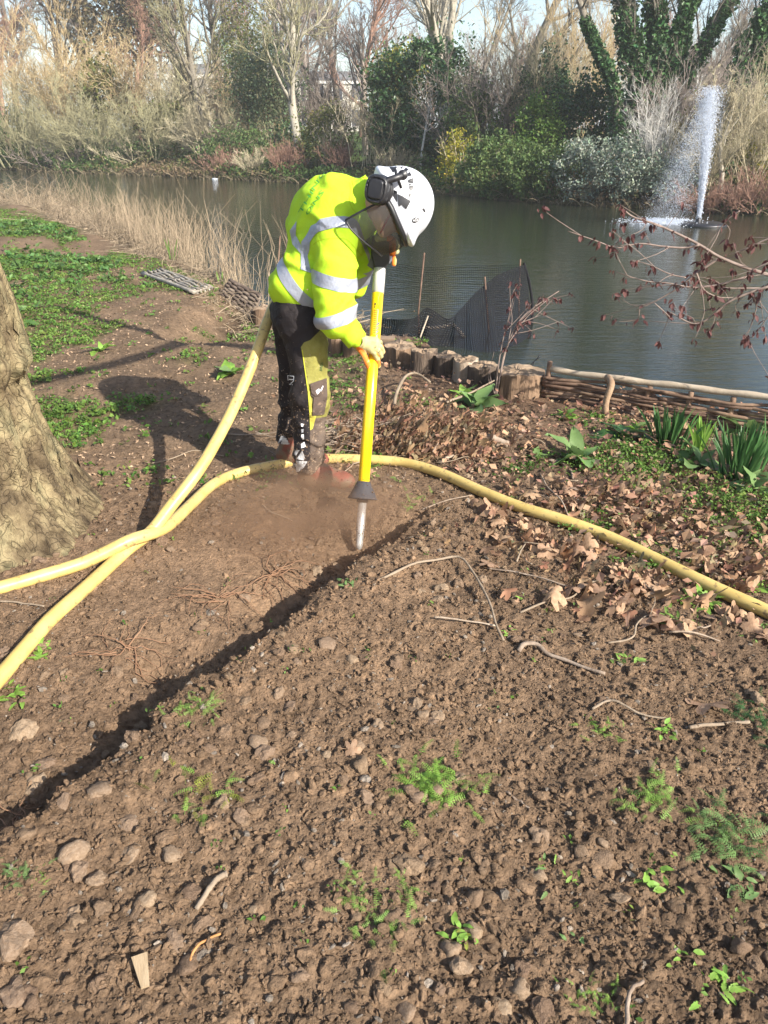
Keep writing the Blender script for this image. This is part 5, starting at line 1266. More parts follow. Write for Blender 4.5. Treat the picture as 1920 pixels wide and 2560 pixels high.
rad = rad + .022 * vnoise(X_ * 2.2, Y_ * 2.2, Z * 2.2, seed=401) + .012 * vnoise(X_ * 6, Y_ * 6, Z * 5, seed=402) + .007 * np.abs(fbm(X_ * 13, Y_ * 13, Z * 8, seed=403, oct=3))
fis = np.clip(1 - np.abs(vnoise(X_ * 7 + .5 * vnoise(X_ * 3, Y_ * 3, Z * 3, seed=408), Y_ * 7, Z * 2.2, seed=407)) * 5, 0, 1) ** 1.5; rad = rad - .016 * fis
plate = vnoise(X_ * 9 + .7 * vnoise(X_ * 4, Y_ * 4, Z * 4, seed=404), Y_ * 9, Z * 4.5, seed=405); rad = rad + .010 * sstep(.02, .12, plate) - .008 * sstep(-.10, -.22, plate)
knot = np.exp(-((np.angle(np.exp(1j * (A - .02))) / .22) ** 2 + ((Z - .62) / .07) ** 2)); rad = rad - .05 * knot + .030 * np.exp(-((np.angle(np.exp(1j * (A - .02))) / .3) ** 2 + ((Z - .70) / .05) ** 2)) + .02 * knot * vnoise(A * 14, Z * 30, seed=406)
cx = TC[0] - .10 * np.clip(Z - .6, 0, 9) ** 1.2; cy = TC[1] + 0 * Z
V = np.stack([cx + rad * X_, cy + rad * Y_, Z], -1).reshape(-1, 3); ix = np.arange(len(zz) * na_).reshape(len(zz), na_); nx = np.roll(ix, -1, 1)
plane_tree = empty('plane_tree', (TC[0], TC[1], 0), 'thick flaking tree trunk with a flared base at the left edge', 'tree')
obj('trunk', (V, np.stack([ix[:-1], nx[:-1], nx[1:], ix[1:]], -1).reshape(-1, 4), None), mat_pl, plane_tree, True)
lv = grow([[TC[0] - .5, TC[1], 4.6]] * 4, [[-.6, .3, 1], [-.1, .7, 1], [-.9, -.3, .8], [-.3, .2, 1.2]], [3.5, 3.2, 3, 3.4], [.2, .18, .16, .2], [dict(n=6, tmin=.3, ang=.6, ratio=.6, S=5, rmin=.02), dict(n=6, tmin=.2, ang=.6, ratio=.5, S=4, rmin=.01)], np.random.default_rng(2))
obj('crown', branch_geo(lv, 0, 3), mb_grey, plane_tree, True)
# thin flakes that stand off the bark
fk = []
for k in range(70):
    a_ = rng.uniform(-1.9, .9); z_ = rng.uniform(.02, 1.2); ia = int((a_ % (2 * math.pi)) / (2 * math.pi) * na_) % na_; iz = int((z_ + .15) / 1.75 * 219)
    p = V[ix[iz, ia]]; o_ = np.array([math.cos(a_), math.sin(a_), .1]); tg_ = np.array([-math.sin(a_), math.cos(a_), 0]); w = rng.uniform(.012, .032); h_ = rng.uniform(.02, .06)
    q = [p + o_ * .004 - tg_ * w, p + o_ * (.008 + .008 * rng.uniform()) + tg_ * w * .2 - np.array([0, 0, h_]) * .8, p + o_ * .004 + tg_ * w, p + o_ * .006 + np.array([0, 0, h_])]
    link('bark_flake', mesh('bark_flake', np.array(q) - np.array(plane_tree.location), [[0, 1, 2, 3]], None, mat_pl), plane_tree)

# --- log stumps that edge the bank
m_end = M('cut_wood', [(.16, .11, .072), (.27, .195, .130), (.36, .275, .195)], 5, .9, .15, .5, 50, .01, dirt=(.14, .095, .06), dscale=14, dpos=.56)
m_log = M('split_log_bark', [(.085, .058, .040), (.19, .125, .08), (.30, .20, .13)], 20, .92, .15, .9, 60, .02, stretch=(1, 1, .18))
m_log2 = M('dark_log_bark', [(.045, .035, .029), (.10, .075, .058), (.17, .125, .09)], 20, .92, .15, .9, 60, .02, stretch=(1, 1, .18))
def stump(label, x0, x1, ytop, ybase, mt_, seed, tilt=(0, 0), back=0):
    r = np.random.default_rng(seed); p = on_ground((x0 + x1) / 2, ybase); d = np.linalg.norm(p - CAMP)
    rad = (x1 - x0) / FPX * d / 2; p = p + np.array([0, rad * .8 + back, 0])
    h = max(.06, pp((x0 + x1) / 2, ytop, p[1] - rad * .9)[2] - p[2])
    root = empty('log_stump', p, label, 'stump', 'log stumps along the bank edge')
    n = 40; a = np.arange(n) * 2 * math.pi / n; prof_ = 1 + .17 * vnoise(np.cos(a) * 1.5 + seed, np.sin(a) * 1.5, seed=seed) - .10 * np.abs(vnoise(np.cos(a) * 3.1 + seed, np.sin(a) * 3.1, seed=seed + 5)) + .05 * vnoise(np.cos(a) * 6, np.sin(a) * 6, seed=seed + 1)
    rows = []
    for t, k in ((-.25, 1.10), (0, 1.06), (.25, 1.01), (.6, .99), (.93, .99), (1.0, .97)):
        zt = h * t * (1 + .10 * vnoise(np.cos(a) * 2 + seed, np.sin(a) * 2, seed=seed + 9)) + (tilt[0] * np.cos(a) + tilt[1] * np.sin(a)) * rad * max(t, 0) * prof_
        rows.append(np.stack([p[0] + rad * k * prof_ * np.cos(a) * (1 + .015 * vnoise(a * 9, a * 0 + t * 2, seed=seed)), p[1] + rad * k * prof_ * np.sin(a), p[2] + zt], 1))
    Vv = np.array(rows); I = np.arange(Vv.shape[0] * n).reshape(-1, n); N = np.roll(I, -1, 1)
    obj('bark', (Vv.reshape(-1, 3), np.stack([I[:-1], N[:-1], N[1:], I[1:]], -1).reshape(-1, 4), None), mt_, root, True)
    rim = Vv[-1]; cen = rim.mean(0); rg = [rim]
    for q in (.75, .5, .25):
        g = cen + (rim - cen) * q; g[:, 2] += r.normal(0, .004, n) + .004; rg.append(g)
    W = np.concatenate([np.array(rg).reshape(-1, 3), [cen + [0, 0, .004]]]); I = np.arange(4 * n).reshape(4, n); N = np.roll(I, -1, 1)
    obj('cut_face', (W, np.stack([I[:-1], N[:-1], N[1:], I[1:]], -1).reshape(-1, 4), np.stack([I[3], N[3], np.full(n, 4 * n)], 1)), m_end, root, False)
for a in (('pale log stump half hidden behind the worker forearm', 818, 860, 848, 886, m_log, 1), ('reddish log stump just left of the gloved hand', 856, 910, 857, 893, m_log, 2), ('broad brown log stump just right of the gloved hand', 955, 1040, 872, 912, m_log, 3),
          ('dark log stump second to the right of the gloved hand', 1024, 1090, 884, 936, m_log2, 4), ('wide split log stump in the middle of the edging row', 1086, 1152, 896, 941, m_log2, 5), ('log stump with a pale worn face in the edging row', 1132, 1196, 906, 955, M('pale_worn_log', [(.16, .11, .075), (.34, .27, .20), (.50, .43, .35)], 12, .9, .15, .7, 50, .02, stretch=(1, 1, .25)), 6),
          ('dark log stump behind the red leaved sapling', 1174, 1252, 920, 965, m_log2, 7), ('largest log stump at the left end of the wattle fence', 1240, 1358, 944, 997, m_log, 8), ('log stump at the worker left hip beside the broken hurdle', 632, 700, 776, 818, m_log, 9)): stump(*a)
pl_ = on_ground(966, 868); tag(bevel_obj('plank_offcut', box([pl_[0] - .06, pl_[1], pl_[2] - .02], [pl_[0] + .07, pl_[1] + .09, pl_[2] + .07]), m_end, None, pl_, .004), 'small square wood block behind the broad log stump', 'wood block')

# --- wattle fence and loose hurdles
m_rod = M('hazel_rods', [(.085, .050, .034), (.17, .105, .07), (.27, .18, .12)], 12, .75, .3, .5, 70, .006, rnd=.25)
m_rail = M('pale_rail', [(.30, .235, .165), (.46, .385, .29)], 10, .85, .2, .5, 50, .006, dirt=(.12, .085, .05), dscale=26, dpos=.62)
m_oldrod = M('weathered_rods', [(.15, .13, .11), (.27, .24, .20), (.36, .33, .28)], 14, .9, .15, .5, 60, .006, rnd=.2)
F0 = on_ground(1366, 993); F1 = on_ground(1930, 1092); F0[2] = float(hgt(F0[0], F0[1])); fd = (F1 - F0); fd[2] = 0; FL = np.linalg.norm(fd); fd /= FL; fn = np.array([fd[1], -fd[0], 0])
F1e = F0 + fd * FL * 1.35
fence = empty('wattle_fence', F0, 'low woven wattle fence with a pale top rail at the water edge', 'fence')
zt0 = pp(1366, 924, F0[1])[2]; zt1 = pp(1925, 1000, F1[1])[2]
def fx(t): return F0 + fd * FL * t
def ftop(t): return zt0 + (zt1 - zt0) * t
zb0 = min(F0[2], F1[2]) - .02; zg0, zg1 = [float(hgt(*fx_)) for fx_ in (F0[:2], F1[:2])]
def zb(t): return zg0 + (zg1 - zg0) * t
stk = [0, .29, .47, .645, .82, .985, 1.16, 1.33]
for k, t in enumerate(stk):
    p = fx(t); zt = ftop(t) - .02 + (.075 if k == 0 else 0)
    pts = spline([p + [0, 0, zb0 - p[2] - .1], p + fd * rng.normal(0, .006) + [0, 0, (zt - p[2]) * .5], p + fd * rng.normal(0, .005) + [0, 0, zt - p[2]]], 8)
    obj('stake', tubes(pts, .017, 8), m_rod, fence, True)
nr = 9
for j in range(nr):
    segs_ = [(-.02, .5), (.4, .95), (.85, 1.36)] if j % 2 else [(-.02, .62), (.52, 1.36)]
    for a_, b_ in segs_:
        tt_ = np.linspace(a_, b_, 30); ph = (j % 2) * math.pi; kk = np.interp(tt_, stk, np.arange(len(stk)))
        zz_ = np.array([zb(q) + .012 + (ftop(q) - .040 - zb(q) - .012) * ((j + .5) / nr) for q in tt_]) + .010 * np.sin(tt_ * 9 + j * 2.1) + rng.normal(0, .004)
        P = np.stack([fx(q) for q in tt_]); P[:, 2] = zz_; P = P + fn[None] * (.021 * np.cos(kk * math.pi + ph))[:, None]
        obj('rod', tubes(P, np.linspace(rng.uniform(.011, .0155), .008, 30), 7), m_rod, fence, True)
P = np.stack([fx(q) for q in np.linspace(-.01, 1.36, 40)]); P[:, 2] = [ftop(q) for q in np.linspace(-.01, 1.36, 40)]; P += wob(40, .006, 9)
obj('rail', tubes(P, .0195 + .002 * np.sin(np.arange(40) * 1.3), 12), m_rail, fence, True)
p = on_ground(1518, 1046); pt_ = [p - [0, 0, .05], p + [-.012, .03, .09], p + [.012, .05, .20], [p[0] + .012, fx(.29)[1] - .045, ftop(.29) + .015]]
obj('post', tubes(spline(pt_, 16), np.linspace(.019, .022, 16), 10), M('peeled_post', [(.20, .125, .075), (.36, .25, .16)], 18, .8, .25, .6, 60, .008, dirt=(.08, .05, .03), dscale=30, dpos=.58), fence, True)
def hurdle(label, A, B, C, D, nrod, nstake, mt_, rad, seed):
    """A-B one rail, D-C the other"""
    r = np.random.default_rng(seed); A, B, C, D = [np.array(v) for v in (A, B, C, D)]; root = empty('wattle_hurdle', (A + C) / 2, label, 'hurdle', 'loose wattle hurdles left of the worker')
    n_ = nrm(np.cross(B - A, D - A))
    for a_, b_ in ((A, B), (D, C)): obj('rail', tubes(spline([a_, (a_ + b_) / 2 + r.normal(0, .01, 3), b_], 10), .022, 8), mt_, root, True)
    for k in range(nstake):
        t = (k + .04) / (nstake - 1 + .08); obj('stake', tubes(np.array([A + (B - A) * t - (D - A) * .03, D + (C - D) * t + (D - A) * .03]), .014, 7), mt_, root, True)
    for j in range(nrod):
        v = (j + .7) / (nrod + .4); tt_ = np.linspace(0, 1, 22); L = A + (D - A) * v; Q_ = B + (C - B) * v
        P = L[None] * (1 - tt_[:, None]) + Q_[None] * tt_[:, None] + n_[None] * (.020 * np.cos(tt_ * math.pi * (nstake - 1) + (j % 2) * math.pi))[:, None] + r.normal(0, .004, 3)
        obj('rod', tubes(P, rad * r.uniform(.75, 1.2), 6), mt_, root, True)
hurdle('grey wattle hurdle lying flat on the ground by the reeds', on_ground(356, 690, .03), on_ground(486, 738, .03), on_ground(530, 730, .05), on_ground(408, 686, .05), 9, 5, m_oldrod, .014, 1)
q = on_ground(632, 800); yb = q[1]
hurdle('dark broken wattle hurdle propped up behind the worker', pp(574, 700, yb + .30), pp(652, 738, yb + .12), pp(634, 796, yb), pp(549, 742, yb + .22), 11, 6, M('dark_rods', [(.06, .045, .036), (.13, .10, .08), (.22, .18, .14)], 14, .9, .15, .5, 60, .006, rnd=.25), .016, 2)

# --- netting in the water
def netting(name, frac):
    m, nt, b = nodes(name)
    b.inputs['Base Color'].default_value = (.010, .010, .012, 1); b.inputs['Roughness'].default_value = .9; b.inputs['Specular IOR Level'].default_value = .1
    g_ = [maths(nt, 'LESS_THAN', maths(nt, 'FRACT', maths(nt, 'MULTIPLY', attr(nt, q_), 38.0)), frac) for q_ in ('uu', 'vv')]
    tr = nt.nodes.new('ShaderNodeBsdfTransparent'); mx = nt.nodes.new('ShaderNodeMixShader')
    nt.links.new(maths(nt, 'MAXIMUM', g_[0], g_[1]), mx.inputs[0]); nt.links.new(tr.outputs[0], mx.inputs[1]); nt.links.new(b.outputs[0], mx.inputs[2]); nt.links.new(mx.outputs[0], nt.nodes['Material Output'].inputs[0])
    return m
m_net = netting('black_netting', .48); m_net2 = netting('fine_black_netting', .10)
m_cord = M('black_cord', [(.012, .012, .013), (.02, .02, .022)], 30, .95, .05, .3)
net = empty('net_fence', pp(1325, 790, 9.1), 'black plastic netting fence standing and sagging in the water right of the lance', 'net fence')
def sheet(name, top, bot, nu, nv, bulge=.05, mt_=None):
    mt_ = mt_ or m_net
    a = spline(top, nu); c = spline(bot, nu); v = np.linspace(0, 1, nv)[:, None, None]
    G = a[None] * (1 - v) + c[None] * v
    G = G + (bulge * np.sin(np.linspace(0, 1, nv) * math.pi))[:, None, None] * vnoise(np.arange(nu) * .23 + nu, np.arange(nu) * 0., seed=nu)[None, :, None] * np.array([.6, 1, .5])
    uu = np.concatenate([[0], np.cumsum(np.linalg.norm(np.diff(G[nv // 2], axis=0), axis=1))]); vv = np.concatenate([np.zeros((1, nu)), np.cumsum(np.linalg.norm(np.diff(G, axis=0), axis=2), 0)])
    I = np.arange(nu * nv).reshape(nv, nu)
    return obj(name, (G.reshape(-1, 3), np.stack([I[:-1, :-1], I[:-1, 1:], I[1:, 1:], I[1:, :-1]], -1).reshape(-1, 4), None), mt_, net, True, attrs={'uu': np.broadcast_to(uu, (nv, nu)).ravel(), 'vv': vv.ravel()})
wz = WATER_Z - .06
def onw(x, y, z=wz): return gp(x, y, z)
farT = [pp(1313, 661, 9.05), pp(1240, 664, 9.15), pp(1150, 664, 9.4), pp(1050, 668, 9.6), pp(900, 640, 10.4), pp(705, 598, 11.6), pp(560, 562, 13.4), pp(403, 527, 15.6)]
sheet('net_panel', farT, [np.array([p[0], p[1], wz]) for p in farT], 70, 8, .04, m_net2)
sheet('net_panel', [pp(1313, 661, 9.05), pp(1252, 684, 8.6), pp(1220, 706, 8.4), pp(1183, 738, 8.2), pp(1147, 778, 8.0), pp(1118, 797, 7.9), pp(1068, 770, 7.9), pp(1030, 797, 7.8), pp(955, 796, 7.9)],
      [onw(1330, 862, -.47), onw(1290, 884), onw(1240, 902), onw(1190, 899), onw(1140, 888), onw(1090, 884), onw(1040, 874), onw(1000, 866), onw(950, 856)], 70, 26, .10)
obj('net_edge', tubes(spline([pp(1310, 657, 9.05), pp(1322, 700, 9.0), pp(1331, 760, 8.9), pp(1329, 812, 8.7)], 14), np.linspace(.012, .020, 14), 7), m_cord, net, True)
for a_, b_, Yq in (((1301, 648), (1297, 752), 9.0), ((1212, 692), (1222, 830), 8.3), ((1061, 632), (1046, 778), 8.2), ((700, 590), (694, 690), 11.3)):
    obj('net_stake', tubes(np.array([pp(*a_, Yq), pp(*b_, Yq), pp(b_[0] + 1, b_[1] + 60, Yq)]), .009, 6), m_rod, net, True)
brz = WATER_Z + .03
fb_ = obj('floating_branch', tubes(spline([gp(1036, 817, brz), gp(1075, 820, brz + .02), gp(1110, 816, brz + .03), gp(1130, 812, brz + .05), gp(1146, 826, brz + .01), gp(1160, 845, brz - .04)], 24), np.linspace(.014, .024, 24), 8), m_rail, None, True, origin=gp(1100, 820, brz)); tag(fb_, 'crooked pale branch lying across the sagging black netting', 'branch')
fs_ = obj('leaning_stick', tubes(np.array([pp(1070, 790, 7.6), pp(1045, 858, 7.35)]), .008, 6), m_rail, None, True, origin=pp(1045, 858, 7.35)); tag(fs_, 'thin pale stick leaning in the netting left of the pale branch', 'stick')
ws = obj('water_snag', cat_geo([tubes(spline([gp(1552, 941, WATER_Z + .01), gp(1563, 938, WATER_Z + .05), gp(1575, 932, WATER_Z + .03)], 8), .008, 5), tubes(np.array([gp(1553, 938, WATER_Z - .02), gp(1560, 946, WATER_Z + .02)]), .008, 5)]), m_gasket, None, True, origin=gp(1560, 940, WATER_Z)); tag(ws, 'small black forked snag poking from the water above the wattle fence', 'snag')
for k, (lab, pts) in enumerate((('thin dark twig rising from the water left of the fence post', [(1330, 928), (1335, 905), (1350, 890)]), ('thin dark twig curling from the water beside the tall fence stake', [(1326, 920), (1330, 908), (1345, 896), (1349, 884)]))):
    Yq = 5.6 + .1 * k; P = spline([pp(*q_, Yq) for q_ in pts], 10); tag(obj('water_twig', tubes(P, .0035, 5), m_gasket, None, True, origin=P[0]), lab, 'twig')

# --- reeds and straw along the shore
m_reed = M('dry_reed', [(.20, .155, .108), (.35, .285, .205)], 8, .85, .2, 0, tint='tint', trans=.15)
def reeds(name, n, tlo, thi, olo, ohi, h0, h1, lean, rr, seed, bendy=.25, dens=None):
    r = np.random.default_rng(seed); xs = r.uniform(tlo, thi, n); off = r.uniform(olo, ohi, n)
    ysr = np.interp(xs, NS_X, NS_Y) + off
    if dens is not None:
        k = r.uniform(0, 1, n) < dens(xs, ysr); xs, ysr = xs[k], ysr[k]
    n = len(xs); z = np.maximum(hgt(xs, ysr), WATER_Z - .25); h = r.uniform(h0, h1, n)
    d = r.normal(0, lean, (n, 2)); S = 5; P = np.empty((n, S, 3))
    for s in range(S):
        t = s / (S - 1); P[:, s, 0] = xs + d[:, 0] * h * t + r.normal(0, bendy, n) * h * t * t; P[:, s, 1] = ysr + d[:, 1] * h * t + r.normal(0, bendy, n) * h * t * t * .6
        P[:, s, 2] = z + h * t * np.sqrt(np.maximum(.05, 1 - np.minimum(.95, (d ** 2).sum(1))))
    P[:, :, 2] = np.maximum(P[:, :, 2], z[:, None] + .01)
    o = obj(name, tubes(P, np.linspace(1, .35, S)[None] * r.uniform(.7, 1.3, (n, 1)) * rr, 3, False), m_reed, None, False, attrs={'tint': np.repeat(r.uniform(.55, 1.35, (n, 1)) * np.array([[1, .97, .92]]), S * 3, 0)}); return tag(o, kind='stuff')
clump = lambda x, y: sstep(-.25, .35, fbm(x * 1.3, y * 1.3, seed=701, oct=3) + .25 * np.exp(-((x + 3.0) / 1.3) ** 2))
reeds('dry_reeds', 2500, -6.0, -1.7, -.25, 1.0, .35, 1.1, .16, .0042, 1, .09, clump)
reeds('dry_reeds', 260, -8.5, -.9, -.3, 1.6, .6, 1.35, .10, .0048, 2, .10)
reeds('dead_straw', 3000, -9.5, -1.0, -1.3, .1, .06, .26, .95, .0042, 3, .35, lambda x, y: .12 + .88 * sstep(0, .35, vnoise(x * 1.4, y * 1.4, seed=705) + .3 * sstep(-4, -6.5, x)))
reeds('straw_heap', 2400, -13, -4.6, -.9, .8, .25, .85, .60, .0055, 4, .32)
reeds('dead_straw', 500, -1.6, -.2, -.7, .2, .10, .3, .9, .004, 5, .3)
# ------------------------------------------------------------------ fallen leaves and twigs
m_leaf = M('dead_plane_leaf', [(.28, .165, .098), (.40, .255, .16), (.48, .33, .22)], 5, .8, .2, .5, 9, .004, trans=.25, rnd=.12)
def plane_leaf(seed, curl):
    r = np.random.default_rng(seed); n = 25; a = np.linspace(-math.pi, math.pi, n, endpoint=False)
    rr = .32 + .30 * np.abs(np.cos(a * 2.5)) ** 1.6 + .05 * np.cos(a * 15) + r.normal(0, .02, n); rr = rr * (1 - .25 * (np.abs(a) > 2.5))
    def z(x, y): return curl * (.42 * x * x * r_[0] + .35 * y * y * r_[1] + .16 * np.sin(3 * x + r_[2]) + .12 * np.sin(4 * y + r_[3]))
    r_ = r.uniform(-1, 1.3, 4); P = []
    for k in (.5, 1.0): x, y = rr * k * np.cos(a), rr * k * np.sin(a); P.append(np.stack([x, y, z(x, y)], 1))
    V = np.concatenate([[[0, 0, z(0, 0)]], P[0], P[1]]); i = np.arange(n); j = (i + 1) % n
    T = np.stack([np.zeros(n, int), 1 + i, 1 + j], 1); Q = np.stack([1 + i, 1 + n + i, 1 + n + j, 1 + j], 1)
    s = np.array([[-.28, -.012, z(-.28, 0)], [-.28, .012, z(-.28, 0)], [-.75, .03, .02], [-.75, .01, .02]]); q0 = len(V)
    return np.concatenate([V, s]), np.concatenate([Q, [[q0, q0 + 1, q0 + 2, q0 + 3]]]), T
leaf_me = [mesh('fallen_leaf', *plane_leaf(800 + k, .6 + .5 * (k % 3)), mat=m_leaf, smooth=True) for k in range(8)]
curl_me = [mesh('fallen_leaf', *plane_leaf(820 + k, 2.3), mat=m_leaf, smooth=True) for k in range(4)]
def put_leaf(x, y, s, dz=.006, me=None, tilt=.35, parent=ground):
    o = link('fallen_leaf', me or (leaf_me[rng.integers(0, 8)] if rng.uniform() < .7 else curl_me[rng.integers(0, 4)]), parent)
    o.location = (x, y, float(hgt(np.array([x]), np.array([y]))[0]) + dz + .10 * s); o.rotation_euler = (rng.normal(0, tilt), rng.normal(0, tilt), rng.uniform(0, 6.28)); o.scale = (s, s * rng.uniform(.75, 1.05), s); return o
cl = [(1130, 1090, 70, 60), (1010, 1060, 70, 45), (1230, 1120, 70, 40), (1560, 1215, 90, 40), (1690, 1270, 90, 45), (1840, 1390, 70, 60), (1640, 1350, 90, 50), (1380, 1370, 90, 50), (1540, 1470, 80, 40), (1760, 1460, 90, 50), (1850, 1530, 60, 50), (1280, 1290, 80, 40), (1640, 1500, 60, 40), (900, 1120, 50, 30), (1160, 1010, 70, 30), (1450, 1260, 90, 50)]
for k in range(282):
    c_ = cl[rng.integers(0, len(cl))]; px_, py_ = c_[0] + rng.normal(0, c_[2]), c_[1] + rng.normal(0, c_[3])
    if px_ < 850 or py_ > 1640 or py_ < 960: continue
    p = on_ground(px_, py_)
    if not clear_of(p[None, 0], p[None, 1], P2, .085)[0]: continue
    put_leaf(p[0], p[1], float(np.clip(.060 * math.exp(rng.normal(0, .3)), .032, .082)), rng.uniform(.002, .022))
p = on_ground(1768, 1768); o = put_leaf(p[0], p[1], .118, .008, leaf_me[1], .12); o['label'] = 'large pale tan leaf lying alone'
p = on_ground(880, 1884); put_leaf(p[0], p[1], .05, .01, leaf_me[3], .5)
# small broken pieces of leaf
n = 17000; x, y = in_view(n, 1.6, 5.6, .8); a, b_ = lake_d(x, y)
w = np.clip(litter_w(x, y) + .35 * sstep(4.2, 4.9, y) * sstep(-.9, -.1, x), 0, 1) * (.35 + .65 * sstep(-.2, .3, vnoise(x * 2.3, y * 2.3, seed=811))); k = (rng.uniform(0, 1, n) < w) & (a < -.05) & clear_of(x, y, P2, .05); x, y = x[k], y[k]; n = len(x)
s = np.clip(.027 * np.exp(rng.normal(0, .4, n)), .010, .07); z = hgt(x, y, True)
V_, Q_, _ = cards(np.stack([x, y, z + .006 + .012 * rng.uniform(0, 1, n)], 1), 1.0, rng, 1.6, .75)
c_ = V_.reshape(n, 4, 3).mean(1, keepdims=True); V_ = (c_ + (V_.reshape(n, 4, 3) - c_) * s[:, None, None]).reshape(-1, 3)
tag(obj('leaf_litter', (V_, Q_, None), M('leaf_crumbs', [(.21, .125, .078), (.35, .215, .138), (.46, .31, .21)], 9, .85, .15, 0, tint='tint', trans=.2), ground, attrs={'tint': tint_of(n, 4, rng, .45, 1.25)}), kind='stuff')

# curled leaves heaped up behind the lance and drifted to the right
qx, qy, hs = [], [], []
for a_, b_, sx_, sy_, k_, hh_ in ((1010, 1075, 75, 38, 900, .05), (1130, 1085, 70, 30, 700, .04), (1060, 1120, 90, 22, 500, .02), (1560, 1215, 90, 26, 260, .02), (1700, 1290, 110, 36, 420, .02), (1840, 1400, 80, 50, 420, .02), (1450, 1300, 120, 40, 300, .01), (1620, 1440, 130, 50, 420, .015), (1330, 1330, 110, 50, 240, .01), (880, 1105, 40, 24, 160, .02)):
    m_ = int(k_ * (1.2 if a_ < 1200 else .62)); qx.append(a_ + rng.normal(0, sx_, m_)); qy.append(b_ + rng.normal(0, sy_, m_)); hs.append(hh_ * rng.uniform(0, 1, m_))
qx, qy, hs = map(np.concatenate, (qx, qy, hs)); k = (qx > 835) & (qy > 985); P = on_ground_v(qx[k], qy[k]); xs, ys_, hs = P[:, 0], P[:, 1], hs[k]
k = clear_of(xs, ys_, P2, .07); xs, ys_, hs = xs[k], ys_[k], hs[k]; n = len(xs)
V_, Q_, _ = plane_leaf(840, 2.6); V1 = V_[:51]; tl = []
gs = []
for v in range(3):
    V_, Q_, T_ = plane_leaf(840 + v, 2.4); m = np.arange(n) % 3 == v; Rm = rotmats(int(m.sum()), rng) * .45 + np.eye(3) * .7; s_ = np.clip(.033 * np.exp(rng.normal(0, .35, m.sum())), .02, .085)
    Pz = np.stack([xs[m], ys_[m], hgt(xs[m], ys_[m]) + hs[m] + .012], 1); a = scatter(V_[:51], T_, Pz, Rm, s_); b_ = scatter(V_[:51], Q_[Q_.max(1) < 51], Pz, Rm, s_)
    gs.append((a[0], b_[1], a[2])); tl.append(tint_of(int(m.sum()), 51, rng, .40, 1.15))
tag(obj('leaf_litter', cat_geo(gs), M('heaped_leaves', [(.22, .125, .070), (.34, .21, .125), (.44, .295, .19)], 9, .85, .15, 0, tint='tint', trans=.2), ground, True, attrs={'tint': np.concatenate(tl)}), kind='stuff')

m_twig = M('dead_twig', [(.15, .105, .075), (.28, .215, .16), (.40, .33, .26)], 16, .9, .15, .5, 60, .01, rnd=.25)
m_ptwig = M('pale_twig', [(.19, .145, .10), (.30, .235, .17)], 16, .85, .2, .5, 60, .01)
def stick(name, label, pts, r0, r1, mt_=m_twig, cat='twig', lift=.008, sides=7, n=26, nodes_=True):
    P = [on_ground(q[0], q[1]) + np.array([0, 0, lift + (q[2] if len(q) > 2 else 0)]) for q in pts]; P = spline(P, n)
    P = P + wob(n, .0010, 8); rr = np.linspace(r0, r1, n) * (1 + .18 * (np.arange(n) % 7 == 3) * nodes_)
    o = obj(name, tubes(P, rr, sides), mt_, None, True, origin=P[n // 2]); return tag(o, label, cat)
stick('twig', 'long pale bent twig arching over the soil right of the trench', [(945, 1455), (985, 1442, .01), (1035, 1424, .02), (1090, 1415, .02), (1148, 1413, .03), (1178, 1445, .03), (1200, 1482, .03), (1225, 1530, .02), (1238, 1575, .015), (1258, 1606)], .0052, .0042, m_ptwig)
stick('root', 'thick brown crooked root lying below the long bent twig', [(1296, 1632), (1310, 1620, .01), (1345, 1622, .01), (1370, 1640), (1408, 1652), (1450, 1668), (1512, 1690)], .0085, .005)
stick('twig', 'straight thin brown twig ending at the foot of the long bent twig', [(1085, 1548), (1160, 1558, .005), (1240, 1570)], .0035, .003)
stick('twig', 'pale wavy twig left of the large tan leaf', [(1478, 1778), (1520, 1763, .01), (1560, 1775, .01), (1600, 1790), (1666, 1802)], .0042, .003, m_ptwig)
stick('stick', 'smooth pale grey stick below the large tan leaf', [(1722, 1823), (1790, 1815), (1872, 1810)], .0058, .0052, m_ptwig, 'stick')
stick('stick', 'short pale stick on the bare soil in the lower left', [(490, 2278), (520, 2238, .006), (545, 2208, .006), (568, 2190)], .0058, .0075, m_ptwig, 'stick')
stick('root', 'thin orange root curling on the soil at the bottom left', [(476, 2412), (482, 2388), (505, 2362), (552, 2342)], .0032, .0026, M('orange_root', [(.34, .15, .05), (.46, .23, .09)], 20, .7))
stick('twig', 'forked brown twig at the bottom edge', [(1566, 2575), (1566, 2520, .01), (1575, 2488, .015), (1606, 2466, .01)], .0050, .0036)
stick('twig', 'thin dark twig in the middle of the bare soil', [(1264, 1984), (1292, 2004), (1322, 2026)], .0030, .0026)
stick('twig', 'reddish thin twig crossing the soil near the right hose', [(1218, 1423), (1300, 1440, .005), (1380, 1462, .01), (1470, 1490)], .0032, .0024)
stick('twig', 'forked pale twig among the leaves below the right hose', [(1300, 1536), (1370, 1512, .01), (1430, 1500, .01), (1470, 1470, .015), (1500, 1458)], .0042, .003, m_ptwig)
stick('twig', 'curved twig below the right hose pointing at the leaves', [(1520, 1612), (1580, 1600), (1590, 1570, .01), (1620, 1550, .01), (1660, 1546)], .0038, .0028, m_ptwig)
stick('twig', 'dark twig crossing over the yellow hose at the right', [(1348, 1190, .01), (1372, 1240, .03), (1400, 1286, .062), (1428, 1325, .02)], .0036, .0026)
stick('branch', 'pale bleached branch standing from the leaf heap', [(985, 1040), (990, 1010, .05), (1012, 982, .10), (1040, 972, .10), (1075, 980, .06)], .0125, .007, m_ptwig, 'branch')
stick('branch', 'thick brown branch half buried in the leaf heap', [(1170, 1108, .01), (1215, 1104, .02), (1270, 1120, .01)], .026, .019, m_twig, 'branch')
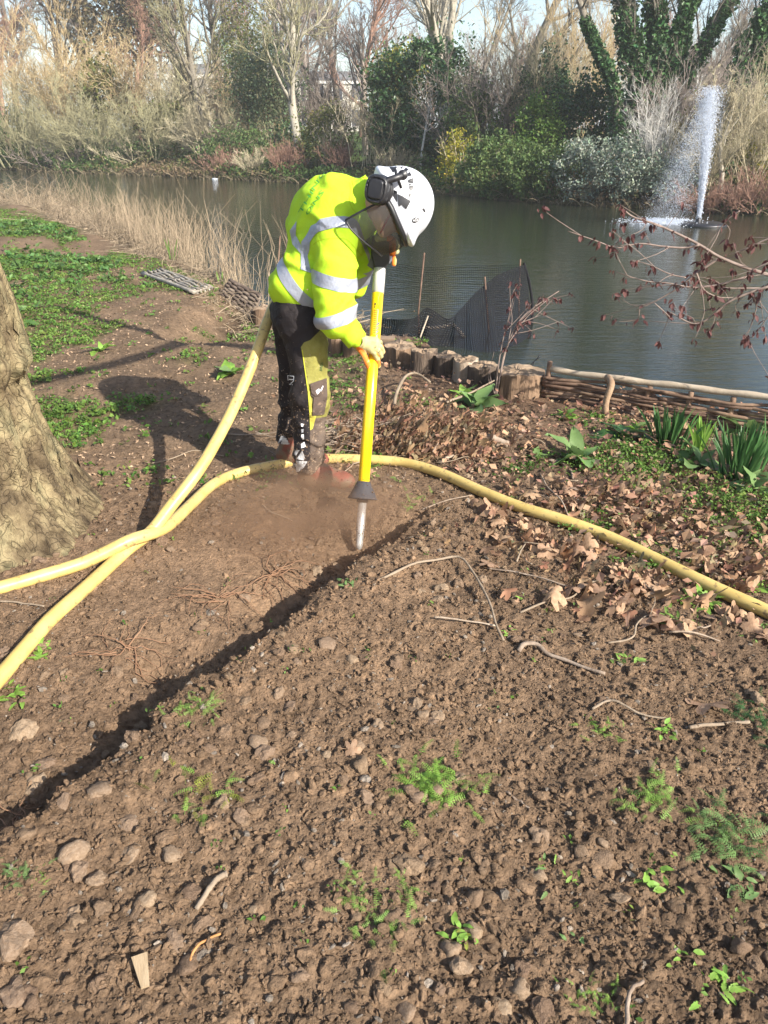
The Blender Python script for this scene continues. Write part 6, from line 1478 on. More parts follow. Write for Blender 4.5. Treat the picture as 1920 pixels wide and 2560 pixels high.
stick('branch', 'short brown branch below the leaf heap', [(1098, 1160), (1130, 1148, .01), (1175, 1152)], .012, .009, m_twig, 'branch')
stick('branch', 'thin brown branch on the green plants right of the heap', [(1370, 1152), (1400, 1160), (1425, 1178), (1432, 1200)], .009, .005)
stick('twig', 'two pale cut stems lying on the broad green leaves', [(1115, 1032, .06), (1180, 1016, .09), (1245, 984, .10)], .008, .005, m_ptwig)
stick('twig', 'pale twig left of the lance standing out of the leaf heap', [(800, 1095), (850, 1085, .01), (905, 1060, .02)], .005, .004, m_ptwig)
stick('twig', 'long thin twig on the left soil under the worker shadow', [(380, 1162), (430, 1152, .005), (490, 1130), (560, 1144)], .0036, .0028, m_ptwig)
stick('twig', 'thin curved twig on the blown soil left of the lance', [(655, 1265), (680, 1285), (722, 1300)], .0034, .0030, m_ptwig)
stick('twig', 'pale twig on the soil at the left edge below the hose', [(0, 1508), (60, 1512), (112, 1520)], .004, .003, m_ptwig)
P = on_ground(358, 2440); V_, Q_, _ = box([-.012, -.030, 0], [.012, .030, .007]); V_ = np.array(V_); V_[[3, 7], 1] += .008; V_[:, 0] *= 1 + .3 * V_[:, 1] / .03
ch = obj('wood_chip', (V_, Q_, None), M('fresh_split_wood', [(.27, .195, .115), (.38, .29, .185)], 30, .8, .2, .4, stretch=(6, 1, 1)), None); ch.location = P + np.array([0, 0, .008]); ch.rotation_euler = (.15, .1, .45); tag(ch, 'pale flat splinter of fresh wood at the bottom left', 'wood chip')
# twigs of the litter
for k in range(70):
    px_, py_ = rng.uniform(860, 1920), rng.uniform(1000, 1620)
    if py_ > 1130 + (px_ - 860) * .5 + 60: continue
    p = on_ground(px_, py_); L = rng.uniform(.06, .28); a_ = rng.uniform(0, 6.28); d_ = np.array([math.cos(a_), math.sin(a_), 0])
    q = [p + d_ * L * t for t in (-.5, 0, .5)]; q = [np.array([v[0], v[1], float(hgt(np.array([v[0]]), np.array([v[1]]))[0]) + .010 + .02 * rng.uniform()]) for v in q]
    link('twig', mesh('twig', *tubes(spline(q, 9) + wob(9, .006, 3), np.linspace(1, .6, 9)[None] * rng.uniform(.0018, .0045), 5), mat=m_twig if k % 3 else m_ptwig, smooth=True), ground)
# brush heap behind the lance: many thin dead stems
hp0 = on_ground(905, 1085); n = 130
a_ = rng.uniform(0, 6.28, n); L = rng.uniform(.2, .6, n); c_ = hp0 + rng.normal(0, 1, (n, 3)) * [.22, .14, 0]; d_ = np.stack([np.cos(a_), np.sin(a_) * .7, rng.uniform(-.1, .5, n)], 1)
P = c_[:, None] + d_[:, None] * (L[:, None, None] * np.linspace(-.5, .5, 6)[None, :, None]) + rng.normal(0, .008, (n, 6, 3)); zg = hgt(P[..., 0].ravel(), P[..., 1].ravel()).reshape(n, 6); P[..., 2] = np.maximum(P[..., 2] * .6, 0) + zg + .012
tag(obj('brush_heap', tubes(P, np.linspace(.0042, .002, 6)[None] * rng.uniform(.5, 1.3, (n, 1)), 4, False), m_twig, None, True, origin=hp0), 'low heap of raked dead stems and twigs behind the lance', 'brush heap', kind='stuff')
# roots laid bare in the trench
def roots(label, px_, py_, n, L, seed):
    r = np.random.default_rng(seed); p = on_ground(px_, py_); P = np.empty((n, 10, 3)); d = r.normal(0, 1, (n, 2)); d /= np.linalg.norm(d, axis=1, keepdims=True)
    P[:, 0] = p + r.normal(0, .03, (n, 3)) * [1, .7, 0]
    for s_ in range(1, 10):
        d = d + r.normal(0, .35, (n, 2)); d /= np.linalg.norm(d, axis=1, keepdims=True); P[:, s_, :2] = P[:, s_ - 1, :2] + d * (L / 9 * r.uniform(.6, 1.2, (n, 1)))
    P[..., 2] = hgt(P[..., 0].ravel(), P[..., 1].ravel(), True).reshape(n, 10) + .006 + .03 * np.abs(np.sin(np.linspace(0, 3, 10)))[None] * r.uniform(0, 1, (n, 1))
    tag(obj('root_tangle', tubes(P, np.linspace(.0028, .0010, 10)[None] * r.uniform(.5, 1.2, (n, 1)), 4, False), M('bare_root_bark', [(.17, .09, .05), (.27, .16, .095)], 20, .8), None, True, origin=p), label, 'roots')
roots('fine bare roots sticking out of the dug soil above the trench', 555, 1500, 16, .22, 1)
roots('tangle of bare roots in the hollow left of the small weed', 690, 1440, 18, .26, 2)
roots('thin bare roots at the left end of the trench', 320, 1620, 16, .20, 3)
roots('white thread roots hanging into the trench at the lower left', 60, 2090, 14, .12, 4)

# ------------------------------------------------------------------ green plants
def gl(name, cols, tr_=.35, rough=.5): return M(name, cols, 3, rough, .35, .3, 12, .003, trans=tr_, rnd=.15)
mg_weed = gl('fresh_weed_green', [(.17, .31, .045), (.27, .44, .085)])
mg_fern = gl('soft_fern_green', [(.17, .29, .055), (.26, .40, .09)])
mg_dark = gl('deep_leaf_green', [(.035, .095, .028), (.065, .145, .045)], .25, .4)
mg_broad = gl('matt_leaf_green', [(.12, .21, .060), (.20, .30, .11)], .3)
mg_blue = gl('blue_leaf_green', [(.11, .20, .06), (.18, .28, .09)], .25)
mg_yel = gl('yellowing_weed', [(.22, .26, .04), (.34, .36, .07)], .4)
def blade_leaf(kind, seed):
    """one leaf along +y, unit length"""
    r = np.random.default_rng(seed)
    if kind == 'broad':
        t = np.linspace(0, 1, 8); w = .22 * np.sin(np.clip(t * 1.02, 0, 1) ** .8 * math.pi) ** .8 + .012; w[-1] = .004; ed = r.normal(0, .014, (2, 8))
        zc = .42 * t - .55 * t * t; V = np.concatenate([np.stack([-(w + ed[0] * (t > .1)), t, zc + .05 + .03 * np.sin(t * 14)], 1), np.stack([0 * t, t, zc], 1), np.stack([w + ed[1] * (t > .1), t, zc + .05 + .03 * np.sin(t * 13 + 1)], 1)])
        i = np.arange(7); return V, np.concatenate([np.stack([i, i + 1, i + 9, i + 8], 1), np.stack([i + 8, i + 9, i + 17, i + 16], 1)]), None
    if kind == 'fern':
        Vs, Qs = [], []
        st = np.array([[-.008, 0, 0], [.008, 0, 0], [.004, 1, .12], [-.004, 1, .12]]); Vs.append(st); Qs.append([[0, 1, 2, 3]]); n = 4
        for k, t in enumerate(np.linspace(.22, .98, 9)):
            for s_ in (-1, 1):
                L = .30 * (1 - .72 * (t - .2)) * r.uniform(.8, 1.15); zc = .55 * t - .45 * t * t
                for m_ in range(3):
                    q = m_ / 3; b0_ = np.array([s_ * L * q, t + .22 * L * q, zc - .10 * q]); l_ = L * .42 * (1.1 - .3 * m_); an_ = s_ * (.9 - .35 * m_) + r.normal(0, .2)
                    d_ = np.array([math.sin(an_), math.cos(an_) * .9, -.1]) * l_; n_ = np.array([d_[1], -d_[0], 0]) * .32
                    Vs.append(np.array([b0_, b0_ + d_ * .5 + n_ + [0, 0, .02], b0_ + d_, b0_ + d_ * .5 - n_ + [0, 0, .02]])); Qs.append([[n, n + 1, n + 2, n + 3]]); n += 4
        V = np.concatenate(Vs); V[:4, 2] = [0, 0, .10, .10]; return V, np.concatenate(Qs), None
    if kind == 'lobed':
        t = np.linspace(0, 1, 11); w = .17 * np.sin(t ** .75 * math.pi) ** .7 * (1 + .35 * np.cos(t * 34)) + .012; w[-1] = .004; zc = .35 * t - .45 * t * t
        V = np.concatenate([np.stack([-w, t, zc + .03], 1), np.stack([0 * t, t, zc], 1), np.stack([w, t, zc + .03], 1)]); i = np.arange(10)
        return V, np.concatenate([np.stack([i, i + 1, i + 12, i + 11], 1), np.stack([i + 11, i + 12, i + 23, i + 22], 1)]), None
LM = {}
def leafmesh(kind, k, mt_):
    if (kind, k, mt_.name) not in LM: LM[(kind, k, mt_.name)] = mesh('leaf', *blade_leaf(kind, 900 + k), mat=mt_, smooth=True)
    return LM[(kind, k, mt_.name)]
def plant(name, label, px_, py_, size_px, nleaf, kind, mt_, cat='weed', group='weeds on the dug soil', up=.55, var=None, seed=None, flat=1.0):
    p = on_ground(px_, py_); d = np.linalg.norm(p - CAMP); L = size_px / FPX * d * .62
    r = np.random.default_rng(seed if seed is not None else int(px_ * 7 + py_)); root = empty(name, p, label, cat, group); sprd = .10 * L; soil_ = group == 'weeds on the dug soil'
    if kind == 'fern': sprd = .46 * L; L *= .60; nleaf = int(nleaf * 3)
    elif soil_: sprd = .34 * L; L *= .55; nleaf = int(nleaf * 1.9)
    for k in range(nleaf):
        o = link('leaf', leafmesh(kind, r.integers(0, 4), var if (var and r.uniform() < .3) else mt_), root); s = L * r.uniform(.55, 1.1)
        q_ = r.normal(0, sprd, 2); o.location = (*q_, .004 + (float(hgt(p[0] + q_[0], p[1] + q_[1])) - p[2] if soil_ else 0)); o.scale = (s * r.uniform(.8, 1.1), s, s * flat); o.rotation_euler = (r.uniform(-.1, up), r.normal(0, .3), k * 2.4 + r.normal(0, .4))
    return root
for a in (('ferny_weed', 'bushy green weed growing on the lip of the trench', 492, 1770, 92, 16, 'fern', mg_fern), ('ferny_weed', 'feathery weed with separate fronds between trench and bare soil', 480, 1988, 150, 8, 'fern', mg_weed, mg_yel),
          ('weed_mat', 'largest bright green weed mat in the middle of the soil', 1085, 1970, 150, 30, 'fern', mg_weed), ('ferny_weed', 'ferny weed patch in the right middle of the soil', 1640, 1998, 125, 16, 'fern', mg_fern),
          ('weed_mat', 'dull green weed mat at the right edge of the soil', 1835, 2105, 150, 24, 'fern', mg_blue), ('ferny_weed', 'ferny green weed low in the centre of the soil', 968, 2305, 120, 14, 'fern', mg_fern),
          ('yellow_weed', 'small yellow-green weed right of the low central fern', 1152, 2345, 80, 9, 'broad', mg_weed, mg_yel), ('single_leaf_weed', 'single small green leaf near the bottom centre', 985, 2432, 42, 2, 'broad', mg_weed),
          ('dandelion', 'pale flat leaf of a dandelion lying on the soil', 1345, 2190, 95, 2, 'lobed', mg_broad), ('dandelion', 'upright dandelion leaves right of the flat pale leaf', 1428, 2195, 80, 4, 'lobed', mg_weed),
          ('dock_weed', 'broad leaved weed with dark green crinkled leaves', 1655, 2200, 105, 6, 'broad', mg_weed), ('broadleaf_weed', 'broad leaved weed below the dull green mat', 1850, 2200, 110, 7, 'broad', mg_broad),
          ('grey_weed', 'grey-green weed at the lower end of the trench shadow', 50, 2182, 72, 12, 'fern', mg_blue), ('small_weed', 'tiny weed just right of the grey-green weed by the trench', 112, 2198, 42, 6, 'fern', mg_weed),
          ('small_weed', 'small pale weed beside the lance hole on the trench edge', 868, 1462, 62, 7, 'lobed', mg_broad), ('leafy_weed', 'leafy weed against the hose at the left', 112, 1632, 84, 7, 'lobed', mg_weed),
          ('grass_tuft', 'narrow leaved tuft at the left edge under the hose', 22, 1745, 90, 9, 'lobed', mg_weed), ('leafy_weed', 'bright leafy weed growing at the foot of the plane trunk', 165, 1300, 80, 6, 'broad', mg_weed),
          ('small_weed', 'small weed with two leaves in the centre of the soil', 712, 2018, 34, 3, 'broad', mg_weed), ('small_weed', 'little weed right of centre above the dandelion leaf', 1010, 2215, 60, 5, 'fern', mg_weed),
          ('small_weed', 'small weed left of the yellow-green one', 890, 2215, 80, 8, 'fern', mg_fern), ('small_weed', 'small leaf pair in the lower right soil', 1440, 2340, 62, 3, 'broad', mg_broad),
          ('small_weed', 'weed with three broad leaves at the lower right', 1712, 2400, 78, 4, 'broad', mg_weed), ('small_weed', 'straggling weed near the right bottom corner', 1815, 2480, 110, 8, 'lobed', mg_weed),
          ('small_weed', 'ferny weed at the bottom edge right of centre', 1490, 2505, 80, 10, 'fern', mg_weed), ('small_weed', 'weed under the grey stick at the right edge', 1890, 1795, 110, 16, 'fern', mg_dark),
          ('small_weed', 'weed between the large tan leaf and the wavy twig', 1505, 1830, 70, 8, 'fern', mg_weed), ('small_weed', 'small bright weed beside the foot of the bent twig', 1255, 1585, 46, 5, 'lobed', mg_weed),
          ('small_weed', 'weed below the wavy twig in the right soil', 1655, 1830, 60, 7, 'broad', mg_weed), ('small_weed', 'green weed tuft left of the right hose end', 1570, 1650, 70, 8, 'lobed', mg_fern),
          ('small_weed', 'weed clump among the leaves just below the right hose', 1740, 1500, 110, 16, 'lobed', mg_weed), ('small_weed', 'weed clump right of the first clump under the hose', 1890, 1470, 90, 12, 'lobed', mg_weed),
          ('small_weed', 'weed beside the forked pale twig among leaves', 1690, 1560, 90, 12, 'lobed', mg_fern), ('small_weed', 'lone weed on the mound beside the cracked soil', 1300, 1500, 44, 5, 'lobed', mg_weed), ('small_weed', 'green weed behind the right hose near its bend', 1040, 1250, 70, 6, 'fern', mg_fern)):
    plant(*a[:8], var=a[8] if len(a) > 8 else None, flat=.9)
GBd = 'broad leaved plants near the wattle fence'
for a in (('foxglove_plant', 'broad leaved plant lying on the leaf heap', 1190, 1030, 150, 13, 'broad', mg_broad), ('foxglove_plant', 'dark broad leaved plant in front of the fence post', 1556, 1098, 125, 12, 'broad', mg_dark), ('foxglove_plant', 'pale crinkled broad leaved plant in the green patch', 1440, 1150, 150, 12, 'broad', mg_broad),
          ('foxglove_plant', 'broad blue-green plant left of the large strappy clump', 1745, 1170, 150, 9, 'broad', mg_blue), ('foxglove_plant', 'small bright rosette beside the dark broad leaved plant', 1592, 1080, 70, 9, 'broad', mg_weed), ('foxglove_plant', 'pale broad leaves at the right edge below the strappy clump', 1880, 1230, 130, 9, 'broad', mg_broad),
          ('foxglove_plant', 'small rosette at the foot of the fence stake', 1415, 1048, 60, 8, 'broad', mg_weed), ('foxglove_plant', 'leafy plant behind the large strappy clump', 1870, 1085, 120, 12, 'broad', mg_broad), ('foxglove_plant', 'leafy rosette beside the hanging hose left of the worker', 578, 938, 90, 11, 'broad', mg_weed),
          ('foxglove_plant', 'small dark rosette left of the green patch', 1330, 1145, 70, 8, 'broad', mg_broad), ('foxglove_plant', 'leafy plant top of the leaf heap with pale stems', 1165, 1000, 110, 8, 'broad', mg_weed), ('foxglove_plant', 'rosette in the grass near the plane trunk', 250, 880, 70, 8, 'broad', mg_weed)):
    plant(*a[:8], cat='plant', group=GBd, up=.95, var=mg_broad)
mg_daff = [gl('daffodil_green', [(.040, .105, .030), (.075, .165, .050)], .25, .4)]
def strappy(label, px_, py_, h_px, w_px, n, seed, name='daffodil_clump', mt_=None, lean=.38, wd=.0075):
    r = np.random.default_rng(seed); p = on_ground(px_, py_); d = np.linalg.norm(p - CAMP); H = h_px / FPX * d * 1.05; Wd = w_px / FPX * d / 2
    root = empty(name, p, label, 'plant', 'strappy leaved clumps')
    for k in range(n):
        q = r.normal(0, .33, 2) * Wd * np.array([1, .6]); L = H * r.uniform(.72, 1.08); dr = q / (Wd + 1e-6) * lean + r.normal(0, .10, 2); t = np.linspace(0, 1, 7)
        C = np.stack([q[0] + dr[0] * L * (t + .35 * t * t), q[1] + dr[1] * L * (t + .35 * t * t), L * (t - .16 * t ** 3 * np.hypot(*dr) * 2)], 1)
        a_ = r.uniform(0, 6.28); s_ = np.array([math.cos(a_), math.sin(a_), 0]); w = wd * r.uniform(.8, 1.25) * np.array([.8, 1, 1, 1, .95, .7, .12])
        V = np.concatenate([C - s_ * w[:, None], C + np.cross(s_, [0, 0, 1]) * .25 * w[:, None], C + s_ * w[:, None]]); i = np.arange(6)
        link('leaf', mesh('leaf', V, np.concatenate([np.stack([i, i + 1, i + 8, i + 7], 1), np.stack([i + 7, i + 8, i + 15, i + 14], 1)]), None, mt_ or mg_daff[0], True), root)
strappy('dark strappy daffodil clump in front of the middle of the fence', 1668, 1118, 100, 90, 52, 1)
strappy('small thin strappy clump between the two large ones', 1750, 1128, 80, 34, 13, 2, mt_=mg_weed)
strappy('largest strappy daffodil clump at the right edge', 1850, 1195, 128, 130, 78, 3)
strappy('thin strappy leaves at the right edge behind the largest clump', 1925, 1150, 95, 40, 12, 4)
mg_iris = gl('iris_green', [(.16, .27, .06), (.24, .36, .10)], .4)
for k, (x_, y_, h_, n_, lab) in enumerate(((505, 668, 55, 16, 'brightest green iris shoots at the foot of the reeds'), (432, 650, 48, 5, 'thin iris shoot left of the bright shoots'), (572, 690, 55, 10, 'iris shoots right of the bright shoots'), (552, 712, 34, 5, 'short iris shoots just above the propped hurdle'), (632, 700, 42, 6, 'iris shoots behind the propped hurdle'), (645, 722, 40, 4, 'last green iris shoots beside the worker back'))):
    strappy(lab, x_, y_, h_, 34, n_, 20 + k, 'iris_shoots', mg_iris, .16, .010)

# ground cover, thick on the left and in patches by the fence
def cover(name, x, y, n_leaf, s0, mt_, h0, seed, hi=1.25):
    r = np.random.default_rng(seed); n = len(x); z = hgt(x, y); hh = h0 * r.uniform(.25, 1.2, n)
    a_ = r.uniform(0, 6.28, (n, n_leaf)); rd = s0 * r.uniform(.4, 1.5, (n, n_leaf))
    C = np.stack([x[:, None] + rd * np.cos(a_), y[:, None] + rd * np.sin(a_), z[:, None] + hh[:, None] * r.uniform(.25, 1.0, (n, n_leaf)) + .006], -1).reshape(-1, 3)
    g = cards(C, s0, r, 1.3, .62)
    tag(obj(name, g, mt_, ground, attrs={'tint': tint_of(n, n_leaf * 4, r, .6, hi)}), kind='stuff')
ml_cover = M('ground_cover_leaf', [(.085, .165, .028), (.13, .225, .042), (.19, .28, .06)], 2.2, .55, .3, 0, tint='tint', trans=.35)
n = 60000; x = rng.uniform(-9, .6, n); y = 3.4 + 14 * rng.uniform(0, 1, n) ** 1.5
k = (rng.uniform(0, 1, n) < np.minimum(1, weed_w(x, y) * .75 + .03 * (x < .2))) & (np.abs(x) < .62 * y + .6) & (y < np.interp(x, NS_X, NS_Y) - .6 - 1.0 * sstep(-2, -5, x)); x, y = x[k], y[k]
cover('ground_cover', x, y, 6, .028, ml_cover, .028, 1)
n = 1500; x = rng.uniform(-9, -1.5, n); y = rng.uniform(6.5, 15, n); k = (rng.uniform(0, 1, n) < weed_w(x, y) * sstep(-2.0, -4.2, x - .25 * (y - 9))) & (np.abs(x) < .62 * y + .6) & (y < np.interp(x, NS_X, NS_Y) - 1.8); cover('ground_cover', x[k], y[k], 9, .075, M('broad_cover_leaf', [(.075, .15, .035), (.12, .21, .06)], 2, .5, .3, 0, tint='tint', trans=.3), .08, 2)
def patch(cs, n, s0, h0, seed, nl=7):
    P = np.concatenate([on_ground_v(a_ + rng.normal(0, sx_, n), np.minimum(1700, b_ + rng.normal(0, sy_, n))) for a_, b_, sx_, sy_ in cs])
    cover('ground_cover', P[:, 0], P[:, 1], nl, s0, ml_cover, h0, seed)
patch([(1480, 1160, 60, 22), (1600, 1180, 45, 30), (1560, 1140, 40, 18), (1760, 1240, 60, 28), (1880, 1330, 50, 36), (1660, 1165, 40, 20), (1820, 1275, 50, 26), (1920, 1280, 40, 40)], 110, .017, .055, 3, 8)
patch([(860, 1005, 35, 30), (1300, 1170, 40, 14), (900, 1150, 40, 14), (1050, 1010, 30, 12), (840, 900, 30, 20), (1050, 860, 60, 10), (1490, 1050, 40, 12), (1500, 1300, 50, 20), (1650, 1420, 60, 20), (800, 1000, 20, 40)], 40, .020, .022, 4)
n = 1400; x = rng.uniform(-1.6, .6, n); y = rng.uniform(6.3, 9, n); z = hgt(x, y, True); k = z > WATER_Z - .02; C_ = np.stack([x, y, z + .01], 1)[k]
tag(obj('mud_debris', cards(C_, .07, rng, 1.2, .4), M('wet_debris', [(.05, .035, .025), (.12, .085, .06)], 9, .7, .3, 0), ground), kind='stuff')
n = 16000; x = rng.uniform(-6, .8, n); y = 3.5 + 7 * rng.uniform(0, 1, n) ** 1.3; k = (np.abs(x) < .62 * y + .5) & (y < np.interp(x, NS_X, NS_Y) - .1); x, y = x[k], y[k]; n = len(x)
V_, Q_, _ = cards(np.stack([x, y, hgt(x, y, True) + .005], 1), .024, rng, 1.5, .45)
tag(obj('leaf_litter', (V_, Q_, None), M('dry_bits', [(.85, .85, .85), (1.1, 1.1, 1.1)], 9, .9, .1, 0, tint='tint'), ground, attrs={'tint': np.repeat(np.array([.25, .175, .115]) * rng.uniform(.35, 1.7, (n, 1)), 4, 0)}), kind='stuff')
# scattered seedlings
n = 1500; x, y = in_view(n, .8, 3.6); k = rng.uniform(0, 1, n) < .10 + .5 * litter_w(x, y) * sstep(.1, .9, x) + .25 * sstep(.3, 1.0, x) * sstep(2.2, 1.2, y); x, y = x[k], y[k]
cover('seedlings', x, y, 4, .0125, ml_cover, .012, 5)
# ------------------------------------------------------------------ undergrowth along the far waterline
n = 15000; r = np.random.default_rng(61)
x = r.uniform(-26, 13, n) ; t_ = r.uniform(0, 1, n) ** 1.6; y = np.interp(x, FS_X, FS_Y) + .05 + 3.2 * t_
z = hgt(x, y); lump = .25 + .75 * np.clip(fbm(x * .8, y * .8, seed=63, oct=3) + .5, 0, 1.2)
C = np.stack([x, y, z + r.uniform(0, 1, n) * .75 * lump], 1); kind = fbm(x * .35, y * .35, seed=65, oct=3) + r.normal(0, .15, n)
colr = np.where(kind[:, None] > .08, np.array([.075, .125, .035]), np.where(kind[:, None] > -.18, np.array([.135, .135, .05]), np.array([.20, .145, .085]))) * r.uniform(.6, 1.35, (n, 1))
m_fr = M('undergrowth', [(.85, .85, .85), (1.1, 1.1, 1.1)], 3, .7, .2, 0, tint='tint', trans=.3)
tag(obj('bank_undergrowth', cards(C, .15, r, .5), m_fr, attrs={'tint': np.repeat(colr, 4, 0)}), kind='stuff')
n = 2600; x = r.uniform(-26, 13, n); y = np.interp(x, FS_X, FS_Y) - .12 + 2.2 * r.uniform(0, 1, n) ** 1.5; z = np.maximum(hgt(x, y), WATER_Z - .05); P = np.empty((n, 4, 3)); d = r.normal(0, .6, (n, 2)); d[:, 1] -= .25; L = r.uniform(.15, .6, n)
for s_ in range(4):
    q = s_ / 3; P[:, s_, 0] = x + d[:, 0] * L * q; P[:, s_, 1] = y + d[:, 1] * L * q; P[:, s_, 2] = z + L * (q * .9 - q * q * .45)
tag(obj('bank_dead_stems', tubes(P, np.linspace(1, .5, 4)[None] * r.uniform(.006, .013, (n, 1)), 3, False), m_fr, attrs={'tint': np.repeat(np.array([.30, .245, .155]) * r.uniform(.5, 1.25, (n, 1)), 12, 0)}), kind='stuff')

# ------------------------------------------------------------------ the fountain
m_drop, nt, b = nodes('water_spray')
b.inputs['Base Color'].default_value = (.80, .84, .90, 1); b.inputs['Roughness'].default_value = .4
tl = nt.nodes.new('ShaderNodeBsdfTranslucent'); tl.inputs[0].default_value = (.80, .84, .90, 1); mx = nt.nodes.new('ShaderNodeMixShader'); mx.inputs[0].default_value = .5
nt.links.new(b.outputs[0], mx.inputs[1]); nt.links.new(tl.outputs[0], mx.inputs[2]); nt.links.new(mx.outputs[0], nt.nodes['Material Output'].inputs[0])
FB = gp(1744, 563, WATER_Z); fountain = empty('fountain', FB, 'white water jet rising from a black floating disc in the pond', 'fountain')
FT = pp(1787, 212, FB[1]); Hf = FT[2] - FB[2]
obj('float_disc', lathe([(0, .02), (0, .50), (.5, .54), (1, .48), (1, .02)], FB + [.12, 0, -.03], FB + [.12, 0, .055], 32), m_gasket, fountain, True)
obj('nozzle', lathe([(0, .07), (.6, .06), (1, .04), (1, .01)], FB + [0, 0, .05], FB + [0, 0, .17], 14), m_gasket, fountain, True)
TET_V = nrm(np.array([[1, 1, 1], [-1, -1, 1], [-1, 1, -1], [1, -1, -1.0]])); TET_T = np.array([[0, 1, 2], [0, 3, 1], [0, 2, 3], [1, 3, 2]])
r = np.random.default_rng(71); n = 20000; t = r.uniform(0, 1, n) ** .95; wd = .030 + .16 * t ** 1.6
lean_ = FT[0] - FB[0]
P = np.stack([FB[0] + lean_ * t + r.normal(0, 1, n) * wd * .7 - .10 * t * t * np.abs(r.normal(0, 1, n)), FB[1] + r.normal(0, 1, n) * wd * .7, FB[2] + .14 + (Hf - .14) * t * (1 - .03 * np.abs(r.normal(0, 1, n)))], 1)
tag(obj('jet', scatter(TET_V, TET_T, P, rotmats(n, r), r.uniform(.004, .011, n) * (1.35 - .5 * t)), m_drop, fountain), kind='stuff')
n = 17000; q = r.uniform(0, 1, n); fall = q ** .8; spread = -(.02 + 1.12 * fall ** .75) * r.beta(2.2, 2.0, n)
P = np.stack([FT[0] + spread + r.normal(0, .05, n), FB[1] + r.normal(0, .30, n) * (.3 + fall), FT[2] - .10 - (Hf - .1) * fall * r.uniform(.9, 1.02, n)], 1); P[:, 2] = np.maximum(P[:, 2], WATER_Z + .005)
tag(obj('falling_spray', scatter(TET_V, TET_T, P, rotmats(n, r), r.uniform(.0025, .0070, n) * (1.25 - .35 * fall)), m_drop, fountain), kind='stuff')
n = 3500; c_ = gp(1655, 558, WATER_Z); P = np.stack([c_[0] + r.normal(0, .38, n), c_[1] + r.normal(0, .30, n), WATER_Z + .01 + np.abs(r.normal(0, .035, n))], 1)
tag(obj('splash', scatter(TET_V, TET_T, P, rotmats(n, r), r.uniform(.006, .018, n)), m_drop, fountain), kind='stuff')
bl = gp(537, 449, WATER_Z)
tag(obj('floating_bottle', lathe([(0, .01), (.02, .04), (.6, .045), (.75, .02), (1, .02), (1, .01)], bl + [-.12, 0, .02], bl + [.13, .02, .025], 12), m_drop, None, True, origin=bl), 'small white litter floating near the far left bank', 'litter')
lg = gp(1700, 518, WATER_Z); tag(obj('drift_branch', tubes(spline([lg + [-.25, 0, 0], lg + [0, 0, .05], lg + [.3, 0, .08]], 10), .028, 6), mb_pale, None, True, origin=lg), 'pale driftwood in the water behind the fountain spray', 'driftwood')
lg = gp(1870, 528, WATER_Z); tag(obj('drift_branch', tubes(spline([lg + [-.3, 0, 0], lg + [0, 0, .15], lg + [.35, 0, .34]], 10), .045, 6), mb_grey, None, True, origin=lg), 'dark broken limb leaning out of the water right of the fountain', 'driftwood')

# ------------------------------------------------------------------ red-leaved sapling and the purple-leaved tree at the right
m_pb = M('purple_tree_bark', [(.16, .115, .095), (.30, .235, .20)], 30, .85, .2, .4, 60, .003)
m_pl = M('purple_leaf', [(.070, .026, .028), (.12, .045, .043), (.18, .080, .062)], 30, .5, .35, .3, 60, .01, trans=.3, rnd=.25)
def small_leaf(seed):
    r = np.random.default_rng(seed); t = np.linspace(0, 1, 5); w = .24 * np.sin(t ** .8 * math.pi) + .01; w[-1] = .005; z = -.25 * t * t
    V = np.concatenate([np.stack([-w, t, z + .07], 1), np.stack([0 * t, t, z], 1), np.stack([w, t, z + .07], 1)]); i = np.arange(4)
    return V, np.concatenate([np.stack([i, i + 1, i + 6, i + 5], 1), np.stack([i + 5, i + 6, i + 11, i + 10], 1)]), None
sl = [mesh('leaf', *small_leaf(k), mat=m_pl, smooth=True) for k in range(3)]
def leafy(root, branches, r0, r1, nleaf, size, seed, tl0=.15):
    r = np.random.default_rng(seed); o = np.array(root.location); ends = []
    for P in branches:
        P = np.array(P); L = np.linalg.norm(np.diff(P, axis=0), axis=1).sum(); k = max(2, int(L * 22)); tw = []
        for _ in range(int(L * 9)):
            i = r.integers(int(len(P) * tl0), len(P) - 1); d = nrm(P[min(i + 2, len(P) - 1)] - P[i]) + r.normal(0, .6, 3); q = spline([P[i], P[i] + d * .06 + r.normal(0, .01, 3), P[i] + d * .13 + r.normal(0, .02, 3)], 5); tw.append(q)
        if tw: obj('twig', tubes(np.array(tw), np.linspace(.0022, .0012, 5)[None], 4, False), m_pb, root, True)
        spots = [P[r.integers(int(len(P) * tl0), len(P))] for _ in range(int(nleaf * L * .55))] + ([q[-1] for q in tw] * 3)[:int(nleaf * L)]
        for s_ in spots:
            for _ in range(r.integers(1, 3)):
                l_ = link('leaf', sl[r.integers(0, 3)], root); l_.location = s_ - o + r.normal(0, .008, 3); sz = size * r.uniform(.6, 1.3); l_.scale = (sz, sz, sz); l_.rotation_euler = (r.uniform(-1.5, -.2), r.normal(0, .4), r.uniform(0, 6.28))
def c7(pts, Y, dy=0.0): return [pp(1300 + x / 2.676, 500 + y / 2.676, Y + dy * i) for i, (x, y) in enumerate(pts)]
ptree = empty('purple_leaved_tree', (3.75, 3.9, 0), 'purple leaved branches reaching in over the water from the right edge', 'tree')
T0 = np.array([3.75, 3.9, -.1]); fork = np.array([3.62, 3.85, 1.5]); J = pp(1990, 705, 4.05)
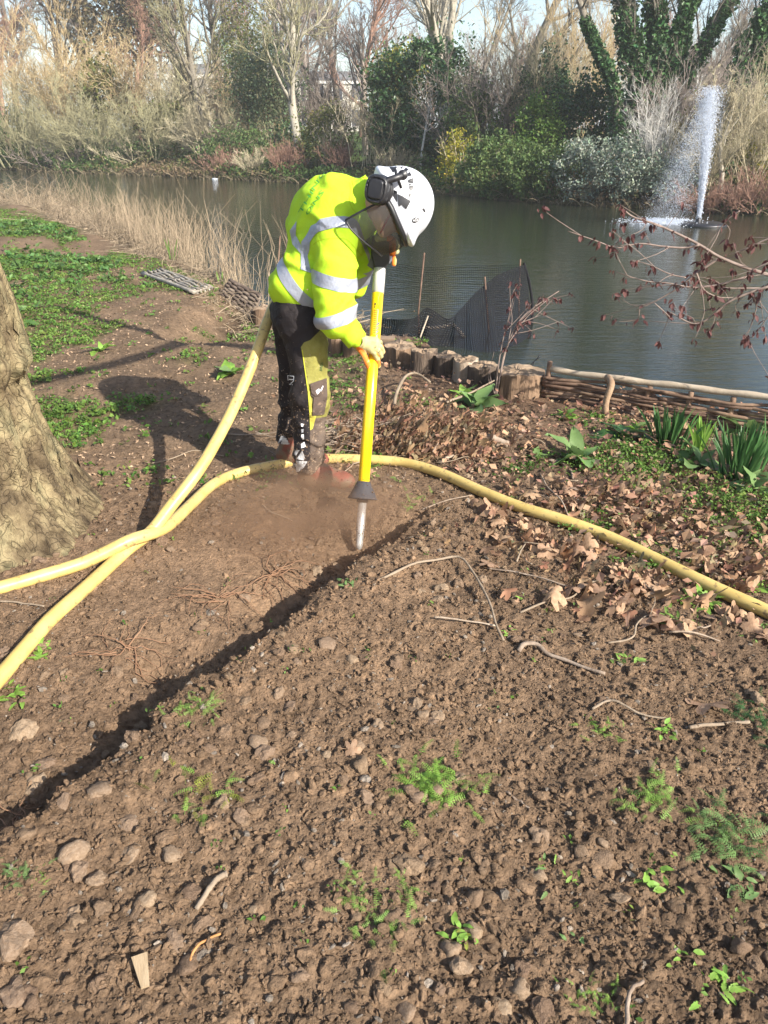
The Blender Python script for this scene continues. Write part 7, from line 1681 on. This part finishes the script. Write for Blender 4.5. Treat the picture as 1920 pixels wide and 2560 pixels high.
lim = [tubes(spline([T0, [3.70, 3.88, .7], fork, [3.55, 3.6, 2.2], [3.45, 3.0, 2.9], [3.15, 2.6, 3.1], [2.5, 2.9, 3.05], [1.85, 3.2, 3.0], [1.2, 3.75, 3.05], [.55, 4.25, 3.2]], 50), np.linspace(.10, .045, 50), 10),
       tubes(spline([[1.95, 3.18, 3.0], [1.55, 2.6, 2.95], [1.1, 1.95, 3.0], [.6, 1.5, 3.15]], 20), np.linspace(.060, .03, 20), 8),
       tubes(spline([fork, [3.2, 3.95, 1.45], [2.75, 4.0, 1.22], J], 20), np.linspace(.045, .018, 20), 8),
       tubes(spline([fork, [3.75, 4.1, 2.4], [4.0, 4.6, 3.6], [4.1, 5.0, 5]], 20), np.linspace(.08, .03, 20), 8)]
obj('trunk', cat_geo(lim), m_pb, ptree, True)
br = [([(1659, 500), (1500, 450), (1330, 380), (1200, 300), (1050, 225), (900, 160), (760, 115), (680, 55)], .011), ([(1340, 385), (1180, 490), (1110, 545), (1040, 600), (900, 680), (780, 735)], .007), ([(1659, 580), (1540, 620), (1400, 680), (1250, 800), (1150, 825), (1000, 750)], .008),
      ([(1200, 300), (1100, 320), (950, 310), (800, 292), (650, 320), (500, 270), (320, 208)], .006), ([(1545, 618), (1580, 700), (1560, 800), (1510, 930)], .004), ([(1180, 490), (1230, 600), (1330, 650), (1425, 652)], .005), ([(1520, 515), (1300, 572), (1150, 585), (1000, 558), (830, 540), (640, 480)], .006),
      ([(1700, 245), (1600, 285), (1500, 330), (1390, 372)], .006), ([(1470, 72), (1400, 120), (1340, 190), (1240, 330)], .004), ([(1110, 520), (1000, 495), (860, 432), (740, 400)], .004), ([(1659, 590), (1400, 590), (1280, 575)], .006), ([(900, 690), (1000, 780), (960, 760)], .003), ([(1659, 780), (1600, 860), (1560, 900)], .003), ([(1659, 560), (1590, 640), (1659, 760)], .004), ([(1659, 420), (1560, 470), (1480, 560)], .004), ([(800, 735), (780, 800), (660, 815)], .003)]
bs = []
for k, (pts, r0) in enumerate(br):
    Yk = 4.05 + .12 * math.sin(k * 2.1); P = spline(c7(pts, Yk, .02), 26)
    if pts[0][0] >= 1650: P = np.concatenate([spline([J, (J + P[0]) / 2 + [0, 0, .01], P[0]], 6)[:-1], P])
    obj('branch', tubes(P, np.linspace(r0, r0 * .35, len(P)), 7), m_pb, ptree, True); bs.append(P)
leafy(ptree, bs, .01, .003, 44, .036, 5)
# wispy stems behind
B0 = on_ground(1240, 992); sap = empty('red_leaved_sapling', B0, 'thin sapling with dark red leaves beside the largest log stump', 'sapling')
Ys = B0[1]; S_ = []
for pts, r0 in (([(1240, 992), (1252, 930), (1270, 860), (1299, 802), (1340, 765), (1397, 728)], .0075), ([(1238, 990), (1248, 900), (1262, 830), (1275, 790)], .005), ([(1245, 970), (1262, 880), (1290, 830), (1320, 790), (1366, 752)], .005), ([(1236, 985), (1225, 930), (1235, 880)], .003), ([(1270, 860), (1280, 800), (1275, 762)], .003), ([(1292, 812), (1320, 800), (1345, 790)], .003), ([(1238, 985), (1222, 950), (1226, 915)], .003)):
    P = spline([pp(a_, b_, Ys + .02 * i) for i, (a_, b_) in enumerate(pts)], 22); obj('stem', tubes(P, np.linspace(r0, r0 * .4, 22), 6), m_pb, sap, True); S_.append(P)
leafy(sap, S_[:3] + S_[4:6], .01, .003, 26, .034, 8, .4)

# ------------------------------------------------------------------ dust and flying soil round the nozzle
NZ = lp(lrow(1340)); r = np.random.default_rng(81); n = 2600
d = nrm(r.normal(0, 1, (n, 3)) * [1, .8, .7] + [-.35, .1, .5]); P = NZ + d * (r.gamma(2.0, .16, n))[:, None]; zg = hgt(P[:, 0], P[:, 1]); k = P[:, 2] > zg + .01; P = P[k]; n = len(P)
Q_ = NZ + np.array([-.28, .42, .10]) + r.normal(0, 1, (1500, 3)) * [.10, .14, .11]; Q_ = Q_[Q_[:, 2] > hgt(Q_[:, 0], Q_[:, 1])]; P = np.concatenate([P, Q_]); n = len(P)
tag(obj('flying_soil', scatter(TET_V, TET_T, P, rotmats(n, r), np.clip(.0018 * np.exp(r.normal(0, .5, n)), .001, .006)), mat_ground, attrs={'gcol': np.repeat(np.array([.17, .105, .062]) * r.uniform(.4, 1.7, (n, 1)), 4, 0)}), kind='stuff')
m_dust = bpy.data.materials.new('soil_dust'); m_dust.use_nodes = True; nt = m_dust.node_tree; nt.nodes.remove(nt.nodes['Principled BSDF'])
pv = nt.nodes.new('ShaderNodeVolumePrincipled'); pv.inputs['Color'].default_value = (.62, .42, .28, 1); pv.inputs['Anisotropy'].default_value = .2
tc = nt.nodes.new('ShaderNodeTexCoord'); ln_ = nt.nodes.new('ShaderNodeVectorMath'); ln_.operation = 'LENGTH'; nt.links.new(tc.outputs['Object'], ln_.inputs[0])
fo = nt.nodes.new('ShaderNodeMapRange'); fo.inputs[1].default_value = 1.0; fo.inputs[2].default_value = .15; fo.interpolation_type = 'SMOOTHSTEP'; nt.links.new(ln_.outputs['Value'], fo.inputs[0])
nn = nt.nodes.new('ShaderNodeMapRange'); nn.inputs[1].default_value = .36; nn.inputs[2].default_value = .66; nt.links.new(noise(nt, 2.3, 5, .6), nn.inputs[0])
nt.links.new(maths(nt, 'MULTIPLY', maths(nt, 'MULTIPLY', fo.outputs[0], nn.outputs[0]), 5.5), pv.inputs['Density']); nt.links.new(pv.outputs[0], nt.nodes['Material Output'].inputs['Volume'])
dust = link('dust_cloud', mesh('dust_cloud', ICO3_V, None, ICO3_T, m_dust, True)); c_ = on_ground(775, 1335); dust.location = (c_[0], c_[1], .06); dust.scale = (.66, .50, .24); dust.rotation_euler = (0, 0, .5)
tag(dust, kind='stuff')

# ------------------------------------------------------------------ the soft spring air
m_haze = bpy.data.materials.new('haze_air'); m_haze.use_nodes = True; nt = m_haze.node_tree; nt.nodes.remove(nt.nodes['Principled BSDF'])
pv = nt.nodes.new('ShaderNodeVolumePrincipled'); pv.inputs['Color'].default_value = (.93, .95, 1, 1); pv.inputs['Density'].default_value = .0011; pv.inputs['Anisotropy'].default_value = .1
nt.links.new(pv.outputs[0], nt.nodes['Material Output'].inputs['Volume'])
hz = obj('haze', box([-960, -360, -2.4], [960, 760, 21.0]), m_haze); tag(hz, kind='stuff')
